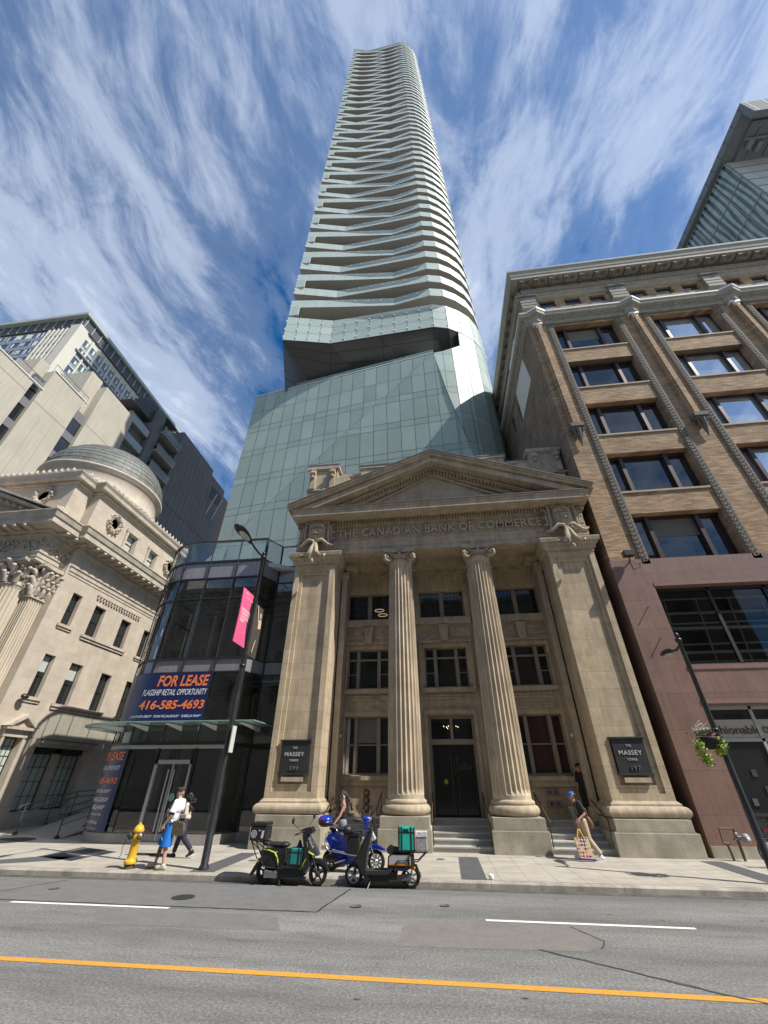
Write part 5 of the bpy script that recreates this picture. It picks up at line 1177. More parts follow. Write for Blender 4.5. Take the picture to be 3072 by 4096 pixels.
fl = MB(); fl.ell((XW+.28,18.86,5.45),(.16,.20,.12),10,k=6,rot=Matrix.Rotation(.5,3,'Y')); fl.tube([(XW,18.86,5.3),(XW+.25,18.86,5.38)],.03,6); lobj(fl, 'flood_light', P('black_metal', (0.02,0.02,0.02), 0.4))
# ================================================================ BRICK BUILDING (right)
BB = thing('brick_building', 'tall tan brick building with heavy white cornice and red granite shopfront at right', 'building', (7.95, 17, 0))
def kobj(mb, name, mats, parent=None, bevel=0): return mb.xform(Matrix.Translation((-7.95,-17,0))).obj(name, mats, parent or BB, bevel)
def brick_mat(name, c1, c2, c3):
    m = bpy.data.materials.new(name); m.use_nodes = True; nt = m.node_tree; L = nt.links; b = nt.nodes['Principled BSDF']; co = nt.nodes.new('ShaderNodeTexCoord').outputs['Object']
    sx = nt.nodes.new('ShaderNodeSeparateXYZ'); L.new(co, sx.inputs[0]); u = mth(nt,'ADD',sx.outputs[0],sx.outputs[1]); cb_ = nt.nodes.new('ShaderNodeCombineXYZ'); L.new(u,cb_.inputs[0]); L.new(sx.outputs[2],cb_.inputs[1])
    def br(w, h_, a, b_, mo, seed=0):
        n = nt.nodes.new('ShaderNodeTexBrick'); mp = nt.nodes.new('ShaderNodeMapping'); mp.inputs['Location'].default_value = (seed*3.1*w, seed*7*h_, 0); L.new(cb_.outputs[0], mp.inputs[0]); L.new(mp.outputs[0], n.inputs[0]); n.inputs['Scale'].default_value = 1; n.inputs['Brick Width'].default_value = w; n.inputs['Row Height'].default_value = h_; n.inputs['Mortar Size'].default_value = .008; n.inputs['Mortar Smooth'].default_value = .3
        n.inputs['Color1'].default_value = (*a,1); n.inputs['Color2'].default_value = (*b_,1); n.inputs['Mortar'].default_value = (*mo,1); return n
    b1 = br(.42,.075,c1,c2,(0.20,0.16,0.11)); b2 = br(.42,.075,(0,0,0),(1,1,1),(.5,.5,.5),3)
    c = mixc(nt, ramp(nt, b2.outputs[0], [(0.6,0.0),(1.0,0.7)]), b1.outputs[0], c3)
    no = nt.nodes.new('ShaderNodeTexNoise'); L.new(co, no.inputs[0]); no.inputs['Scale'].default_value = .8; no.inputs['Detail'].default_value = 6
    c = mixc(nt, 1.0, c, ramp(nt, no.outputs[0], [(.3,.75),(.7,1.2)]), 'MULTIPLY'); L.new(c, b.inputs['Base Color']); b.inputs['Roughness'].default_value = .9
    bp = nt.nodes.new('ShaderNodeBump'); bp.inputs['Strength'].default_value = .7; bp.inputs['Distance'].default_value = .01; bp.invert = True; L.new(b1.outputs[1], bp.inputs['Height']); L.new(bp.outputs[0], b.inputs['Normal'])
    return m
BRK = brick_mat('tan_brick', (0.42,0.27,0.155), (0.27,0.165,0.09), (0.56,0.40,0.25))
TC = P('dark_terracotta', (0.155,0.135,0.11), 0.85, var=0.3, vscale=6, bump=0.4, bscale=30); TCL = P('pale_terracotta', (0.30,0.275,0.225), 0.8, var=0.2, vscale=4); TCS = P('strip_terracotta', (0.22,0.185,0.14), 0.85, var=0.3, vscale=9, speck=0.2); WT = P('white_painted_ledge', (0.72,0.72,0.70), 0.5, var=0.08)
GRN = P('red_granite', (0.225,0.135,0.105), 0.4, var=0.16, vscale=1.2, speck=0.4, streak=0.10, block=(30,1.18,0.006,0.45,0.05)); BWF = P('bronze_frame', (0.05,0.028,0.025), 0.4, metal=0.2); BGL = DGLASS('office_glass', (0.018,0.02,0.02), 0.015, 0.06, spec=1.0)
BGM = P('sky_bright_office_glass', (0.62,0.64,0.66), 0.03, metal=0.75, spec=1.0); YB = 17.0; XE = 44.0; rows_ = [(10.10,12.55),(13.83,16.33),(17.7,20.22),(21.65,24.15),(25.45,28.1)]  # outer bays: whitened metallic glass imitating bright sky reflections
nb = 6; hs = []
for i in range(nb):
    for a, b in rows_: hs.append((9.55+6.25*i, 13.57+6.25*i, a, b))
    for j in range(3): hs.append((9.30+6.25*i+1.75*j, 10.42+6.25*i+1.75*j, 30.55, 31.35, .16))
mb = MB(); mb.wall((0,YB,0),(1,0,0),7.95,XE,10.14,33.2,hs,.55); kobj(mb, 'wall', BRK)
mb = MB(); mb.box(8.05,YB+.75,.1,XE,40,5.4); mb.box(8.05,YB+.75,9.1,XE,40,33.0); mb.box(8.05,21.2,5.4,XE,40,9.1); mb.box(8.05,YB+.75,5.4,9.1,21.2,9.1); 
kobj(mb, 'core', P('dark_core', (0.03,0.03,0.03), 0.9))
sh = [(22.7,23.35,30.1,31.9),(24.9,25.6,26.2,27.9),(22.6,23.2,25.3,27.1),(28.6,29.4,29,30.6),(25.0,25.8,21.0,22.8),(28.6,29.4,24.5,26.2),(22.4,23.1,20.3,22.1),(28.6,29.4,20,21.8),(25,25.8,16,18)]
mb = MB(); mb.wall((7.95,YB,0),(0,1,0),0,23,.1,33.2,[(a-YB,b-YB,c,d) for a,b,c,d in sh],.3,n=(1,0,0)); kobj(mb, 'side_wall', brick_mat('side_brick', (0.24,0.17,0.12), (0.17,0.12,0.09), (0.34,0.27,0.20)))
mb = MB()
for a,b,c,d in sh: mb.quad((8.2,a,c),(8.2,b,c),(8.2,b,d),(8.2,a,d))
o = kobj(mb, 'side_windows', BGL); mb = MB()
for a,b,c,d in sh: mb.box(8.12,a+.1,c+.5*(d-c),8.19,b-.1,d-.1)
kobj(mb, 'side_blinds', P('pale_blind', (0.4,0.4,0.36), 0.7), o)
mb = MB().add([(7.93,20.0,32.3),(7.93,22.65,32.0),(7.93,22.7,25.2),(7.93,19.1,25.4)],[(0,3,2,1)]); kobj(mb, 'painted_panel', P('white_paint', (0.62,0.62,0.58), 0.7, var=0.08))
# piers between the window bays, fluted strips
for i in range(nb):
    xl = 9.20+6.25*i
    for x0, x1 in ((xl,xl+.34),(xl+4.45,xl+4.8)):
        s = MB(); s.box(x0,YB-.08,9.9,x1,YB+.06,28.65); xc = (x0+x1)/2; z = 10.0; q = s
        while z < 28.3:
            q.box(xc-.12,YB-.10,z,xc-.05,YB-.07,z+.13,1); q.box(xc+.05,YB-.10,z+.06,xc+.12,YB-.07,z+.17,1); q.box(xc-.04,YB-.105,z+.02,xc+.05,YB-.07,z+.06,1); z += .22
        kobj(s, 'ornament_strip', [TCS, TC])
    kobj(MB().box(xl,YB-.08,28.3,xl+4.8,YB+.06,28.7), 'window_hood', TCS)
    fr = MB()
    for a, b in rows_: 
        fr = MB().box(xl+.3,YB-.06,a-.10,xl+4.4,YB+.55,a); kobj(fr, 'window_sill', P('tan_sill', (0.38,0.30,0.20), 0.8, var=0.1))
    for r_, (a, b) in enumerate(rows_):
        x0, x1 = 9.55+6.25*i, 13.57+6.25*i; y = YB+.42; w = MB()
        w.box(x0,y-.05,b-.16,x1,y+.08,b); w.box(x0,y,a,x1,y+.06,a+.07); w.box(x0,y,a,x0+.09,y+.06,b); w.box(x1-.09,y,a,x1,y+.06,b)
        for xm in (x0+.78, x1-1.05): w.box(xm-.09,y-.16,a,xm+.09,y+.06,b-.1)
        wo = kobj(w, 'window', BWF)
        pn = MB()
        for ii, (p, q_) in enumerate(((x0+.09,x0+.69),(x0+.87,x1-1.14),(x1-.96,x1-.09))):
            t_ = random.uniform(-.012,.012); u_ = random.uniform(-.01,.01); pn.quad((p,y+.04+t_,a+.07),(q_,y+.04-t_,a+.07),(q_,y+.04-t_+u_,b-.1),(p,y+.04+t_+u_,b-.1))
        kobj(pn, 'pane', BGL if i == 0 else BGM, wo)
        if i == 0 and r_ in (0,4):
            bl_ = MB(); bl_.quad((x0+.87,y+.03,b-1.1 if r_ == 0 else b-1.3),(x1-1.14,y+.03,b-1.1 if r_ == 0 else b-1.3),(x1-1.14,y+.03,b-.12),(x0+.87,y+.03,b-.12)); kobj(bl_, 'blind', P('office_blind', (0.14,0.13,0.09), 0.7), wo)
# slim colonnette piers with the dark bracket ends
for i in range(nb+1):
    xc = 8.55+6.28*i
    p_ = MB(); p_.box(xc-.22,YB-.20,18.4,xc+.22,YB+.02,28.6); p_.box(xc-.10,YB-.27,18.4,xc+.10,YB,28.6); kobj(p_, 'brick_pier', BRK)
    c_ = MB(); c_.box(xc-.34,YB-.45,18.15,xc+.34,YB,18.4); c_.box(xc-.28,YB-.36,18.0,xc+.28,YB,18.15)
    for s_ in (-1,1):
        spiral(c_,(xc+s_*.2,YB-.32,17.95),(s_,0,0),(0,0,1),.12,.04,1.3,.05,.03,14); c_.tube([(xc+s_*.2,YB-.25,17.9),(xc+s_*.12,YB-.2,17.5),(xc,YB-.12,17.15)],[.07,.06,.03],6)
    c_.tube([(xc,YB-.34,18.0),(xc,YB-.3,17.6),(xc,YB-.1,16.95)],[.12,.10,.03],8); kobj(c_, 'bracket', TC)
    k_ = MB(); k_.box(xc-.30,YB-.28,28.2,xc+.30,YB,28.38); k_.box(xc-.16,YB-.24,27.9,xc+.16,YB,28.2); kobj(k_, 'white_bracket', WT)
# belt ledge
def pth_b(y, x=7.95): return [(x,40),(x,y),(XE,y)]
mb = MB(); DZ = -.65
mb.sweep(pth_b(YB),[(0,28.35),(.12,28.40),(.12,28.60),(.2,28.65),(.2,28.85),(.42,28.97),(.48,29.25),(.48,29.30),(0,29.40)],side=-1)
x = 8.1
while x < XE-.2: mb.box(x,YB-.26,28.67,x+.10,YB-.1,28.83); x += .2
for i in range(nb+1): xc = 8.55+6.28*i; mb.sweep([(xc-.32,YB-.0),(xc-.32,YB-.10),(xc,YB-.26),(xc+.32,YB-.10),(xc+.32,YB)],[(0,28.35),(.14,28.45),(.2,28.85),(.42,28.99),(.46,29.31),(-.3,29.45)],side=-1)
bo = kobj(mb, 'belt_cornice', TCL)
mb = MB(); mb.sweep(pth_b(YB),[(.36,29.32),(.50,29.27),(.52,29.39),(0,29.47)],side=-1)
for i in range(nb+1): xc = 8.55+6.28*i; mb.sweep([(xc-.32,YB-.0),(xc-.32,YB-.10),(xc,YB-.26),(xc+.32,YB-.10),(xc+.32,YB)],[(.40,29.32),(.50,29.30),(.52,29.43),(0,29.51)],side=-1)
kobj(mb, 'ledge_flashing', WT, bo)
for i in range(nb+1):
    xc = 8.45+6.25*i; mb = MB()
    for j in range(4): mb.box(xc-.55,YB-.30,30.3+.36*j,xc+.55,YB+.0,30.58+.36*j)
    mb.box(xc-.62,YB-.40,31.75,xc+.62,YB,31.95); kobj(mb, 'rusticated_block', P('grey_terracotta', (0.22,0.20,0.175), 0.8, var=0.15))
for i in range(nb):
    for j in range(3):
        x0 = 9.30+6.25*i+1.75*j; mb = MB().quad((x0,YB+.16,30.55),(x0+1.12,YB+.16,30.55),(x0+1.12,YB+.16,31.35),(x0,YB+.16,31.35)); kobj(mb, 'attic_window', BGL)
mb = MB(); mb.sweep(pth_b(YB),[(0,31.55),(.15,31.6),(.2,31.85),(.3,31.9),(.3,32.0),(0,32.05)],side=-1); kobj(mb, 'attic_ledge', TCL)
# crowning cornice
mb = MB(); mb.sweep(pth_b(YB,8.4),[(0,32.6),(.08,32.65),(.08,32.85),(.15,32.9),(.15,33.1),(.2,33.2),(.86,33.32),(.86,33.62),(.9,33.66),(.96,34.1),(1.0,34.15),(0,34.25)],side=-1)
mb.box(7.96,YB,33.2,XE,40,34.3)
cr_ = kobj(mb, 'cornice', TCL)
mb = MB(); mb.sweep(pth_b(YB,8.4),[(.92,34.15),(1.02,34.16),(1.05,34.28),(.95,34.36),(0,34.42)],side=-1); kobj(mb, 'cornice_flashing', WT, cr_)
mb = MB(); x = 8.1
while x < XE-.5:
    mb.box(x,YB-.80,33.0,x+.26,YB-.1,33.30)
    for a in range(8):
        an = 2*pi*a/8; mb.tube([(x+.67,YB-.50,33.26),(x+.67+.24*cos(an),YB-.50+.25*sin(an),33.24)],.03,4)
    x += 1.08
x = 8.0
while x < XE: mb.box(x,YB-.30,33.0,x+.09,YB-.1,33.12); x += .18
y = YB+.2
while y < 38: mb.box(7.6,y,33.0,8.3,y+.26,33.26); y += 1.08
kobj(mb, 'cornice_brackets', TC, cr_)
# granite frontage
G0, G1 = 7.88, 9.30
hsg = [(9.30,XE-1,5.70,8.86),(9.35,XE-1,.25,4.30)]
mb = MB(); mb.wall((0,YB-.08,0),(1,0,0),G0,XE,.13,10.14,hsg,.45); mb.quad((G0,YB-.08,.1),(G0,YB+1,.1),(G0,YB+1,10.14),(G0,YB-.08,10.14)); mb.quad((G0,YB-.08,10.14),(XE,YB-.08,10.14),(XE,YB+.1,10.14),(G0,YB+.1,10.14))
kobj(mb, 'granite_front', GRN)
mb = MB(); mb.box(9.30,YB-.11,5.52,XE-1,YB-.06,5.66); mb.box(9.30,YB-.11,4.36,XE-1,YB-.06,4.50); mb.box(9.30,YB-.10,8.86,XE-1,YB-.06,9.0); kobj(mb, 'granite_bands', P('granite_band', (0.25,0.155,0.125), 0.35, var=0.1, speck=0.25))
kobj(MB().box(G0+.02,YB-.12,.1,9.32,YB-.04,.42), 'concrete_footing', BSG)
mb = MB(); y = YB+.30
for x in [9.35+2.15*i for i in range(1,12)]: mb.box(x-.06,y-.04,5.7,x+.06,y+.06,8.86)
mb.box(9.3,y-.04,8.74,XE-1,y+.06,8.86); mb.box(9.3,y-.04,5.7,XE-1,y+.06,5.8); up = kobj(mb, 'upper_shop_window', P('black_bars', (0,0,0)))
USG = GLASS('upper_shop_glass', (0.62,0.64,0.63), 0.01, 0.7, wav=0.03, minr=0.02)
kobj(MB().quad((9.3,y+.03,5.7),(XE-1,y+.03,5.7),(XE-1,y+.03,8.86),(9.3,y+.03,8.86)), 'pane', USG, up)
mb = MB(); random.seed(9)
for k in range(7): z = 6.0+.42*k; mb.tube([(9.4,17.9+.2*(k % 3),z+random.uniform(-.1,.1)),(24,17.9+.2*(k % 3),z)], .035+.03*(k % 2), 6)
for k in range(9): x = 9.9+k*1.3; mb.tube([(x,18.2,5.9),(x+.25,18.2,8.7)],.03,5)
kobj(mb, 'racks_inside', P('pale_racks', (0.55,0.56,0.54), 0.5))
mb = MB(); y = YB+.28
for x in [9.42, 10.98, 13.2, 15.4, 17.6]: mb.box(x-.05,y-.04,.25,x+.05,y+.06,4.3)
mb.box(9.35,y-.04,4.2,20,y+.06,4.3); mb.box(9.35,y-.04,3.20,20,y+.06,3.30); mb.box(9.35,y-.04,.25,20,y+.06,.5); lo_ = kobj(mb, 'lower_shop_window', P('pale_frame', (0.40,0.41,0.39), 0.4, metal=0.3))
kobj(MB().quad((9.35,y+.03,.25),(XE-1,y+.03,.25),(XE-1,y+.03,4.3),(9.35,y+.03,4.3)), 'pane', DGLASS('shop_dark_glass', (0.02,0.022,0.022), 0.04, 0.05), lo_)
kobj(MB().quad((9.4,y-.0,3.3),(20,y-.0,3.3),(20,y-.0,3.88),(9.4,y-.0,3.88)), 'sign_band', P('beige_sign', (0.42,0.38,0.31), 0.6))
t = MB(); q = text_mb('fashionable', 1.75, .27, .008, .004); on_wall(q, 10.16, y-.03, 3.56); t.merge(q); q = text_mb('comm', .78, .20, .008, .004); on_wall(q, 11.50, y-.03, 3.55); t.merge(q); kobj(t, 'lettering', P('sign_dark', (0.03,0.03,0.03), 0.5))
t = text_mb('HOME', .5, .14, .005, .01); on_wall(t, 10.05, y-.03, .78); kobj(t, 'window_lettering', P('red_vinyl', (0.25,0.03,0.04), 0.5))
mb = MB(); random.seed(4)
for k in range(16): x = 9.7+random.random()*2.2; z = .8+random.random()*1.5; mb.box(x,y+.0,z,x+.15,y+.02,z+.2)
kobj(mb, 'window_display', P('display_cards', (0.06,0.05,0.045), 0.7, island=0.7))
fl = MB(); fl.box(8.40,16.45,10.15,8.80,16.75,10.40); fl.tube([(8.7,16.95,10.0),(8.65,16.7,10.2)],.03,6); fl.tube([(8.75,16.9,10.2),(8.9,16.86,9.85),(9.2,16.86,9.95),(9.25,16.86,10.15)],.012,5); kobj(fl, 'flood_light', P('black_metal', (0,0,0)), bevel=.02)
for x, z in ((8.72,7.95),(8.75,6.7)): kobj(MB().tube([(x,16.92,z),(x-.08,16.72,z-.06)],.02,6), 'wall_hook', P('black_metal', (0,0,0)))
# ================================================================ BACKGROUND BUILDINGS
CONC = P('sand_concrete', (0.43,0.395,0.325), 0.9, var=0.08, vscale=0.35, speck=0.05, streak=0.12)
BAL = GLASS('pale_guard_glass', (0.7,0.75,0.75), 0.03, minr=0.05)
# sawtooth concrete hotel
H = thing('concrete_building', 'sand coloured concrete building with stepped roof and dark window slots behind the dome', 'building', (-40, 30, 0))
def hobj(mb, name, mats, parent=None, loc=(-40,30,0)): return mb.xform(Matrix.Translation((-loc[0],-loc[1],0))).obj(name, mats, parent or H)
XC = -40.0
mb = MB()
mb.box(-75,15.5,0,XC-.0,22.1,36.6); mb.box(-75,23.1,0,XC,27.3,39.8); mb.box(-75,28.9,0,XC,34.3,44.3); mb.box(-75,20.6,0,XC-1.2,34,35.5)
mb.box(-46,22.0,36,XC-1.2,23.2,40.9); mb.box(-46,27.2,39,XC-1.2,29.0,45.5)
hobj(mb, 'wall', CONC)
mb = MB()
for (y0,y1,z1) in ((22.1,23.1,37.2),(27.3,28.9,37.6)):
    z = z1-.2; i = 0
    while z > 3:
        hobj(MB().box(XC-.9,y0,z-2.2,XC-.45,y1,z-.1), 'window', DGLASS('slot_glass', (0.02,0.022,0.025), 0.05)); z -= 3.1; i += 1
mb = MB()
for (y0,y1,z1) in ((22.1,23.1,37.2),(27.3,28.9,37.6)):
    z = z1-.2
    while z > 3: hobj(MB().box(XC-.9,y0,z-3.1,XC-.40,y1,z-2.1), 'spandrel', P('grey_spandrel', (0.16,0.165,0.17), 0.5)); z -= 3.1
    hobj(MB().box(XC-.9,y0,z1-.3,XC-.4,y1,z1+1), 'spandrel', P('grey_spandrel', (0,0,0)))
mb = MB()
for z in (8,17,26,35.2): mb.box(XC-.01,15.5,z-.03,XC+.012,22.1,z+.03)
for z in (8,17,26,35): mb.box(XC-.01,23.1,z-.03,XC+.012,27.3,z+.03); mb.box(XC-.01,28.9,z+2.5,XC+.012,34.3,z+2.56)
for y in (17.8,20.0,24.5,25.9,30.2,31.5,32.9): 
    mb.box(XC-.01,y-.012,0,XC+.008,y+.012,34)
hobj(mb, 'joints', P('concrete_joint', (0.24,0.22,0.18), 0.9))  # joints drawn as thin strips in a darker tone
mb = MB()
for (y0,y1,z) in ((15.5,22.9,36.7),(23.1,27.6,39.85)): mb.box(XC-.05,y0,z,XC+.1,y1+.3,z+.12)
hobj(mb, 'coping', P('white_coping', (0.65,0.64,0.58), 0.6))
g = MB()
for (y0,y1,z) in ((15.5,23.8,37.6),(23.1,27.9,40.6)):
    g.tube([(XC-.3,y0,z+.4),(XC-.3,y1,z+.4)],.04,5)
    for k in range(8): y = y0+(y1-y0)*k/7; g.tube([(XC-.3,y,z-.8),(XC-.3,y,z+.4)],.03,4)
hobj(g, 'roof_railing', P('grey_metal', (0.18,0.19,0.2), 0.4))
# tall pale residential tower
XT, YT = -70.0, 39.0
T = thing('pale_tower', 'tall pale apartment tower with dark louvred roof band and many windows at upper left', 'building', (XT, YT, 0))
def t_obj(mb, name, mats, parent=None): return mb.xform(Matrix.Translation((-XT,-YT,0))).obj(name, mats, parent or T)
PT = P('pale_concrete', (0.55,0.53,0.46), 0.85, var=0.06, vscale=0.3)
mb = MB(); mb.box(-72.7,YT+.45,40,XT-.5,YT+2.5,83); mb.box(-125,YT+1.2,30,XT-.95,YT+40,83)
t_obj(mb, 'wall', PT)
mb = MB(); mb.box(-125,YT+.8,83,XT-.6,YT+40,86); t_obj(mb, 'louvre_band', P('louvre_dark', (0.06,0.065,0.07), 0.6))
mb = MB()
for i in range(20): x = XT-1.2-i*2.2; mb.box(x-.08,YT+.7,83.2,x+.08,YT+.85,86)
for i in range(18): y = YT+1.2+i*2.0; mb.box(XT-.65,y-.08,83.2,XT-.5,y+.08,86)
mb.box(-125,YT+.0,86,XT,YT+40,86.8); t_obj(mb, 'roof_edge', P('roof_edge_grey', (0.36,0.40,0.38), 0.5))
W1 = DGLASS('tower_window', (0.06,0.09,0.12), 0.05, 0.1); PW = P('blue_grey_panel', (0.26,0.28,0.33), 0.4, var=0.05); BLC = P('window_blind_pale', (0.50,0.58,0.55), 0.5, island=0.3)
cols = MB(); wn = MB(); bl = MB(); ph = MB(); random.seed(31)
for r in range(14):
    z = 80.6-2.9*r
    t_obj(MB().box(-125,YT+.92,z-1.2,-78,YT+1.15,z-.1), 'spandrel', PW); wn.box(-125,YT+1.0,z-.1,-78,YT+1.18,z+1.7)
    x = -78.2
    while x > -118:
        x -= 2.6
        for k in range(3):
            if random.random() < .75: bl.box(x+.25+k*.5,YT+.93,z+random.choice((.0,.3)),x+.5+k*.5,YT+.99,z+1.55)
        ph.box(x-.1,YT+.9,z-.1,x+.1,YT+1.02,z+1.7)
    for k in range(5):           # bay columns beside the plain pier
        xx = -77.6+k*1.05; wn.box(xx,YT+.75,z+.1,xx+.7,YT+1.1,z+1.6); bl.box(xx+.35,YT+.70,z+.2,xx+.62,YT+.76,z+1.5); ph.box(xx-.05,YT+.7,z-.75,xx+.8,YT+1.1,z-.1)
for k in range(6): xx = -77.85+k*1.05; cols.box(xx-.15,YT+.55,40,xx+.13,YT+1.1,82.4)
for r in range(14):
    z = 79.3-2.9*r
    for k in range(13):          # right hand face
        y = YT+3.0+k*1.9
        if k < 2 and r > 3: continue
        wn.box(XT-1.0,y,z,XT-.72,y+1.2,z+1.9); (t_obj(MB().box(XT-.74,y+.65,z+.2,XT-.69,y+1.05,z+random.choice((1.2,1.7))), 'blind', BLC) if r < 8 else bl.box(XT-.74,y+.65,z+.2,XT-.69,y+1.05,z+1.4)); ph.box(XT-1.0,y,z-.95,XT-.74,y+1.2,z)
for k in range(14): y = YT+2.65+k*1.9; cols.box(XT-1.0,y-.18,40,XT-.55,y+.22,82.4)
for r in range(15): cols.box(XT-1.0,YT+2.4,78.1-2.9*r+.1,XT-.62,YT+28,78.35-2.9*r+.1)
ph.box(XT-1.0,YT+2.2,76.6,XT-.2,YT+28,76.9)
t_obj(cols,'piers',PT); w_ = t_obj(wn,'windows',W1); tag(t_obj(bl,'blinds',BLC), kind='stuff'); tag(t_obj(ph,'spandrels',PW), kind='stuff')
# dark grey concrete apartment block with balconies
D = thing('grey_apartment_block', 'dark grey concrete apartment block with stacked balconies between dome and glass tower', 'building', (-40,44,0))
def dobj(mb, name, mats, parent=None): return mb.xform(Matrix.Translation((40,-44,0))).obj(name, mats, parent or D)
DC = P('grey_concrete', (0.15,0.15,0.145), 0.9, var=0.12, vscale=0.4, speck=0.05, streak=0.1)
mb = MB(); mb.box(-60,37.9,0,XC,39.4,49.9); mb.box(-60,39.4,0,XC-1.7,43.9,49.9); mb.box(-60,43.9,0,XC,54.2,51.2); mb.box(-60,54.2,0,XC,59.4,50.1); mb.box(-60,34.3,0,XC-.8,37.9,46.0); mb.box(-60,59.4,0,XC-3,75,50.5)
mb.box(XC-1.8,39.4,50,XC,42.3,50.1); dobj(mb, 'wall', DC)
mb = MB(); mb.prism([(33.4,47.5),(37.9,47.5),(37.9,50.9),(36.0,50.9)],-50,XC-.9,'x')
for i in range(9): y = 34.4+i*.42; mb.box(XC-.9,y,47.5,XC-.84,y+.06,49.2+min(1.6,i*.25))
dobj(mb, 'metal_roof', P('dark_standing_seam', (0.075,0.08,0.085), 0.5))
mb = MB()
for y in [44.9+1.15*i for i in range(12)]: mb.box(XC-.01,y-.025,0,XC+.012,y+.025,50)
for z in (12,20.5,29,37.5): mb.box(XC-.01,43.9,z-.05,XC+.014,59.4,z+.05)
dobj(mb, 'joints', P('joint_dark', (0.07,0.07,0.068), 0.9))
dobj(MB().box(XC-.1,55.3,45.8,XC+.03,58.8,48.3), 'louvre', P('black_louvre', (0.01,0.01,0.012), 0.5))
for z in (50.0,46.4,43.2,40.0):
    b = MB(); b.box(XC-2,39.3,z-3.6,XC+.6 if z < 50 else XC+.5,43.8,z-3.35); bo = dobj(b, 'balcony', P('balcony_concrete', (0.30,0.29,0.26), 0.9, var=0.1))
    g = MB().quad((XC+.55,39.4,z-3.3),(XC+.55,43.8,z-3.3),(XC+.55,43.8,z-2.2),(XC+.55,39.4,z-2.2)); dobj(g, 'balcony_glass', BAL, bo)
    r = MB(); r.tube([(XC-.5,39.35,z-2.2),(XC+.56,39.35,z-2.2),(XC+.56,43.8,z-2.2)],.04,5)
    for y in (39.35,41.5,43.8): r.tube([(XC+.56,y,z-3.3),(XC+.56,y,z-2.2)],.035,4)
    dobj(r, 'balcony_rail', P('pale_rail', (0.30,0.34,0.33), 0.4), bo)
mb = MB()
for z in (46.2,42.9,39.7): mb.box(XC-1.75,39.5,z-3.0,XC-1.66,43.7,z-.5)
dobj(mb, 'balcony_windows', DGLASS('slot_glass', (0,0,0)))
for z in (45.0,41.8): mb = MB(); mb.box(XC-.85,33.8,z-1.2,XC-.1,37.7,z-1.0); mb.box(XC-.15,33.8,z-1.0,XC-.1,37.7,z); dobj(mb, 'balcony', P('pale_rail', (0,0,0)))
for y in (55.6,57.6): dobj(MB().tube([(XC+.05,y,42.3),(XC+1.2,y,46.5)],.09,6), 'white_post', P('white_post', (0.6,0.6,0.58), 0.5))
mb = MB()
for i in range(20): mb.box(XC-2.9,60+i*.4,30,XC-2.6,60.2+i*.4,52)
mb.box(-60,59.6,30,XC-2.9,70,52); o = dobj(mb, 'ribbed_wall', P('black_ribbed', (0.035,0.035,0.04), 0.6))
# office tower, upper right
OX, OY = 45.0, 19.3
Q = thing('office_tower', 'dark glass office tower with overhanging grey roof frame at the upper right edge', 'building', (OX, OY, 0))
def oobj(mb, name, mats, parent=None): return mb.xform(Matrix.Translation((-OX,-OY,0))).obj(name, mats, parent or Q)
GP = P('grey_metal_panel', (0.17,0.185,0.20), 0.8, spec=0.05, var=0.05, island=0.08)
mb = MB(); ym = 60
mb.box(OX,OY,75.3,OX+.5,ym,76.6); mb.box(OX+.02,OY-.03,72.8,OX+40,OY+.7,76.63); mb.box(OX+.2,OY+.2,75.35,OX+40,ym,76.5); oobj(mb, 'roof_frame', GP)
mb = MB()
for i in range(26): y = OY+.6+i*1.6; mb.box(OX-.02,y-.03,75.3,OX+.02,y+.03,76.6)
for i in range(12): x = OX+.6+i*2; mb.box(x-.03,OY-.05,72.8,x+.03,OY+.02,76.64)
oobj(mb, 'panel_joints', P('joint_black', (0.03,0.03,0.03), 0.6))
mb = MB(); gx, gy = OX+.6, OY+5.9
mb.box(gx+1.2,OY+1.6,74.9,OX+40,gy+2,75.3)
for i in range(8): mb.box(gx+2.4+i*2.2,OY+2.4,74.7,gx+2.7+i*2.2,gy-.3,74.92)
oobj(mb, 'soffit_panel', P('grey_wall_panel', (0.16,0.17,0.18), 0.5, speck=0.15))
zt = 75.1; side = MB(); front = MB()
for r in range(22):
    z1 = zt-r*2.2; z0 = z1-2.14
    for i in range(20): y0 = gy+i*1.8; side.quad((gx,y0+.02,z0),(gx,y0+1.78,z0),(gx,y0+1.78,z1),(gx,y0+.02,z1))
    for i in range(12): x0 = gx+i*1.8; front.quad((x0+.02,gy,z0),(x0+1.78,gy,z0),(x0+1.78,gy,z1),(x0+.02,gy,z1))
OG = P('painted_reflection_glass', (0.03,0.05,0.05), 0.02, spec=1.0)
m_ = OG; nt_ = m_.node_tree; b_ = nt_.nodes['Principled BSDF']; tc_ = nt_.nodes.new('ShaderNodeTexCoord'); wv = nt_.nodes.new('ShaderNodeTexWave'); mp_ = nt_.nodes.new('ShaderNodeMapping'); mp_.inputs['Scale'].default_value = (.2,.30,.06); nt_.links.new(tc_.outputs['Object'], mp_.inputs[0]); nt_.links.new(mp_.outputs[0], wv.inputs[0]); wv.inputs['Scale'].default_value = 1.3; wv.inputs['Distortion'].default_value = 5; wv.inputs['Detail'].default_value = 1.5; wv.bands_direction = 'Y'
cc_ = ramp(nt_, wv.outputs['Fac'], [(0.42,(0.03,0.034,0.034)),(0.52,(0.24,0.33,0.30))]); nt_.links.new(cc_, b_.inputs['Base Color'])  # reflected stripes painted into the side glass colour
oobj(side, 'side_curtain_wall', OG); oobj(front, 'front_curtain_wall', P('sunlit_front_glass', (0.80,0.84,0.86), 0.22, metal=0.25, spec=0.9, island=0.05))  # front panes whitened to imitate sunlight on them
mb = MB(); mb.box(gx+.05,gy+.05,20,OX+39,ym,zt-.1)
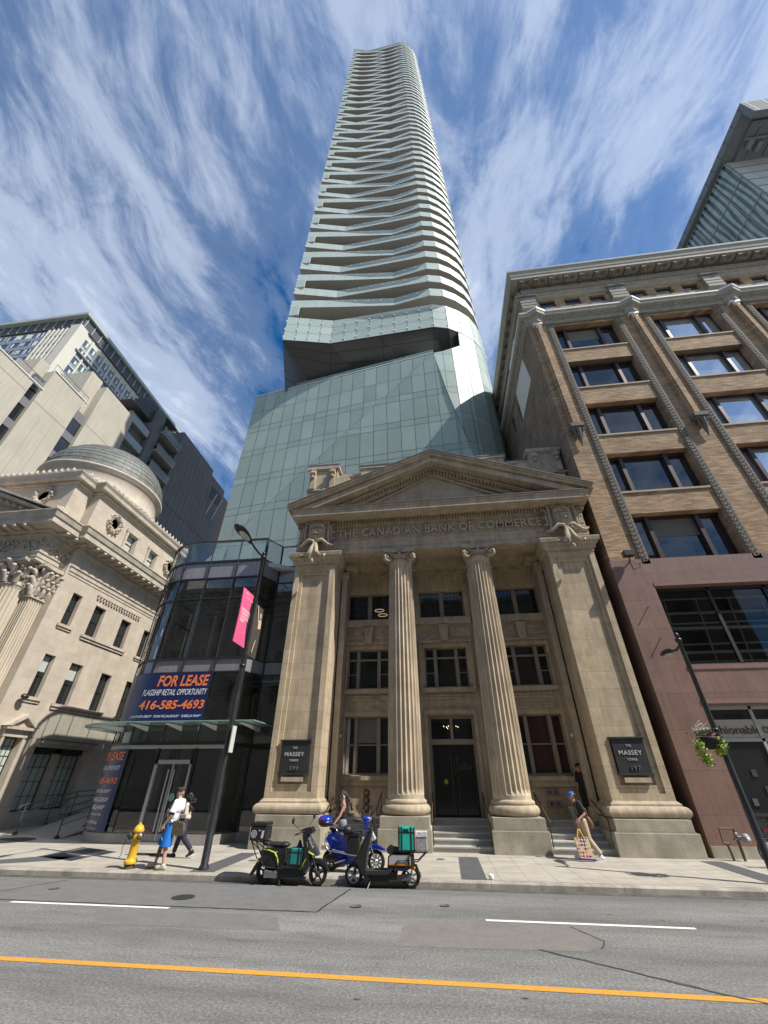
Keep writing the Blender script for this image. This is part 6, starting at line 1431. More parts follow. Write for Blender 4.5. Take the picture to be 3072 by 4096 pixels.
for r in range(9): z = zt-r*5.2; mb.box(gx-.06,gy-.06,z-.10,gx+.02,ym,z+.10)
for i in range(9): mb.box(gx-.08,gy+i*2.8-.07,28,gx+.02,gy+i*2.8+.07,zt)
for r in range(18): mb.box(gx-.05,gy-.06,zt-r*2.2-.04,OX+30,gy+.02,zt-r*2.2+.04)
oobj(mb, 'frame_grid', P('steel_frame_grey', (0.16,0.18,0.18), 0.4))
mb = MB()
for x,y,z in ((gx+1.6,gy-2.6,74.2),(gx+2.9,gy-2.2,74.2)): mb.box(x,y,z,x+.5,y+1.1,z+.45)
mb.tube([(gx+1,gy-2.6,74.5),(gx+6,gy-2.6,74.5)],.15,6); oobj(mb, 'roof_machinery', P('grey_lamp', (0,0,0)))
# row of buildings on the photographer's side of the street (behind the camera, seen only in reflections; added to darken windows and porch)
def street_block(x0, x1, h_, col, lab):
    b = thing('street_building', lab, 'building', (x0,-7,0)); m = P('facade_%d' % int(x0+500), col, 0.85, var=0.12, vscale=0.6)
    w = MB(); hs = []; n = max(1,int((x1-x0)/3.2)); zr = 5.0
    while zr+2 < h_:
        for i in range(n): a = x0+(x1-x0)*(i+.25)/n; hs.append((a-x0,a-x0+1.6,zr,zr+1.9))
        zr += 3.5
    w.wall((x0,-7,0),(1,0,0),0,x1-x0,.0,h_,hs,.3,n=(0,-1,0)); w.box(x0,-24,h_-.5,x1,-7.02,h_); w.box(x0-.0,-7.4,h_-.6,x1,-6.8,h_); w.box(x0,-24,0,x1,-7.6,h_-.5)
    w.xform(Matrix.Translation((-x0,7,0))).obj('wall', m, b); g = MB()
    for a, b2, c, d in hs: g.quad((x0+a,-7.28,c),(x0+b2,-7.28,c),(x0+b2,-7.28,d),(x0+a,-7.28,d))
    g.xform(Matrix.Translation((-x0,7,0))).obj('windows', P('street_window', (0.20,0.21,0.22), 0.3), b)
street_block(-46,-30,24,(0.42,0.41,0.38),'plain tan street building opposite the domed bank')
street_block(-30,-15,21,(0.40,0.39,0.37),'pale grey street building across from the glass shop')
street_block(-15,-2,23,(0.45,0.45,0.43),'grey stone street building behind the photographer to the left')
street_block(-2,13,20,(0.45,0.43,0.40),'cream street building right behind the photographer')
street_block(13,30,22,(0.38,0.36,0.34),'grey concrete street building across from the red granite shop')
MB().quad((-300,-7.4,.13),(300,-7.4,.13),(300,-1.2,.13),(-300,-1.2,.13)).obj('near_pavement', PAVE)['kind'] = 'structure'
# ================================================================ STREET FURNITURE
BLK = P('lamp_black', (0.018,0.020,0.022), 0.35, metal=0.3, spec=0.6); GREY = P('cast_grey', (0.2,0.2,0.2), 0.5, metal=0.4)
def lamp(x, y, h_, label, arm, head, r0, sticker=False):
    t = thing('street_lamp', label, 'street lamp', (x,y,WZ), 0, 'black street lamps on the kerb')
    p = MB(); p.lathe(0,0,[(r0*1.5,0),(r0*1.5,.05),(r0*1.12,.10),(r0*1.08,1.4),(r0,1.45),(r0*.72,h_),(r0*.85,h_+.01),(r0*.85,h_+.05),(r0*.5,h_+.10),(.001,h_+.12)],20); p.obj('pole', P('pole_black', (0.02,0.022,0.025), 0.4, metal=0.2, stain=((0.08,0.08,0.075),0.5,9)), t)
    c = MB()
    for z in (h_*.55, h_-.12): c.lathe(0,0,[(r0*.95,z-.05),(r0*1.15,z-.04),(r0*1.15,z+.04),(r0*.9,z+.05)],16)
    c.obj('collar', BLK, t)
    a = MB().tube([Vector(q) for q in arm], .035, 8); a.obj('arm', BLK, t)
    e = Vector(arm[-1]); d = (e-Vector(arm[-2])).normalized(); d.z *= .3; d.normalize(); q = d.to_track_quat('X','Z').to_matrix()
    L_, w_ = head; vs = []; n = 22
    hb = MB()
    for j, (fz, fr) in enumerate(((-.05,.80),(-.03,1.0),(.0,1.0),(.05,.9),(.09,.6),(.11,.2))):
        for i in range(n): a_ = 2*pi*i/n; u = L_/2+L_/2*cos(a_)*fr; w = w_*sin(a_)*fr*(.75+.25*cos(a_)) ; vs.append(e+q@Vector((u-.05, w, fz)))
    hb.add(vs,[(j*n+i,j*n+(i+1) % n,(j+1)*n+(i+1) % n,(j+1)*n+i) for j in range(5) for i in range(n)],0,True); hb.add(vs[:n],[tuple(range(n))]); hb.add(vs[-n:],[tuple(range(n))])
    ho = hb.obj('lamp_head', BLK, t); g = MB(); vs = []
    for fz, fr in ((-.052,.62),(-.085,.5),(-.10,.2)):
        for i in range(n): a_ = 2*pi*i/n; vs.append(e+q@Vector((L_*.46+L_*.42*cos(a_)*fr-.05, w_*.9*sin(a_)*fr, fz)))
    g.add(vs,[(j*n+i,j*n+(i+1) % n,(j+1)*n+(i+1) % n,(j+1)*n+i) for j in range(2) for i in range(n)],0,True); g.add(vs[-n:],[tuple(range(n))]); g.obj('lens', P('lamp_lens', (0.42,0.44,0.42), 0.25, spec=0.6), ho)
    return t
L1 = lamp(-6.42,13.1,9.25,'tall black street lamp between hydrant and scooters, carrying pink and black banners','0' and [(0,-.03,9.15),(0,-.45,9.08),(0,-1.15,9.12)],(1.35,.24),.088)
L2 = lamp(7.32,13.2,5.6,'shorter black street lamp at right edge, carrying a flower basket','0' and [(0,.05,5.35),(0,.30,5.27),(0,.58,5.32)],(.70,.16),.078)
c = MB().box(-6.42+.115,12.98,2.75,-6.42+.145,13.22,3.45); o = c.obj('parking_plate', P('plate_pale', (0.55,0.55,0.5), 0.5)); o.parent = L1; o.matrix_parent_inverse = Matrix.Translation((6.42,-13.1,-WZ))
# banners hang in the plane across the pavement
def banner(y0, y1, z0, z1, name, mat, label, curve):
    n = 10; m_ = 16; mb = MB(); vs = []
    for side in (0,1):
        for j in range(m_+1):
            for i in range(n+1):
                u = i/n; v = j/m_; y = y0+(y1-y0)*u; y += curve*sin(pi*v)*(u if y1 > y0 else u) *.0
                yy = y0+(y1-y0)*(u*(1-curve*sin(pi*v)) if y0 < 13 and False else u)
                x = -6.45 + .02*side + .05*sin(pi*v)*sin(2.2*u+.5)
                e1 = y1 - curve*sin(pi*v)*(1 if y1 < 13.1 else 0); yy = y0+(e1-y0)*u
                vs.append((x,yy,z0+(z1-z0)*v))
    k = (n+1)*(m_+1)
    for s_ in (0,1): mb.add(vs[s_*k:(s_+1)*k], [(j*(n+1)+i,j*(n+1)+i+1,(j+1)*(n+1)+i+1,(j+1)*(n+1)+i) for j in range(m_) for i in range(n)],0,True)
    o = mb.obj(name, mat); tag(o, label, 'banner', 'banners on the lamp post')
    r = MB()
    for z in (z0,z1): r.tube([(-6.44,13.1,z),(-6.44,min(y0,y1) if min(y0,y1) < 13 else max(y0,y1),z)],.018,6)
    r.obj('rods', BLK, o); return o
b1 = banner(12.12,12.99,5.75,7.62,'banner',P('banner_pink', (0.70,0.10,0.235), 0.7, var=0.06),'pink lamp post banner with white lettering about the cultural heart of the city',.20)
for s, w, h_, y, z in (('EXPERIENCE',.66,.095,12.50,6.87),('TORONTO’S',.66,.095,12.49,6.75),('CULTURAL',.60,.095,12.50,6.63),('HEART',.34,.095,12.36,6.51),('DOWNTOWN',.28,.03,12.38,7.46)): q = text_mb(s,w,h_,0,.006); on_wall(q,-6.38,y,z,'+x'); q.obj('lettering', P('banner_white', (0.85,0.80,0.82), 0.6), b1)
if True: q = text_mb('YONGE',.52,.07,0,.006,spacing=1.4); on_wall(q,-6.38,12.62,7.33,'+x'); q.obj('gold_lettering', P('banner_gold', (0.80,0.55,0.15), 0.6), b1)
q = text_mb('~ ~ ~',.16,.02); on_wall(q,-6.38,12.60,6.15,'+x'); q.obj('small_mark', MATS['banner_white'], b1)
b2 = banner(13.20,13.97,5.62,7.46,'banner',P('banner_brown', (0.06,0.048,0.04), 0.7, var=0.1),'dark brown lamp post banner showing a pale figure with raised arm',0)
f = MB(); X0 = -6.375
def flat(pts): f.add([(X0,y,z) for y,z in pts],[tuple(range(len(pts)))])
flat([(13.62,6.62),(13.86,6.66),(13.84,6.95),(13.72,7.0),(13.60,6.9)]); flat([(13.62,6.88),(13.52,7.18),(13.40,7.42),(13.36,7.38),(13.46,7.12),(13.56,6.84)]); flat([(13.66,7.02),(13.78,7.02),(13.79,7.18),(13.72,7.23),(13.65,7.16)]); flat([(13.44,5.75),(13.50,5.75),(13.64,6.2),(13.60,6.22)])
f.obj('figure', P('banner_figure', (0.55,0.42,0.30), 0.7), b2)
# hanging basket
hb = thing('flower_basket', 'hanging basket with lime green trailing leaves and pink white flowers on the right lamp', 'flower basket', (7.03,13.2,2.95))
mb = MB(); mb.lathe(0,0,[(.10,-.18),(.17,-.10),(.24,.05),(.25,.10),(.22,.10),(.001,.08)],20); mb.obj('pot', P('basket_black', (0.012,0.012,0.013), 0.7), hb)
mb = MB(); mb.tube([(.27,0,.55),(.27,0,.1)],.012,5); mb.tube([(.29,0,.32),(-.02,0,.05)],.012,5); mb.tube([(.29,0,-.05),(-.1,0,-.1)],.012,5); mb.obj('hanger', BLK, hb)
random.seed(8)
def leafy(n, fn, size, name, mat):
    mb = MB()
    for _ in range(n):
        c = Vector(fn()); d = Vector((random.gauss(0,1),random.gauss(0,1),random.gauss(0,.6))).normalized(); u = d.orthogonal().normalized(); s = size*random.uniform(.6,1.3); q = d.cross(u)
        mb.add([c-u*s, c-u*s*.2+q*s*.55-d*s*.1, c+u*s, c-u*s*.2-q*s*.55-d*s*.1],[(0,1,2,3)])
    return mb.obj(name, mat, hb)
def trail():
    a = random.choice((-2.9,-2.7,-2.5,-3.1,.25,.0,-.9,.45)); L_ = {True:.62,False:.40}[a < -2]; t_ = random.random()**.7; r = .20+.12*sin(pi*min(1,t_*1.3))+(.05 if a < -2 else .03)
    return (r*cos(a)+random.gauss(0,.045), r*sin(a)*.8+random.gauss(0,.05), .10-t_*L_+random.gauss(0,.03))
leafy(620, trail, .042, 'trailing_leaves', P('lime_leaf', (0.26,0.36,0.045), 0.5, island=0.35))
leafy(240, lambda: (random.gauss(0,.12),random.gauss(0,.11),.14+abs(random.gauss(0,.07))), .03, 'dark_leaves', P('green_leaf', (0.06,0.11,0.03), 0.5, island=0.4))
leafy(260, lambda: (random.gauss(-.06,.10),random.gauss(0,.09),.26+abs(random.gauss(0,.07))), .017, 'white_blossoms', P('white_petal', (0.62,0.60,0.50), 0.6))
leafy(60, lambda: (random.gauss(0,.14),random.gauss(-.08,.07),.17+random.gauss(0,.03)), .028, 'pink_blossoms', P('pink_petal', (0.55,0.12,0.32), 0.6))
# hydrant, leaning a little
hy = thing('fire_hydrant', 'yellow fire hydrant with black side cap on the kerb', 'fire hydrant', (-8.45,12.98,WZ), -.5)
YE = P('hydrant_yellow', (0.72,0.42,0.02), 0.35, var=0.06, spec=0.5, stain=((0.30,0.18,0.03),0.5,6))
mb = MB(); mb.lathe(0,0,[(.15,.10),(.155,.13),(.155,.17),(.115,.18),(.11,.22),(.105,.25),(.098,.58),(.115,.60),(.12,.64),(.12,.72),(.11,.74),(.135,.75),(.135,.80),(.12,.84),(.085,.90),(.05,.915),(.03,.92),(.03,.955),(.001,.96)],22); mb.obj('body', YE, hy)
mb = MB(); mb.lathe(0,0,[(.14,.0),(.12,.05),(.13,.10),(.001,.10)],18); mb.obj('base', P('rusty_iron', (0.07,0.05,0.035), 0.8, var=0.3), hy)
for i in range(8): a = 2*pi*i/8; MB().lathe(.14*cos(a),.14*sin(a),[(.016,.165),(.016,.19),(.001,.19)],6).obj('bolt', YE, hy) if i % 2 == 0 else None
def outlet(d, r, mat, nm, z=.68):
    q = Vector(d).to_track_quat('Z','Y').to_matrix().to_4x4(); q.translation = Vector((0,0,z)); m_ = MB().lathe(0,0,[(r*.8,.08),(r*.8,.14),(r,.145),(r,.20),(r*.6,.215),(r*.3,.22),(r*.3,.26),(.001,.26)],16).xform(q); return m_.obj(nm, mat, hy)
outlet((-.55,-.85,0),.085,P('cap_black', (0.03,0.03,0.03), 0.5),'large_outlet_cap'); outlet((1,-.1,0),.062,P('cap_brass', (0.36,0.26,0.08), 0.4, metal=0.5),'brass_outlet'); outlet((-1,.1,0),.06,YE,'rear_outlet')
MB().lathe(0,0,[(.07,.13),(.085,.14),(.085,.17),(.07,.18)],16).xform(Matrix.Translation((0,0,.68)) @ Matrix.Rotation(pi/2,4,'Y')).obj('blue_ring', P('blue_ring', (0.03,0.03,0.22), 0.4), hy)
MB().tube([(-.16,-.2,.62),(-.20,-.22,.45),(-.19,-.2,.3),(-.24,-.22,.22)],.010,5).obj('chain', GREY, hy)
# ramp, railings by the domed bank
rp_ = MB(); rp_.add([(-17.4,18.5,WZ),(-15.2,18.3,WZ),(-16.6,24.6,.62),(-19.8,25.0,.62),(-17.4,18.5,.0),(-15.2,18.3,.0),(-16.6,24.6,.0),(-19.8,25.0,.0)],[(0,1,2,3),(0,4,5,1),(1,5,6,2),(3,2,6,7),(0,3,7,4)]); rp_.box(-20.4,24.8,.0,-14.7,34,.62)
rp_.obj('ramp', P('ramp_concrete', (0.36,0.34,0.30), 0.9, var=0.12))['kind'] = 'structure'
RA = P('rail_teal', (0.06,0.075,0.075), 0.45, metal=0.2, var=0.1)
def railing(pts, label, ends):
    t = thing('ramp_railing', label, 'railing', (pts[0][0],pts[0][1],WZ), 0, 'dark metal railings along the ramp'); o = Vector((pts[0][0],pts[0][1],WZ)); q = [Vector(p)-o for p in pts]
    d = (q[1]-q[0]); d.z = 0; d.normalize()
    r = MB(); hi = [p+Vector((0,0,1.02)) for p in q]; lo = [p+Vector((0,0,.78)) for p in q]
    st = hi[0]-d*.35+Vector((0,0,-.04)); sl_ = lo[0]-d*.35+Vector((0,0,.0)); mid = (st+sl_)/2-d*.12
    r.tube(hi[::-1]+[st,mid+Vector((0,0,.08)),mid-Vector((0,0,.08)),sl_]+lo,.028,8); r.obj('handrail', RA, t); m2 = MB(); m2.tube([p+Vector((0,0,.42)) for p in q],.016,6); m2.obj('lower_rail', RA, t)
    for a, b in zip(q, q[1:]):
        n = max(1, round((b-a).length/1.9))
        for i in range(n+(1 if b is q[-1] else 0)):
            p = a.lerp(b, i/n); k = MB().tube([p,p+Vector((0,0,.98))],.024,8); k.obj('post', RA, t); MB().box(p.x-.07,p.y-.07,p.z,p.x+.07,p.y+.07,p.z+.10).obj('post_base', RA, t, bevel=.015)
    return t
railing([(-17.95,19.1,.15),(-18.75,21.4,.30),(-19.7,23.9,.50),(-19.9,28,.62)],'railing on the domed bank side of the ramp, ending in a pale teal loop',0)
railing([(-15.35,18.35,.13),(-16.2,20.8,.28),(-16.6,24.0,.55),(-16.6,27,.62)],'railing on the glass shop side of the ramp, in deep shade',0)
# gas pipe and meter at the granite corner
gm = thing('gas_meter', 'grey round gas meter on rusty pipes against the red granite', 'gas meter', (8.4,16.5,WZ))
RU = P('rusty_pipe', (0.13,0.075,0.055), 0.7, var=0.35, vscale=20); 
m_ = MB(); m_.tube([(-.17,0,0),(-.17,0,.15),(-.19,0,.36)],.038,8); m_.tube([(-.30,0,.41),(-.14,0,.39)],.028,8); m_.tube([(-.30,0,.40),(-.27,0,.75)],.022,8); m_.tube([(-.27,0,.75),(.14,0,.75)],.022,8); m_.tube([(.13,0,.75),(.13,0,.0)],.040,8); m_.obj('pipes', RU, gm)
m_ = MB(); m_.tube([(.13,-.05,.56),(.30,-.08,.54)],.03,8); m_.ell((.13,0,.60),(.07,.07,.08),10,k=6); m_.box(.05,-.06,.48,.21,.06,.53); m_.obj('valve', GREY, gm)
m_ = MB(); m_.lathe(0,0,[(.001,-.09),(.06,-.09),(.08,-.05),(.12,-.02),(.13,.0),(.12,.02),(.09,.06),(.04,.08),(.001,.08)],24).xform(Matrix.Translation((.34,-.08,.52)) @ Matrix.Rotation(pi/2,4,'X')).obj('meter_drum', P('meter_grey', (0.22,0.235,0.25), 0.5, metal=0.1, var=0.1), gm)
MB().lathe(0,0,[(.045,0),(.045,.03),(.001,.03)],14).xform(Matrix.Translation((.34,-.16,.52)) @ Matrix.Rotation(pi/2,4,'X')).obj('dial', P('dial_white', (0.7,0.7,0.68), 0.3), gm)
# bucket on the porch
bk_ = thing('bucket', 'white plastic bucket on the porch by the right steps', 'bucket', (4.5,18.55,.90)); MB().lathe(0,0,[(.001,.01),(.12,.0),(.15,.34),(.165,.34),(.165,.38),(.15,.38),(.145,.36),(.001,.36)],22).obj('pail', P('bucket_white', (0.45,0.44,0.42), 0.4), bk_); MB().tube([(.16*cos(a),.02,.36-.12*sin(a)) for a in [pi*i/10 for i in range(11)]],.006,5).obj('handle', GREY, bk_)
# bicycle, mostly outside the frame
bi = thing('bicycle', 'black bicycle wheel leaning in at the right edge beside the lamp', 'bicycle', (8.66,15.3,WZ), 0)
def ring(mb, c, R_, r, axis='y', n=40, m=0): mb.tube([(c[0]+R_*cos(a), c[1], c[2]+R_*sin(a)) for a in [2*pi*i/n for i in range(n+1)]], r, 8, m, cap=False)
BT = P('tyre_rubber', (0.014,0.014,0.015), 0.8)
for cx in (0,1.03):
    m_ = MB(); ring(m_,(cx,0,.34),.325,.018); o = m_.obj('tyre', BT, bi); m_ = MB(); ring(m_,(cx,0,.34),.30,.009)
    for i in range(18): a = 2*pi*i/18; m_.tube([(cx,0,.34),(cx+.3*cos(a),0,.34+.3*sin(a))],.0015,3,cap=False)
    m_.obj('rim', P('rim_alloy', (0.4,0.4,0.4), 0.3, metal=0.8), bi)
m_ = MB(); 
for a, b in (((0,0,.34),(.18,0,.92)),((.2,0,.86),(.72,0,.90)),((.2,0,.80),(.52,0,.34)),((.52,0,.34),(.74,0,.95)),((.52,0,.34),(1.03,0,.34)),((1.03,0,.34),(.70,0,.85))): m_.tube([a,b],.016,8)
m_.tube([(.18,-.25,.98),(.18,.25,.98)],.013,8); m_.obj('frame', BLK, bi); MB().ell((.76,0,1.0),(.14,.07,.03),12,k=6).obj('saddle', BT, bi)
# ================================================================ SCOOTERS
PLB = P('plastic_black', (0.017,0.017,0.018), 0.35, spec=0.5); MTB = P('matte_black', (0.022,0.022,0.023), 0.75); STL = P('steel_bright', (0.62,0.63,0.64), 0.25, metal=0.9); BLU = P('scooter_blue', (0.008,0.035,0.36), 0.18, coat=0.6); LIME = P('lime_plastic', (0.42,0.55,0.04), 0.4); ALU = P('alloy_case', (0.42,0.44,0.45), 0.35, metal=0.6); ORG = P('orange_plastic', (0.60,0.20,0.02), 0.4); GLP = P('panel_grey', (0.36,0.36,0.35), 0.45); AMB = P('amber_lens', (0.75,0.28,0.03), 0.3); TEAL = P('teal_fabric', (0.01,0.36,0.27), 0.7, var=0.12, vscale=8); TEALD = P('teal_fabric_dull', (0.015,0.22,0.20), 0.75, var=0.15, vscale=8); STRP = P('black_webbing', (0.012,0.012,0.013), 0.85); SAD = P('saddle_vinyl', (0.018,0.018,0.02), 0.5)
def wheel(par, x, z=.225, R_=.225, w=.05, spokes=5, rimm=None, rad=.72):
    m_ = MB(); m_.lathe(0,0,[(R_*.68,-w*.8),(R_*.86,-w),(R_*.97,-w*.7),(R_,0),(R_*.97,w*.7),(R_*.86,w),(R_*.68,w*.8)],32); M4 = Matrix.Translation((x,0,z)) @ Matrix.Rotation(pi/2,4,'X'); m_.xform(M4); wo_ = m_.obj('wheel', BT, par)
    r = MB(); r.lathe(0,0,[(R_*.70,-w*.7),(R_*.62,-w*.6),(R_*.62,w*.6),(R_*.70,w*.7)],28); r.lathe(0,0,[(.001,-w*1.1),(.05,-w*1.1),(.055,w*1.1),(.001,w*1.1)],14)
    for i in range(spokes):
        a = 2*pi*i/spokes+.3; c, s = cos(a), sin(a); h_ = .018
        r.add([(.03*c-h_*s,.03*s+h_*c,.012),(.03*c+h_*s,.03*s-h_*c,.012),(R_*.66*c+h_*s,R_*.66*s-h_*c,.012),(R_*.66*c-h_*s,R_*.66*s+h_*c,.012),(.03*c-h_*s,.03*s+h_*c,-.012),(.03*c+h_*s,.03*s-h_*c,-.012),(R_*.66*c+h_*s,R_*.66*s-h_*c,-.012),(R_*.66*c-h_*s,R_*.66*s+h_*c,-.012)],[(0,1,2,3),(7,6,5,4),(0,3,7,4),(1,5,6,2)])
    r.xform(M4); r.obj('rim', rimm or MTB, wo_); return wo_
def panel(par, nm, poly, w, mat, bev=.018, y=0): return MB().prism(poly, y-w, y+w, 'y').obj(nm, mat, par, bevel=bev)
def mirror(par, base, top, s_, r=(.045,.02,.075)):
    m_ = MB(); m_.tube([base, ((base[0]+top[0])/2-.02,(base[1]+top[1])/2,(base[2]+top[2])/2), top],.008,6); m_.ell((top[0],top[1],top[2]+r[2]*.6),(r[1]+.01,r[0]+.02,r[2]),12,k=8); m_.obj('mirror', PLB, par)
def rackbox(par_loc, rz, dims, mat, nm, label, lid=None, group=None):
    pass
def local(t, p): return t.matrix_basis @ Vector(p)
# A: black and lime scooter at the left, facing right
sA_ = thing('scooter', 'black electric scooter with lime green trim parked at the kerb, front wheel to the right', 'scooter', (-4.50,12.44,0), -.03, 'delivery scooters parked by the bank')
wheel(sA_,0,.235,.225,.055); wheel(sA_,1.33,.225,.225,.05,5,MTB)
panel(sA_,'rear_body',[(-.10,.66),(-.14,.60),(-.02,.36),(.10,.32),(.50,.30),(.52,.66),(.30,.70)],.13,PLB)
panel(sA_,'belly',[(.30,.32),(.36,.16),(.50,.13),(.92,.13),(1.02,.20),(1.02,.36),(.55,.34)],.12,MTB)
panel(sA_,'floorboard',[(.45,.33),(1.02,.33),(1.02,.37),(.45,.37)],.17,MTB,.008)
panel(sA_,'leg_shield',[(.98,.30),(1.04,.22),(1.12,.34),(1.10,.70),(1.00,.98),(.90,1.0),(.98,.62)],.15,PLB)
o = panel(sA_,'nose',[(.98,.96),(1.06,.92),(1.32,.60),(1.36,.57),(1.24,.55),(1.08,.60)],.10,P('smoked_plastic', (0.05,0.055,0.055), 0.12, spec=0.8))
for s_ in (-1,1):
    m_ = MB(); m_.tube([(.96,s_*.11,.97),(1.04,s_*.14,.80),(1.10,s_*.13,.62),(1.24,s_*.08,.56),(1.37,s_*.02,.575)],[.010,.014,.018,.020,.012],6); m_.obj('lime_trim', LIME, sA_)
    m_ = MB(); m_.tube([(-.08,s_*.135,.66),(.10,s_*.14,.64),(.24,s_*.14,.60),(.32,s_*.14,.50),(.36,s_*.135,.36)],[.010,.016,.018,.016,.012],6); m_.obj('lime_trim', LIME, sA_)
    m_ = MB(); m_.tube([(1.04,s_*.15,.50),(.92,s_*.14,.30)],[.014,.010],6); m_.obj('lime_trim', LIME, sA_)
t_ = text_mb('VIAR',.24,.05,0,.004,.2); t_.xform(Matrix.Rotation(-.95,4,'Z')); on_wall(t_,1.13,-.112,.80); t_.obj('lettering', SW, sA_)
m_ = MB(); m_.ell((.22,0,.745),(.34,.13,.055),16,k=10); m_.ell((.42,0,.745),(.15,.13,.06),14,k=8); m_.ell((-.02,0,.76),(.14,.12,.05),12,k=8); m_.obj('seat', SAD, sA_)
m_ = MB()
for s_ in (-1,1): m_.tube([(-.20,s_*.10,.80),(.02,s_*.16,.78),(.10,s_*.16,.72)],.012,6); m_.tube([(-.06,s_*.15,.76),(-.09,s_*.15,.45),(.0,s_*.15,.33),(.50,s_*.16,.31)],.013,6); m_.tube([(-.42,s_*.12,.82),(-.20,s_*.14,.48),(-.08,s_*.14,.48)],.012,6); m_.tube([(-.42,s_*.12,.82),(.0,s_*.12,.80)],.012,6); m_.tube([(-.40,s_*.12,.80),(-.12,s_*.14,.62)],.010,6)
m_.obj('rack', MTB, sA_)
m_ = MB(); m_.prism([(-.10,.46),(-.16,.50),(-.30,.30),(-.38,.16),(-.33,.16),(-.2,.30)],-.06,.06,'y'); m_.obj('rear_mudguard', PLB, sA_, bevel=.01)
MB().ell((-.17,-.09,.44),(.03,.02,.035),10,k=6).obj('indicator', AMB, sA_); MB().prism([(.02,.28),(.38,.24),(.34,.13),(.02,.14)],-.12,-.07,'y').obj('motor_cover', ALU, sA_, bevel=.015); MB().prism([(0,.27),(.36,.22),(.42,.30),(.1,.33)],.06,.10,'y').obj('swingarm', MTB, sA_)
m_ = MB()
for s_ in (-1,1): m_.tube([(1.12,s_*.06,.62),(1.24,s_*.07,.42),(1.33,s_*.07,.225)],.018,8)
m_.tube([(.98,0,1.0),(1.14,0,.55)],.03,8); m_.obj('fork', MTB, sA_)
m_ = MB(); m_.prism([(1.10,.46),(1.20,.50),(1.36,.50),(1.52,.42),(1.60,.28),(1.52,.33),(1.38,.42),(1.22,.42)],-.07,.07,'y'); m_.obj('front_mudguard', PLB, sA_, bevel=.015)
m_ = MB(); m_.tube([(.84,-.36,.98),(.93,-.20,1.02),(.96,0,1.02),(.93,.20,1.02),(.84,.36,.98)],.014,8); hbA = m_.obj('handlebar', MTB, sA_)
for s_ in (-1,1): MB().tube([(.86,s_*.25,.99),(.80,s_*.37,.97)],.02,8).obj('grip', BT, hbA); MB().tube([(.92,s_*.20,1.0),(.99,s_*.34,.99)],.006,5).obj('brake_lever', STL, hbA)
MB().prism([(.84,1.02),(.90,1.07),(1.10,1.10),(1.16,1.03),(1.12,.96),(.92,.96)],-.13,.13,'y').obj('dash', PLB, sA_, bevel=.02); MB().prism([(.90,1.085),(1.08,1.112),(1.08,1.118),(.90,1.091)],-.09,.09,'y').obj('dash_panel', P('dash_grey', (0.25,0.27,0.25), 0.3), sA_)
mirror(sA_,(.92,-.22,1.02),(.72,-.40,1.20),-1); mirror(sA_,(.94,.22,1.03),(1.02,.36,1.26),1)
m_ = MB()
for s_ in (-1,1): m_.tube([(.42,s_*.06,.20),(.42,s_*.13,.0)],.016,6); m_.tube([(.42,s_*.13,.012),(.50,s_*.14,.012)],.016,6)
m_.tube([(.42,-.10,.08),(.42,.10,.08)],.014,6); m_.obj('centre_stand', MTB, sA_)
MB().ell((.28,-.135,.61),(.025,.012,.02),8,k=6).obj('chrome_lock', STL, sA_)
def case(loc, rz, dx, dy, dz, mat, label, deco=None, nm='delivery_box', lidh=.25):
    t = thing(nm, label, 'delivery box', loc, rz); MB().box(-dx/2,-dy/2,0,dx/2,dy/2,dz*(1-lidh)).obj('shell', mat, t, bevel=.02); MB().box(-dx/2-.008,-dy/2-.008,dz*(1-lidh)+.004,dx/2+.008,dy/2+.008,dz).obj('lid', mat, t, bevel=.025); return t
c1 = case(tuple(Vector(local(sA_,(-.24,0,.825)))), -.03, .42,.40,.36, PLB, 'black top box with white round wheel emblem on the rack of the lime scooter')
m_ = MB(); R_ = .075; m_.lathe(0,0,[(R_,0),(R_-.010,0)],24); 
for i in range(8): a = 2*pi*i/8; m_.add([(R_*.95*cos(a)-.005*sin(a),R_*.95*sin(a)+.005*cos(a),0),(R_*.95*cos(a)+.005*sin(a),R_*.95*sin(a)-.005*cos(a),0),(.015*cos(a)+.005*sin(a),.015*sin(a)-.005*cos(a),0),(.015*cos(a)-.005*sin(a),.015*sin(a)+.005*cos(a),0)],[(0,1,2,3)])
m_.xform(Matrix.Translation((-.10,-.204,.13)) @ Matrix.Rotation(pi/2,4,'X')).obj('wheel_emblem', SW, c1); q = text_mb('84',.05,.035,0,.003); on_wall(q,.04,-.204,.20); q.obj('lettering', SW, c1)
m_ = MB()
for k in range(3): m_.add([(.09+.02*k,-.204,.05),(.105+.02*k,-.204,.05),(.125+.02*k,-.204,.20),(.11+.02*k,-.204,.20)],[(0,1,2,3)])
m_.obj('stripes', SW, c1)
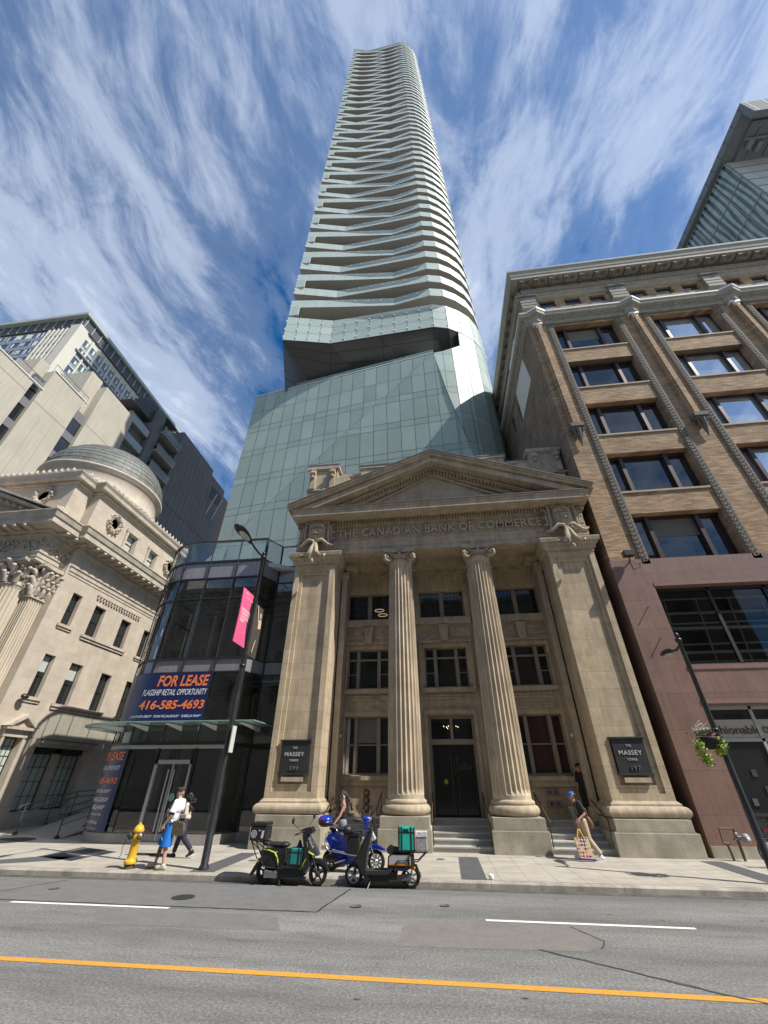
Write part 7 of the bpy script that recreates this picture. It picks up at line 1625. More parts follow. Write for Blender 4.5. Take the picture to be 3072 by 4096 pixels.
def dbag(loc, rz, dx, dy, dz, mat, label, strap=True, floppy=False):
    t = thing('delivery_bag', label, 'delivery bag', loc, rz); m_ = MB(); e = .02
    m_.add([(-dx/2,-dy/2,0),(dx/2,-dy/2,0),(dx/2,dy/2,0),(-dx/2,dy/2,0),(-dx/2+e,-dy/2-e*.3,dz),(dx/2+.01,-dy/2,dz),(dx/2-.01,dy/2,dz),(-dx/2-.0,dy/2,dz)],[(0,3,2,1),(4,5,6,7),(0,1,5,4),(1,2,6,5),(2,3,7,6),(3,0,4,7)]); m_.obj('body', mat, t, bevel=.025)
    s_ = MB()
    for x in (-dx*.30,dx*.30): s_.box(x-.018,-dy/2-.008,.01,x+.018,-dy/2+.002,dz)
    s_.box(-dx/2-.004,-dy/2-.007,dz*.74,dx/2+.004,-dy/2+.0,dz*.80); s_.box(-dx/2-.006,-dy/2-.006,0,dx/2+.006,-dy/2+.004,.03)
    for sx in (-1,1): s_.box(sx*dx/2-.012,-dy/2-.006,0,sx*dx/2+.012,-dy/2+.006,dz); s_.box(sx*dx/2-.006,-.02,0,sx*dx/2+.006,.02,dz)
    s_.obj('straps', STRP, t); return t
bg1 = dbag(tuple(local(sA_,(.76,-.02,.375))), -.06, .36,.30,.32, TEALD, 'dull teal delivery bag standing on the footboard of the lime scooter')
m_ = MB(); m_.add([(.0,-.05,.32),(.12,-.05,.32),(.13,.04,.32),(-.02,.05,.32),(.04,-.02,.46),(.08,.0,.47)],[(0,1,4),(1,2,5,4),(2,3,5),(3,0,4,5)]); m_.obj('dark_jacket', STRP, bg1); MB().ell((.06,.0,.34),(.08,.07,.04),10,k=6).obj('blue_cloth', P('blue_cloth', (0.02,0.04,0.3), 0.8), bg1)
# B: blue scooter on the pavement behind
sB = thing('scooter', 'glossy blue scooter on the pavement behind the black ones, front wheel to the right', 'scooter', (-3.10,13.35,WZ), -.10, 'delivery scooters parked by the bank')
wheel(sB,0,.225,.225,.05,6,MTB); wheel(sB,1.22,.23,.23,.035,10,STL)
panel(sB,'rear_body',[(-.10,.72),(-.12,.66),(.05,.42),(.20,.26),(.46,.22),(.50,.62),(.34,.74),(.05,.80)],.12,BLU,.03)
panel(sB,'belly',[(.20,.30),(.28,.16),(.80,.16),(.95,.28),(.95,.36),(.45,.32)],.12,BLU,.02); panel(sB,'leg_shield',[(.84,.30),(.94,.26),(1.04,.52),(1.06,.78),(.98,1.04),(.90,1.04),(.96,.70)],.13,BLU,.02)
m_ = MB(); m_.ell((.94,0,1.09),(.13,.12,.07),14,k=8); m_.obj('headset', BLU, sB); MB().ell((1.02,0,1.09),(.07,.09,.05),12,k=8).obj('windshield', P('smoke_chrome', (0.3,0.3,0.33), 0.1, metal=0.6), sB); MB().prism([(1.04,.86),(1.10,.84),(1.20,.68),(1.16,.64),(1.04,.66)],-.08,.08,'y').obj('headlight', P('chrome_white', (0.7,0.72,0.75), 0.12, metal=0.3), sB, bevel=.015)
m_ = MB(); m_.prism([(1.0,.50),(1.10,.56),(1.26,.56),(1.42,.50),(1.46,.45),(1.34,.46),(1.22,.49),(1.06,.46)],-.06,.06,'y'); m_.obj('front_mudguard', BLU, sB, bevel=.015)
m_ = MB()
for s_ in (-1,1): m_.tube([(1.02,s_*.05,.68),(1.22,s_*.06,.23)],.014,8)
m_.obj('fork', STL, sB)
m_ = MB(); m_.ell((.22,0,.86),(.26,.13,.06),16,k=10); m_.ell((.42,.0,.84),(.14,.14,.11),12,k=8); m_.obj('seat', SAD, sB)
m_ = MB()
for s_ in (-1,1): m_.tube([(-.12,s_*.10,.92),(.12,s_*.13,.90),(.18,s_*.13,.82)],.012,6); m_.tube([(-.12,s_*.14,.78),(-.14,s_*.15,.55),(.0,s_*.16,.42),(.80,s_*.17,.34)],.014,6); m_.tube([(.08,s_*.17,.45),(.42,s_*.17,.40)],.018,6)
m_.obj('chrome_bars', STL, sB)
m_ = MB(); m_.ell((.05,-.10,.27),(.20,.06,.10),14,k=8); m_.obj('motor_cover', PLB, sB); MB().tube([(.16,-.14,.18),(.44,-.14,.26)],.016,6).obj('kick_lever', ALU, sB)
m_ = MB(); m_.tube([(.55,-.30,1.08),(.82,-.18,1.10),(.93,0,1.08),(.82,.18,1.10),(.70,.34,1.08)],.013,8); m_.obj('handlebar', MTB, sB); 
for q_ in ((.76,-.27,1.08),(.80,.3,1.08)): MB().ell(q_,(.13,.07,.055),12,k=8).obj('hand_muff', P('muff_cloth', (0.06,0.055,0.06), 0.8, var=0.3, vscale=20), sB)
mirror(sB,(.86,-.16,1.13),(.76,-.30,1.32),-1); mirror(sB,(.96,.16,1.13),(1.0,.30,1.30),1)
t_ = text_mb('EBGO',.17,.045,0,.005,.15); t_.xform(Matrix.Rotation(-.35,4,'Z')); on_wall(t_,.12,-.125,.66); t_.obj('lettering', P('silver_letter', (0.5,0.5,0.55), 0.4), sB)
m_ = MB(); m_.tube([(.48,-.1,.18),(.52,-.12,.02)],.014,6); m_.obj('side_stand', MTB, sB)
tb = thing('top_box', 'rounded blue and black top box on the tail of the blue scooter', 'top box', tuple(local(sB,(-.22,0,.90))), -.10); m_ = MB(); m_.ell((0,0,.13),(.20,.18,.13),18,k=10); m_.obj('lid', BLU, tb); m_ = MB(); m_.lathe(0,0,[(.12,0),(.17,.04),(.195,.12),(.001,.12)],20); m_.obj('base', PLB, tb); MB().box(-.10,-.187,.145,.02,-.16,.175).obj('red_reflector', P('red_reflector', (0.5,0.02,0.02), 0.3), tb)
cB = case(tuple(local(sB,(.64,-.02,.36))), -.10, .32,.32,.46, P('black_print_bag', (0.02,0.02,0.022), 0.5, var=0.9, vscale=14), 'black patterned delivery box between seat and bars of the blue scooter'); 
jk = MB(); jk.tube([(-.02,0,0),(.04,.02,-.12),(.03,.0,-.30)],[.05,.07,.05],8); jk.xform(Matrix.Translation((-3.10,13.28,1.10))); tag(jk.obj('jacket', STRP), 'black jacket dangling from the woman’s hand over the blue scooter', 'jacket')
# C: black scooter at right, facing left
sC = thing('scooter', 'black scooter with grey and orange side panel, facing left and loaded with two boxes', 'scooter', (-2.31,12.46,0), .0, 'delivery scooters parked by the bank')
wheel(sC,0,.215,.215,.055,5,ALU); wheel(sC,1.36,.215,.215,.055,6,ALU)
panel(sC,'leg_shield',[(.03,.52),(.10,.44),(.24,.22),(.34,.14),(.42,.16),(.30,.34),(.34,.66),(.42,.94),(.34,.98),(.20,.78),(.12,.62)],.17,PLB,.02)
panel(sC,'shield_face',[(.10,.60),(.22,.84),(.32,.98),(.30,1.0),(.16,.82)],.08,GLP,.008); 
for s_ in (-1,1): MB().tube([(.08,s_*.10,.56),(.14,s_*.12,.68),(.22,s_*.12,.82)],[.012,.022,.012],6).obj('orange_trim', ORG, sC)
panel(sC,'floorboard',[(.30,.24),(.85,.26),(.95,.34),(.95,.38),(.80,.33),(.32,.31)],.19,MTB,.012); panel(sC,'belly',[(.32,.28),(.34,.12),(1.02,.12),(1.05,.30)],.12,MTB)
panel(sC,'battery_box',[(.82,.34),(.84,.58),(.90,.62),(1.36,.62),(1.44,.54),(1.44,.38),(1.2,.32)],.17,MTB,.02)
for s_ in (-1,1):
    MB().prism([(.86,.44),(.87,.56),(.92,.60),(1.34,.60),(1.38,.55),(1.38,.46)],s_*.168,s_*.185,'y').obj('grey_panel', GLP, sC, bevel=.006); MB().box(.86,s_*.170,.425,1.38,s_*.190,.455).obj('orange_stripe', ORG, sC)
    m_ = MB(); m_.tube([(1.02,s_*.20,.32),(1.02,s_*.20,.46),(1.06,s_*.20,.50),(1.30,s_*.20,.52),(1.34,s_*.20,.42),(1.34,s_*.2,.62)],.014,6); m_.tube([(1.16,s_*.2,.28),(1.30,s_*.2,.42)],.012,6); m_.obj('crash_bar', MTB, sC)
m_ = MB(); m_.ell((.98,0,.68),(.20,.15,.07),16,k=10); m_.tube([(.88,-.15,.69),(.88,.15,.69)],.075,12); m_.obj('seat', SAD, sC)
m_ = MB()
for s_ in (-1,1): m_.tube([(1.06,s_*.15,.66),(1.78,s_*.15,.66)],.013,6); m_.tube([(1.75,s_*.15,.66),(1.55,s_*.15,.50),(1.40,s_*.15,.48)],.013,6); m_.tube([(1.42,s_*.14,.66),(1.44,s_*.14,.34)],.013,6)
for x in (1.1,1.3,1.5,1.7): m_.tube([(x,-.15,.66),(x,.15,.66)],.011,6)
m_.obj('rack', MTB, sC)
MB().prism([(1.40,.44),(1.50,.42),(1.60,.22),(1.56,.20),(1.46,.34)],-.08,.08,'y').obj('rear_mudguard', PLB, sC, bevel=.01); MB().ell((1.45,-.12,.38),(.032,.02,.035),10,k=6).obj('indicator', AMB, sC); MB().box(1.58,-.08,.20,1.61,.08,.30).obj('licence_plate', P('plate_grey', (0.4,0.42,0.42), 0.4), sC)
MB().prism([(1.02,.24),(1.36,.28),(1.38,.16),(1.04,.14)],-.12,-.075,'y').obj('motor_cover', P('motor_grey', (0.10,0.10,0.10), 0.5), sC, bevel=.02)
m_ = MB()
for s_ in (-1,1): m_.tube([(.20,s_*.06,.60),(.06,s_*.07,.36),(0,s_*.07,.215)],.018,8)
m_.tube([(.38,0,1.02),(.22,0,.6)],.028,8); m_.obj('fork', MTB, sC); MB().prism([(.10,.36),(.04,.46),(-.10,.46),(-.22,.36),(-.10,.42),(.02,.42)],-.065,.065,'y').obj('front_mudguard', PLB, sC, bevel=.01)
m_ = MB(); m_.tube([(.46,-.36,1.04),(.40,-.18,1.06),(.38,0,1.05),(.40,.18,1.06),(.46,.36,1.04)],.013,8); hC = m_.obj('handlebar', MTB, sC)
for s_ in (-1,1): MB().tube([(.44,s_*.26,1.05),(.48,s_*.38,1.03)],.02,8).obj('grip', BT, hC); MB().tube([(.38,s_*.2,1.06),(.32,s_*.36,1.06)],.006,5).obj('brake_lever', STL, hC)
panel(sC,'dash',[(.30,.98),(.30,1.08),(.38,1.12),(.44,1.06),(.42,.98)],.10,MTB,.015); mirror(sC,(.40,-.2,1.07),(.50,-.34,1.22),-1,(.03,.02,.10)); mirror(sC,(.38,.2,1.07),(.12,.36,1.30),1,(.03,.02,.09))
m_ = MB(); m_.tube([(.42,-.10,.14),(.36,-.20,.0)],.014,6); m_.obj('side_stand', STL, sC)
bg2 = dbag(tuple(local(sC,(1.28,0,.675))), .04, .38,.36,.46, TEAL, 'bright teal open delivery bag on the rear rack of the right scooter')
m_ = MB(); m_.box(-.16,-.13,.455,.16,.15,.462); m_.obj('inner_lining', TEALD, bg2); MB().box(-.07,-.192,.37,.05,-.182,.42).obj('handle', STRP, bg2)
c3 = case(tuple(local(sC,(1.64,0,.675))), .0, .27,.32,.36, P('camo_grey_box', (0.30,0.30,0.30), 0.5, var=0.35, vscale=12), 'small grey box with white camouflage lid at the tail of the right scooter')
m_ = MB().box(-.14,-.17,.272,.14,.17,.363); m_.obj('lid_cover', P('camo_white', (0.55,0.55,0.54), 0.5, var=0.6, vscale=22), c3); m_ = MB()
for k in range(4):
    for x in (-.12,.10): m_.add([(x,-.164,.03+.06*k),(x+.025,-.164,.05+.06*k),(x+.025,-.164,.08+.06*k),(x,-.164,.06+.06*k)],[(0,1,2,3)])
m_.obj('hazard_stripes', P('hazard_red', (0.6,0.2,0.2), 0.5), c3)
# ================================================================ PEOPLE
def remesh(mb, name, mat, parent, vox=.009, smooth=4):
    o = mb.obj(name, mat, parent); r = o.modifiers.new('r','REMESH'); r.mode = 'VOXEL'; r.voxel_size = vox; r.use_smooth_shade = True
    if smooth: s = o.modifiers.new('s','SMOOTH'); s.factor = .5; s.iterations = smooth
    bpy.context.view_layer.update(); me = bpy.data.meshes.new_from_object(o.evaluated_get(bpy.context.evaluated_depsgraph_get())); o.modifiers.clear(); old = o.data; o.data = me; bpy.data.meshes.remove(old)
    if not me.materials: me.materials.append(mat)
    me.polygons.foreach_set('use_smooth', [True]*len(me.polygons)); me.update(); return o
V3 = Vector
def hand(mb, wrist, d, side, curl=.5, s=1.0):
    """palm and five fingers hanging along d from the wrist; side = direction of the back of the hand"""
    d = V3(d).normalized(); side = V3(side); side = (side-d*side.dot(d)).normalized(); acr = d.cross(side).normalized(); w = V3(wrist)
    for k in (-1,-.33,.33,1): mb.cap(w+acr*(.018*k*s), w+d*.085*s+acr*(.030*k*s), .017*s, .014*s, 8)
    for k, ln in ((-1,.062),(-.33,.074),(.33,.070),(1,.055)):
        b0 = w+d*.085*s+acr*(.031*k*s); d1 = (d-side*curl*.4).normalized(); d2 = (d-side*curl*1.1).normalized(); d3 = (d-side*curl*2.0).normalized()
        b1 = b0+d1*ln*.45*s; b2 = b1+d2*ln*.32*s; b3 = b2+d3*ln*.26*s
        mb.cap(b0,b1,.0095*s,.009*s,6); mb.cap(b1,b2,.009*s,.0083*s,6); mb.cap(b2,b3,.0083*s,.007*s,6)
    t0 = w+d*.025*s+acr*(-.026*s); t1 = t0+(d*.6-acr*.9-side*.3).normalized()*.038*s; t2 = t1+(d*1.0-acr*.25-side*.5).normalized()*.034*s; mb.cap(t0,t1,.013*s,.011*s,6); mb.cap(t1,t2,.0105*s,.008*s,6)
def head(mb, c, s, pitch=0.0, yaw=0.0):
    """head centred at c (between the ears), looking along +x"""
    R = Matrix.Rotation(yaw,3,'Z') @ Matrix.Rotation(pitch,3,'Y'); f = lambda x,y,z: V3(c)+R@V3((x*s,y*s,z*s))
    mb.ell(f(-.012,0,.035),(.098*s,.077*s,.092*s),18,rot=R,k=14); mb.ell(f(.030,0,-.035),(.062*s,.058*s,.078*s),16,rot=R,k=12); mb.ell(f(.052,0,-.085),(.030*s,.030*s,.024*s),10,rot=R,k=8)
    mb.ell(f(.078,0,.030),(.016*s,.050*s,.012*s),10,rot=R,k=6); mb.cap(f(.086,0,.022),f(.106,0,-.018),.010*s,.014*s,8); mb.ell(f(.088,0,-.022),(.016*s,.019*s,.010*s),8,rot=R,k=6)
    mb.ell(f(.084,0,-.050),(.012*s,.023*s,.006*s),8,rot=R,k=5); mb.ell(f(.081,0,-.062),(.012*s,.020*s,.006*s),8,rot=R,k=5)
    for y in (-1,1): mb.ell(f(-.004,y*.078,-.004),(.018*s,.009*s,.030*s),8,rot=R,k=6); mb.ell(f(.060,y*.040,-.012),(.022*s,.018*s,.020*s),8,rot=R,k=6)
    return f
def eyes(par, f, s, skin_dark=(0.05,0.035,0.03)):
    m = MB()
    for y in (-1,1): m.ell(f(.083,y*.030,.012),(.006*s,.013*s,.006*s),8,k=6)
    m.obj('eyes', P('eye_dark', (0.03,0.02,0.018), 0.3), par); m = MB()
    for y in (-1,1): m.cap(f(.090,y*.016,.032),f(.082,y*.046,.034),.004*s,.003*s,5)
    m.obj('eyebrows', P('brow_dark', (0.03,0.02,0.015), 0.8), par); m = MB().ell(f(.092,0,-.056),(.006*s,.020*s,.004*s),8,k=5); m.obj('mouth', P('lip', (0.35,0.14,0.12), 0.5), par)
def limb(mb, pts, rs, n=12):
    for a, b, ra, rb in zip(pts, pts[1:], rs, rs[1:]): mb.cap(a, b, ra, rb, n)
def person(label, loc, rz, j, skin, clothes, hs=1.0, group=None):
    """j: joints in metres, facing +x. Body is one remeshed surface."""
    t = thing('person', label, 'person', loc, rz, group); sk = P('skin_'+skin[0], skin[1], 0.55, var=0.06, vscale=10)
    b = MB(); g = lambda k: V3(j[k])
    for s in 'LR':
        limb(b,[g('hip'+s),g('knee'+s),g('ank'+s)],[.082*hs,.055*hs,.036*hs]); b.cap(g('knee'+s).lerp(g('ank'+s),.25)+V3((-.012,0,0)),g('knee'+s).lerp(g('ank'+s),.5),.054*hs,.045*hs,10)
        toe = g('toe'+s); b.cap(g('ank'+s)+V3((-.02,0,-.03)),toe,.034*hs,.026*hs,8)
        limb(b,[g('sho'+s),g('elb'+s),g('wri'+s)],[.047*hs,.036*hs,.024*hs])
    pel = (g('hipL')+g('hipR'))/2+V3((0,0,.05)); ch = g('chest'); nk = g('neck'); hd = g('head')
    b.ell(pel,(.105*hs,.15*hs,.11*hs),14,k=10); b.ell((pel+ch)/2,(.10*hs,.13*hs,.17*hs),14,k=10); b.ell(ch,(.115*hs,.16*hs,.17*hs),14,k=10); b.cap(nk-V3((0,0,.08)),hd-V3((.005,0,.06)),.062*hs,.052*hs,12)
    for s in 'LR': b.cap(ch+V3((0,0,.12)),g('sho'+s),.06*hs,.050*hs,10)
    f = head(b, hd, hs, j.get('pitch',0), j.get('yaw',0))
    for s in 'LR': w = g('wri'+s); d = j.get('hd'+s) or tuple(w-g('elb'+s)); hand(b, w, d, j.get('hs'+s) or (0,(1 if s == 'L' else -1),0), j.get('curl'+s,.5), hs)
    o = remesh(b, 'body', sk, t, .0078, 2); eyes(t, f, hs); clothes(t, j, g, f, hs, o); return t
def shoe(t, j, s, hs, up, sole, nm='shoe'):
    a = V3(j['ank'+s]); toe = V3(j['toe'+s]); heel = a+V3((-.055,0,-.045))*hs; d = (toe-heel); m = MB(); m.cap(heel,toe+V3((0,0,.012)),.042*hs,.040*hs,12); m.cap(a+V3((-.015,0,.0)),a+V3((.05,0,-.035)),.045*hs,.046*hs,12); m.ell(heel.lerp(toe,.8),(.07*hs,.048*hs,.034*hs),12,k=8)
    so = remesh(m, nm, up, t, .009, 3); q = MB(); off = V3((0,0,-.034*hs))
    q.cap(heel+off,toe+off*.75+V3((.012,0,0)),.040*hs,.036*hs,12)
    R = d.to_track_quat('X','Z').to_matrix(); n = 20; vs = []; L_ = d.length+.075*hs
    for z in (-.052,-.028):
        for i in range(n): an = 2*pi*i/n; vs.append(heel+R@V3((L_/2-.035*hs+L_/2*cos(an),(.047+.006*cos(an))*hs*sin(an)*(1.0),z*hs)))
    m = MB().add(vs,[tuple(range(n-1,-1,-1)),tuple(range(n,2*n))]+[(i,(i+1) % n,n+(i+1) % n,n+i) for i in range(n)]); m.obj('sole', sole, so)
WHT = P('cotton_white', (0.80,0.80,0.84), 0.85, var=0.05, vscale=8); DEN = P('dark_denim', (0.018,0.022,0.042), 0.85, var=0.25, vscale=25)
def tube_cloth(t, nm, mat, parts, vox=.010, sm=3):
    m = MB()
    for pts, rs in parts:
        limb(m, pts[:2], rs[:2], 14)
        if len(pts) > 2: cone(m, pts[1], pts[2], rs[1], rs[2])
    return remesh(m, nm, mat, t, vox, sm)
def cone(m, a, b, ra, rb, n=18):
    a, b = V3(a), V3(b); q = V3((0,0,1)).rotation_difference((b-a).normalized()).to_matrix(); L_ = (b-a).length
    vs = [a+q@V3((r*cos(2*pi*i/n), r*sin(2*pi*i/n), z)) for r, z in ((ra,0),(rb,L_)) for i in range(n)]
    return m.add(vs,[(i,(i+1) % n,n+(i+1) % n,n+i) for i in range(n)]+[tuple(range(n-1,-1,-1)),tuple(range(n,2*n))],0,True)
# 1 ---- man in white T-shirt and blue shorts (walking left towards the hydrant)
def cl1(t, j, g, f, s, body):
    ch, pel = g('chest'), (g('hipL')+g('hipR'))/2
    m = MB(); m.ell(ch+V3((-.005,0,.02)),(.145,.195,.19),18,k=12); m.ell((ch+pel)/2+V3((.01,0,.03)),(.142,.175,.22),18,k=12); m.ell(pel+V3((.01,0,.08)),(.145,.175,.13),16,k=10); m.cap(g('neck')-V3((0,0,.06)),g('neck')-V3((0,0,.02)),.08,.066,12)
    for q in 'LR': a = g('sho'+q); m.cap(ch+V3((0,0,.13)),a,.075,.075,12); cone(m,a,a.lerp(g('elb'+q),.80),.074,.092)
    sh = remesh(m,'tshirt',WHT,t,.010,4)
    m = MB(); m.ell(ch+V3((.135,-.02,.10)),(.012,.028,.03),10,k=6); m.obj('chest_emblem', P('navy_print', (0.03,0.03,0.10), 0.8), sh)
    for q in 'LR': m = MB(); a, b = g('sho'+q), g('elb'+q); m.cap(a.lerp(b,.60),a.lerp(b,.74),.074,.072,12); m.obj('sleeve_lining', P('cuff_dark', (0.06,0.07,0.08), 0.8), sh)
    m = MB(); m.ell(pel+V3((0,0,.02)),(.135,.175,.12),16,k=10)
    for q in 'LR': cone(m,g('hip'+q)+V3((0,0,.03)),g('hip'+q).lerp(g('knee'+q),1.08),.112,.145)
    so = remesh(m,'shorts',P('shorts_blue', (0.005,0.15,0.52), 0.7, var=0.10, vscale=9),t,.011,3)
    m = MB(); k = g('kneeL').lerp(g('hipL'),.25)
    m = MB(); a = g('kneeL')+V3((.06,.10,.10)); 
    for i in range(4): m.ell(a+V3((-.02+.02*i,.014,-.03+.03*i)),(.030,.008,.010),8,k=5,rot=Matrix.Rotation(-.6,3,'Y'))
    m.obj('leg_print', P('print_light_blue', (0.10,0.40,0.75), 0.7), so)
    for q in 'LR': shoe(t,j,q,1.08,P('suede_cream', (0.46,0.41,0.32), 0.85, var=0.1),P('gum_sole', (0.26,0.18,0.10), 0.7)); a = g('ank'+q); MB().lathe(a.x-.008,a.y,[(.044,a.z-.01),(.045,a.z+.03),(.040,a.z+.03)],14).obj('sock', P('sock_dark', (0.05,0.05,0.06), 0.8) if q == 'R' else WHT, t)
    m = MB(); a = g('kneeR').lerp(g('ankR'),.35); m.cap(g('kneeR').lerp(g('ankR'),.12),g('kneeR').lerp(g('ankR'),.62),.0592,.0525,14); m.obj('shin_tattoo', P('tattoo', (0.11,0.075,0.065), 0.6, var=0.6, vscale=18), t)
    m = MB(); random.seed(12)
    for i in range(90):
        th = random.uniform(-2.6,2.6)+pi; ph = random.uniform(.15,1.35); x, y, z = .095*cos(th)*cos(ph), .080*sin(th)*cos(ph), .098*sin(ph)
        if x > .03 and z < .06: z = .075
        m.ell(f(x-.015,y,z+.042),(.026,.024,.018),7,k=5,rot=Matrix.Rotation(random.random()*3,3,'Z'))
    for i in range(24): m.ell(f(.05+random.uniform(-.03,.028),random.uniform(-.05,.05),.115+random.uniform(-.03,.02)),(.028,.018,.017),7,k=5)
    m.obj('hair', P('hair_brown', (0.045,0.022,0.018), 0.6), t)
SK1 = ('light', (0.52,0.29,0.21)); SK2 = ('tan', (0.30,0.155,0.10)); SK3 = ('olive', (0.44,0.25,0.17))
j1 = dict(hipL=(0,.085,.93),hipR=(.02,-.085,.93),kneeL=(.0,.10,.50),kneeR=(.22,-.10,.53),ankL=(-.06,.10,.09),ankR=(.30,-.10,.095),toeL=(.11,.11,.045),toeR=(.47,-.10,.055),
  chest=(-.06,0,1.30),neck=(-.05,0,1.49),head=(-.015,0,1.625),shoL=(-.07,.185,1.43),shoR=(-.05,-.185,1.43),elbL=(-.04,.25,1.14),elbR=(.02,-.24,1.17),wriL=(.11,.24,.93),wriR=(.22,-.20,1.14),hdL=(.45,0,-.9),hdR=(1,.05,.12),curlR=1.0,curlL=.35,pitch=.06,hsR=(0,-1,0))
j1['hsR'] = (.1,-1,.1)
p1 = person('man in white T-shirt and bright blue shorts walking beside the yellow hydrant', (-7.50,12.98,WZ), pi-.0, j1, SK1, cl1)
def at(p, q): return tuple(p.matrix_basis @ V3(q))
cup = thing('iced_coffee', 'clear plastic cup of iced coffee with straw held by the man in blue shorts', 'drink', at(p1,(.33,-.20,1.08)))
MB().lathe(0,0,[(.001,0),(.030,0),(.044,.135),(.001,.135)],18).obj('coffee', P('milky_coffee', (0.55,0.40,0.26), 0.3), cup); MB().lathe(0,0,[(.047,.135),(.048,.145),(.040,.165),(.022,.185),(.001,.188)],18).obj('dome_lid', P('foam_white', (0.75,0.72,0.68), 0.3), cup); MB().tube([(0,0,.16),(.02,0,.27)],.005,6).obj('straw', WHT, cup)
# 2 ---- woman in a cream top behind him
def cl2(t, j, g, f, s, body):
    ch, pel = g('chest'), (g('hipL')+g('hipR'))/2; CR_ = P('knit_cream', (0.52,0.46,0.38), 0.9, var=0.12, vscale=12)
    m = MB(); m.ell(ch+V3((.01,0,.0)),(.128,.165,.17),16,k=12); m.ell((ch+pel)/2+V3((.0,0,.03)),(.118,.145,.17),16,k=12); m.ell(pel+V3((0,0,.11)),(.13,.165,.10),14,k=10)
    for q in 'LR': a, b, c = g('sho'+q), g('elb'+q), g('wri'+q); m.cap(ch+V3((0,0,.11)),a,.06,.062,12); limb(m,[a,b,b.lerp(c,.8)],[.062,.056,.05])
    remesh(m,'cardigan',CR_,t,.010,4)
    tube_cloth(t,'trousers',DEN,[([g('hip'+q)+V3((0,0,.02)),g('knee'+q),g('knee'+q).lerp(g('ank'+q),.88)],[.105,.075,.062]) for q in 'LR']+[([pel+V3((0,-.05,.05)),pel+V3((0,.05,.05))],[.115,.115])],.011,3)
    for q in 'LR': shoe(t,j,q,.95,P('canvas_black', (0.02,0.02,0.022), 0.85),P('sole_white', (0.72,0.72,0.70), 0.6))
    m = MB(); random.seed(14)
    for i in range(120):
        th = random.uniform(-2.2,2.2)+pi; ph = random.uniform(-.9,1.4); x, y, z = .115*cos(th)*cos(ph), .100*sin(th)*cos(ph), .115*sin(ph)
        m.ell(f(x-.02,y,z+.02),(.032,.030,.026),7,k=5)
    for i in range(70): u = random.random(); m.ell(f(-.10-.07*u+random.gauss(0,.025),random.gauss(0,.055),-.05-.30*u),(.030,.030,.036),6,k=4)
    m.obj('hair', P('hair_black', (0.010,0.009,0.010), 0.45), t); m = MB()
    for i in range(16): u = random.random(); m.ell(f(-.20-.04*random.random(),random.gauss(0,.03),-.02-.12*u),(.022,.020,.028),6,k=4)
    m.obj('hair_ends', P('hair_red', (0.06,0.012,0.015), 0.5), t)
j2 = dict(hipL=(0,.08,.86),hipR=(0,-.08,.86),kneeL=(-.10,.08,.46),kneeR=(.12,-.09,.47),ankL=(-.42,.08,.17),ankR=(.20,-.09,.08),toeL=(-.30,.08,.045),toeR=(.35,-.09,.04),
  chest=(.02,0,1.19),neck=(.03,0,1.35),head=(.06,0,1.465),shoL=(.0,.155,1.29),shoR=(.02,-.155,1.29),elbL=(-.04,.20,1.05),elbR=(.06,-.2,1.06),wriL=(.16,.14,.99),wriR=(.22,-.13,1.0),curlL=1,curlR=1)
p2 = person('woman with long black hair, cream top and dark jeans walking behind the man in shorts', (-8.12,14.75,WZ), pi+.1, j2, SK2, cl2, .93)
mbag = thing('messenger_bag', 'olive brown messenger bag hanging behind the hip of the man in blue shorts', 'bag', at(p1,(-.26,.10,.82)), pi)
m = MB(); m.prism([(-.17,-.02),(-.14,-.12),(.13,-.10),(.20,.14),(.16,.20),(-.13,.15)],-.05,.06,'y'); m.obj('body', P('bag_khaki', (0.095,0.075,0.052), 0.85, var=0.2, vscale=12), mbag, bevel=.02); m = MB(); m.prism([(-.15,.03),(.19,.10),(.17,.215),(-.14,.165)],-.058,-.04,'y'); m.obj('flap', P('bag_khaki', (0,0,0)), mbag, bevel=.008); m = MB(); m.tube([(-.14,-.065,-.06),(.17,-.065,.04)],.008,5); m.tube([(-.14,-.065,.02),(.18,-.065,.11)],.008,5); m.obj('trim', STRP, mbag)
m = MB(); pts = [at(p1,q) for q in ((-.10,.20,.95),(.02,.19,1.05),(.07,.17,1.20),(.045,.10,1.36),(-.03,-.02,1.50),(-.14,-.04,1.42),(-.21,.05,1.2),(-.22,.14,.98))]; o_ = V3(at(p1,(-.26,.10,.82))); Rz = Matrix.Rotation(-pi,3,'Z'); m.tube([Rz@(V3(p)-o_) for p in pts],.014,6); m.obj('strap', STRP, mbag)
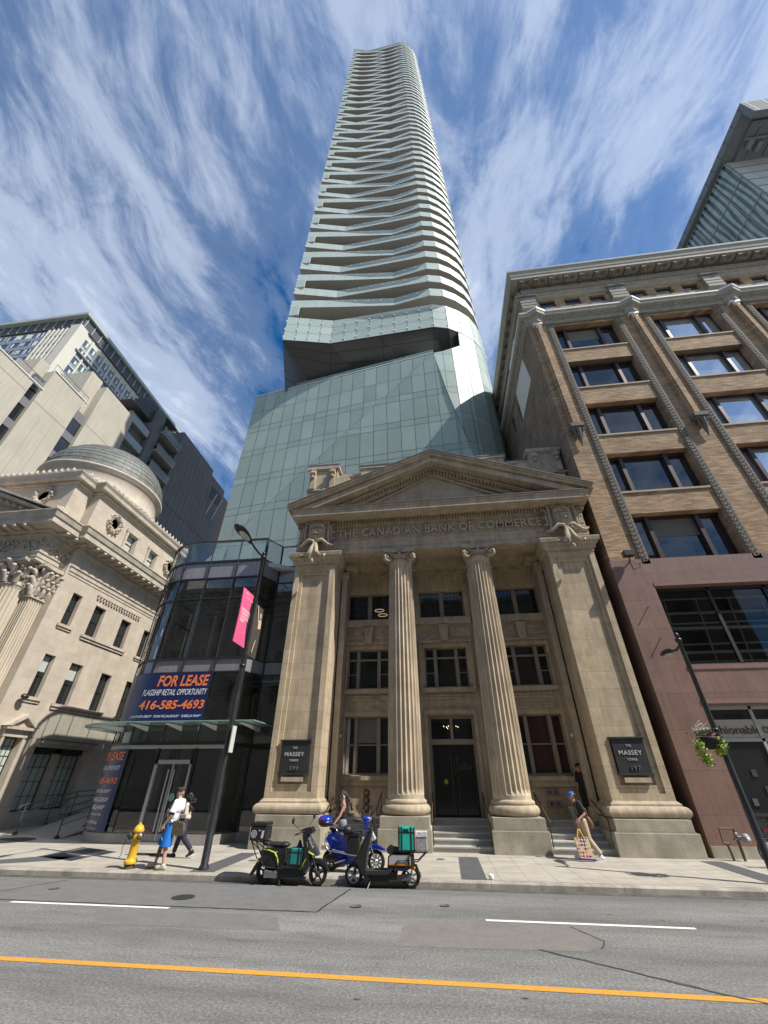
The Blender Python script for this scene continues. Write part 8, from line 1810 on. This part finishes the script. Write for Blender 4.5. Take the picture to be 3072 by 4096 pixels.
# 3 ---- woman with headphones behind the blue scooter
def cl3(t, j, g, f, s, body):
    ch, pel = g('chest'), (g('hipL')+g('hipR'))/2; BT_ = P('cotton_black', (0.012,0.012,0.014), 0.85)
    m = MB(); m.ell(ch+V3((.0,0,-.01)),(.124,.152,.165),16,k=12); m.ell((ch+pel)/2+V3((0,0,.03)),(.108,.132,.16),16,k=12)
    for q in 'LR': m.cap(ch+V3((0,0,.10)),V3(g('sho'+q)).lerp(ch,.25)+V3((0,0,.03)),.055,.045,12)
    remesh(m,'sleeveless_top',BT_,t,.010,3)
    GR = P('grey_trousers', (0.20,0.21,0.24), 0.85, streak=0.25, var=0.1, vscale=20)
    tube_cloth(t,'wide_trousers',GR,[([g('hip'+q)+V3((0,0,.05)),g('knee'+q),g('ank'+q)+V3((0,0,.04))],[.112,.105,.12]) for q in 'LR']+[([pel+V3((0,-.05,.07)),pel+V3((0,.05,.07))],[.112,.112])],.011,3)
    for q in 'LR': shoe(t,j,q,.93,P('leather_black', (0.02,0.02,0.02), 0.5),P('canvas_black', (0,0,0)))
    m = MB(); random.seed(15)
    for i in range(110):
        th = random.uniform(-2.1,2.1)+pi; ph = random.uniform(-.35,1.4); m.ell(f(.108*cos(th)*cos(ph)-.015,.092*sin(th)*cos(ph),.108*sin(ph)+.035),(.026,.026,.022),7,k=5)
    for i in range(60): u = random.random(); m.ell(f(-.12-.05*sin(u*2)+random.gauss(0,.012),random.gauss(0,.022),.04-.42*u),(.022,.022,.034),6,k=4)
    m.obj('hair', P('hair_auburn', (0.055,0.025,0.018), 0.5), t)
    m = MB(); m.tube([f(-.005,.09*cos(a),.02+.125*sin(a)) for a in [pi*i/14 for i in range(15)]],.010,6)
    for y in (-1,1): m.ell(f(-.005,y*.088,.005),(.038,.020,.040),12,k=8)
    m.obj('headphones', P('white_plastic', (0.7,0.7,0.7), 0.4), t)
j3 = dict(hipL=(0,.08,.87),hipR=(0,-.08,.87),kneeL=(.02,.09,.47),kneeR=(.0,-.09,.47),ankL=(-.02,.09,.08),ankR=(-.05,-.09,.08),toeL=(.13,.09,.04),toeR=(.10,-.09,.04),
  chest=(.01,0,1.24),neck=(.0,0,1.41),head=(.025,0,1.53),shoL=(-.01,.16,1.35),shoR=(-.01,-.16,1.35),elbL=(.10,.20,1.10),elbR=(.04,-.18,1.12),wriL=(.28,.23,.90),wriR=(.24,-.12,1.22),hdL=(.6,.1,-.7),curlL=.9,curlR=1.1,pitch=.35)
p3 = person('woman in black sleeveless top with white headphones and ponytail behind the blue scooter', (-2.98,14.1,WZ), pi+.25, j3, SK3, cl3, .97)
ph_ = MB().box(-.04,-.005,-.07,.04,.005,.07); ph_.xform(Matrix.Translation(at(p3,(.36,-.12,1.22))) @ Matrix.Rotation(.8,4,'Y')); tag(ph_.obj('phone', P('phone_black', (0.01,0.01,0.012), 0.15)), 'dark phone held up by the woman with headphones', 'phone')
# 4 ---- man in blue cap with the patterned tote
def cap_(t, f, mat, nm='cap', back=False):
    m = MB(); R_ = (f(1,0,0)-f(0,0,0)); ex = R_.normalized(); ey = (f(0,1,0)-f(0,0,0)).normalized(); ez = ex.cross(ey); RM = Matrix((ex,ey,ez)).transposed()
    vs = []; n = 20
    for k in range(8):
        ph = .12+(pi/2-.13)*k/7
        for i in range(n): a = 2*pi*i/n; vs.append(f(-.012+.112*cos(a)*cos(ph),.092*sin(a)*cos(ph),.045+.092*sin(ph)))
    m.add(vs,[(k*n+i,k*n+(i+1) % n,(k+1)*n+(i+1) % n,(k+1)*n+i) for k in range(7) for i in range(n)],0,True); m.add(vs[-n:],[tuple(range(n))]); co_ = m.obj(nm, mat, t)
    m = MB(); vs = []; 
    for z in (0,.006):
        vs += [f(.075,-.075,.052+z)]+[f(.085+.085*cos(a),.075*sin(a),.050-.012*cos(a)+z) for a in [-pi/2+pi*i/10 for i in range(11)]]+[f(.075,.075,.052+z)]
    k = len(vs)//2; m.add(vs,[tuple(range(k-1,-1,-1)),tuple(range(k,2*k))]+[(i,i+1,k+i+1,k+i) for i in range(k-1)]); m.obj('brim', mat, co_); return co_
def cl4(t, j, g, f, s, body):
    ch, pel = g('chest'), (g('hipL')+g('hipR'))/2; BT_ = MATS['cotton_black']
    m = MB(); m.ell(ch+V3((-.01,0,.02)),(.135,.18,.18),16,k=12); m.ell((ch+pel)/2+V3((0,0,.03)),(.125,.16,.20),16,k=12); m.ell(pel+V3((0,0,.09)),(.13,.165,.11),14,k=10); m.cap(g('neck')-V3((0,0,.06)),g('neck')-V3((0,0,.025)),.075,.06,12)
    for q in 'LR': a = g('sho'+q); m.cap(ch+V3((0,0,.12)),a,.07,.07,12); m.cap(a,a.lerp(g('elb'+q),.62),.07,.078,12)
    remesh(m,'black_tshirt',BT_,t,.010,4)
    tube_cloth(t,'beige_trousers',P('chino_beige', (0.42,0.34,0.25), 0.85, var=0.15, vscale=12),[([g('hip'+q)+V3((0,0,.02)),g('knee'+q),g('ank'+q)+V3((0,0,.05))],[.11,.082,.07]) for q in 'LR']+[([pel+V3((0,-.05,.04)),pel+V3((0,.05,.04))],[.12,.12])],.011,3)
    for q in 'LR': shoe(t,j,q,1.0,P('trainer_white', (0.68,0.68,0.68), 0.7),P('sole_white', (0,0,0)))
    cap_(t,f,P('cap_blue', (0.012,0.10,0.45), 0.7)); m = MB(); m.cap(f(-.10,-.03,-.01),f(-.10,.03,-.01),.035,.035,10); m.cap(f(-.06,-.072,.02),f(-.07,-.07,-.03),.02,.016,8); m.cap(f(-.06,.072,.02),f(-.07,.07,-.03),.02,.016,8); m.obj('hair', P('hair_black', (0,0,0)), t)
j4 = dict(hipL=(0,.085,.90),hipR=(0,-.085,.90),kneeL=(-.06,.09,.49),kneeR=(.13,-.09,.50),ankL=(-.30,.09,.10),ankR=(.22,-.09,.10),toeL=(-.14,.09,.045),toeR=(.38,-.09,.065),
  chest=(.03,0,1.24),neck=(.09,0,1.42),head=(.15,0,1.525),shoL=(.03,.175,1.36),shoR=(.03,-.175,1.36),elbL=(-.06,.22,1.10),elbR=(.02,-.21,1.10),wriL=(.15,.26,.97),wriR=(.12,-.18,.90),hdL=(.55,0,-.75),curlL=1.3,curlR=.6,pitch=.50)
p4 = person('man in blue baseball cap and black T-shirt walking with a patterned tote past the steps', (4.08,16.05,WZ), pi, j4, SK3, cl4, .98)
tote_m = bpy.data.materials.new('tote_print'); tote_m.use_nodes = True; n4 = tote_m.node_tree; L4 = n4.links; b4 = n4.nodes['Principled BSDF']; c4 = n4.nodes.new('ShaderNodeTexCoord').outputs['Object']
s4 = n4.nodes.new('ShaderNodeSeparateXYZ'); L4.new(c4, s4.inputs[0]); ck = n4.nodes.new('ShaderNodeTexChecker'); mp4 = n4.nodes.new('ShaderNodeMapping'); mp4.inputs['Rotation'].default_value = (0,.785,0); L4.new(c4, mp4.inputs[0]); L4.new(mp4.outputs[0], ck.inputs[0]); ck.inputs['Scale'].default_value = 17; ck.inputs['Color1'].default_value = (.62,.50,.44,1)
v4 = n4.nodes.new('ShaderNodeTexVoronoi'); v4.distance = 'CHEBYCHEV'; mq = n4.nodes.new('ShaderNodeMapping'); mq.inputs['Scale'].default_value = (1,.01,1); L4.new(c4, mq.inputs[0]); L4.new(mq.outputs[0], v4.inputs[0]); v4.inputs['Scale'].default_value = 9
r4 = n4.nodes.new('ShaderNodeValToRGB'); r4.color_ramp.interpolation = 'CONSTANT'; L4.new(v4.outputs['Color'], r4.inputs[0])
while len(r4.color_ramp.elements) < 5: r4.color_ramp.elements.new(.5)
for e, (p_, c_) in zip(r4.color_ramp.elements, ((0,(.45,.03,.05)),(.28,(.70,.52,.10)),(.45,(.10,.03,.12)),(.6,(.65,.22,.10)),(.8,(.30,.03,.10)))): e.position = p_; e.color = (*c_,1)
L4.new(r4.outputs[0], ck.inputs['Color2']); L4.new(ck.outputs[0], b4.inputs['Base Color']); b4.inputs['Roughness'].default_value = .6
hx_ = at(p4,(.22,.26,.88)); tt = thing('tote_bag', 'large tote bag in a red, yellow and white patchwork print with yellow handles', 'tote bag', (hx_[0]+.03,hx_[1]-.0,.17), 0)
m = MB(); m.add([(-.16,-.05,.02),(.26,-.05,.0),(.26,.05,.0),(-.16,.05,.02),(-.23,-.03,.50),(.17,-.03,.52),(.17,.03,.52),(-.23,.03,.50)],[(0,3,2,1),(4,5,6,7),(0,1,5,4),(1,2,6,5),(2,3,7,6),(3,0,4,7)]); m.obj('body', tote_m, tt, bevel=.012)
m = MB(); m.prism([(-.16,.0),(.265,-.02),(.265,.02),(-.165,.04)],-.054,.054,'y'); m.obj('blue_base', P('tote_blue', (0.02,0.03,0.20), 0.7), tt)
for y in (-.035,.035): m = MB(); hh = V3((hx_[0],hx_[1],.87))-V3((hx_[0]+.03,hx_[1],.17)); m.tube([(-.12,y,.50),(hh.x-.02,y*.3,hh.z),(hh.x+.02,y*.3,hh.z),(.06,y,.50)],.013,6); m.obj('handle', P('strap_yellow', (0.70,0.42,0.03), 0.6), tt)
sb = thing('shoulder_bag', 'brown shoulder bag hanging behind the man in the blue cap', 'bag', at(p4,(-.22,-.02,.88)), pi)
m = MB(); m.ell((0,0,0),(.09,.07,.17),16,k=10,rot=Matrix.Rotation(.35,3,'Y')); m.obj('body', P('bag_brown', (0.13,0.06,0.03), 0.6, var=0.2, vscale=14), sb); m = MB(); o_ = V3(at(p4,(-.22,-.02,.88))); pts = [at(p4,q) for q in ((-.17,.10,.98),(-.13,.18,1.20),(.0,.165,1.36),(.07,.08,1.44),(.15,.14,1.28),(.13,.18,1.08))]; m.tube([Rz@(V3(p)-o_) for p in pts],.013,6); m.obj('strap', P('strap_tan', (0.30,0.16,0.07), 0.6), sb)
# 5 ---- man in black standing in the porch
def cl5(t, j, g, f, s, body):
    ch, pel = g('chest'), (g('hipL')+g('hipR'))/2; BT_ = P('uniform_black', (0.009,0.009,0.010), 0.8)
    m = MB(); m.ell(ch+V3((-.01,0,.02)),(.135,.18,.18),16,k=12); m.ell((ch+pel)/2+V3((0,0,.03)),(.13,.165,.20),16,k=12); m.ell(pel+V3((0,0,.08)),(.13,.165,.11),14,k=10); m.cap(g('neck')-V3((0,0,.06)),g('neck')+V3((0,0,.0)),.075,.058,12)
    for q in 'LR': a = g('sho'+q); m.cap(ch+V3((0,0,.12)),a,.07,.07,12); m.cap(a,a.lerp(g('elb'+q),.8),.07,.078,12)
    sh = remesh(m,'black_polo',BT_,t,.010,4); MB().ell(g('shoL')+V3((.0,.07,-.16)),(.015,.008,.02),8,k=5).obj('sleeve_badge', WHT, sh)
    tube_cloth(t,'black_trousers',BT_,[([g('hip'+q)+V3((0,0,.02)),g('knee'+q),g('ank'+q)+V3((0,0,.02))],[.11,.08,.07]) for q in 'LR']+[([pel+V3((0,-.05,.04)),pel+V3((0,.05,.04))],[.12,.12])],.011,3)
    for q in 'LR': shoe(t,j,q,1.0,P('leather_black', (0,0,0)),P('canvas_black', (0,0,0)))
    cap_(t,f,BT_); m = MB(); m.ell(f(-.10,0,-.01),(.05,.06,.06),10,k=6); m.ell(f(-.15,0,-.05),(.04,.045,.045),10,k=6); m.obj('hair', P('hair_black', (0,0,0)), t); m = MB().box(-.01,-.01,-.01,.01,.01,.01)
    m = MB(); m.tube([f(.09,.075*cos(a),.014) if abs(cos(a)) < .6 else f(.05,.078*cos(a),.014) for a in [pi*i/8 for i in range(9)]],.004,5); m.obj('glasses', P('frame_black', (0.01,0.01,0.01), 0.3), t)
j5 = dict(hipL=(0,.085,.92),hipR=(0,-.085,.92),kneeL=(.02,.09,.50),kneeR=(.0,-.09,.50),ankL=(-.02,.09,.08),ankR=(-.04,-.09,.08),toeL=(.13,.10,.04),toeR=(.11,-.10,.04),
  chest=(-.01,0,1.27),neck=(-.01,0,1.46),head=(.03,0,1.585),shoL=(-.03,.18,1.40),shoR=(-.03,-.18,1.40),elbL=(-.08,.23,1.12),elbR=(-.05,-.23,1.12),wriL=(.0,.24,.88),wriR=(.03,-.22,.88),pitch=.12)
p5 = person('man in black uniform and black cap standing in the shaded porch by the right pilaster', (5.05,18.66,.90), pi+.65, j5, SK3, cl5, 1.05)
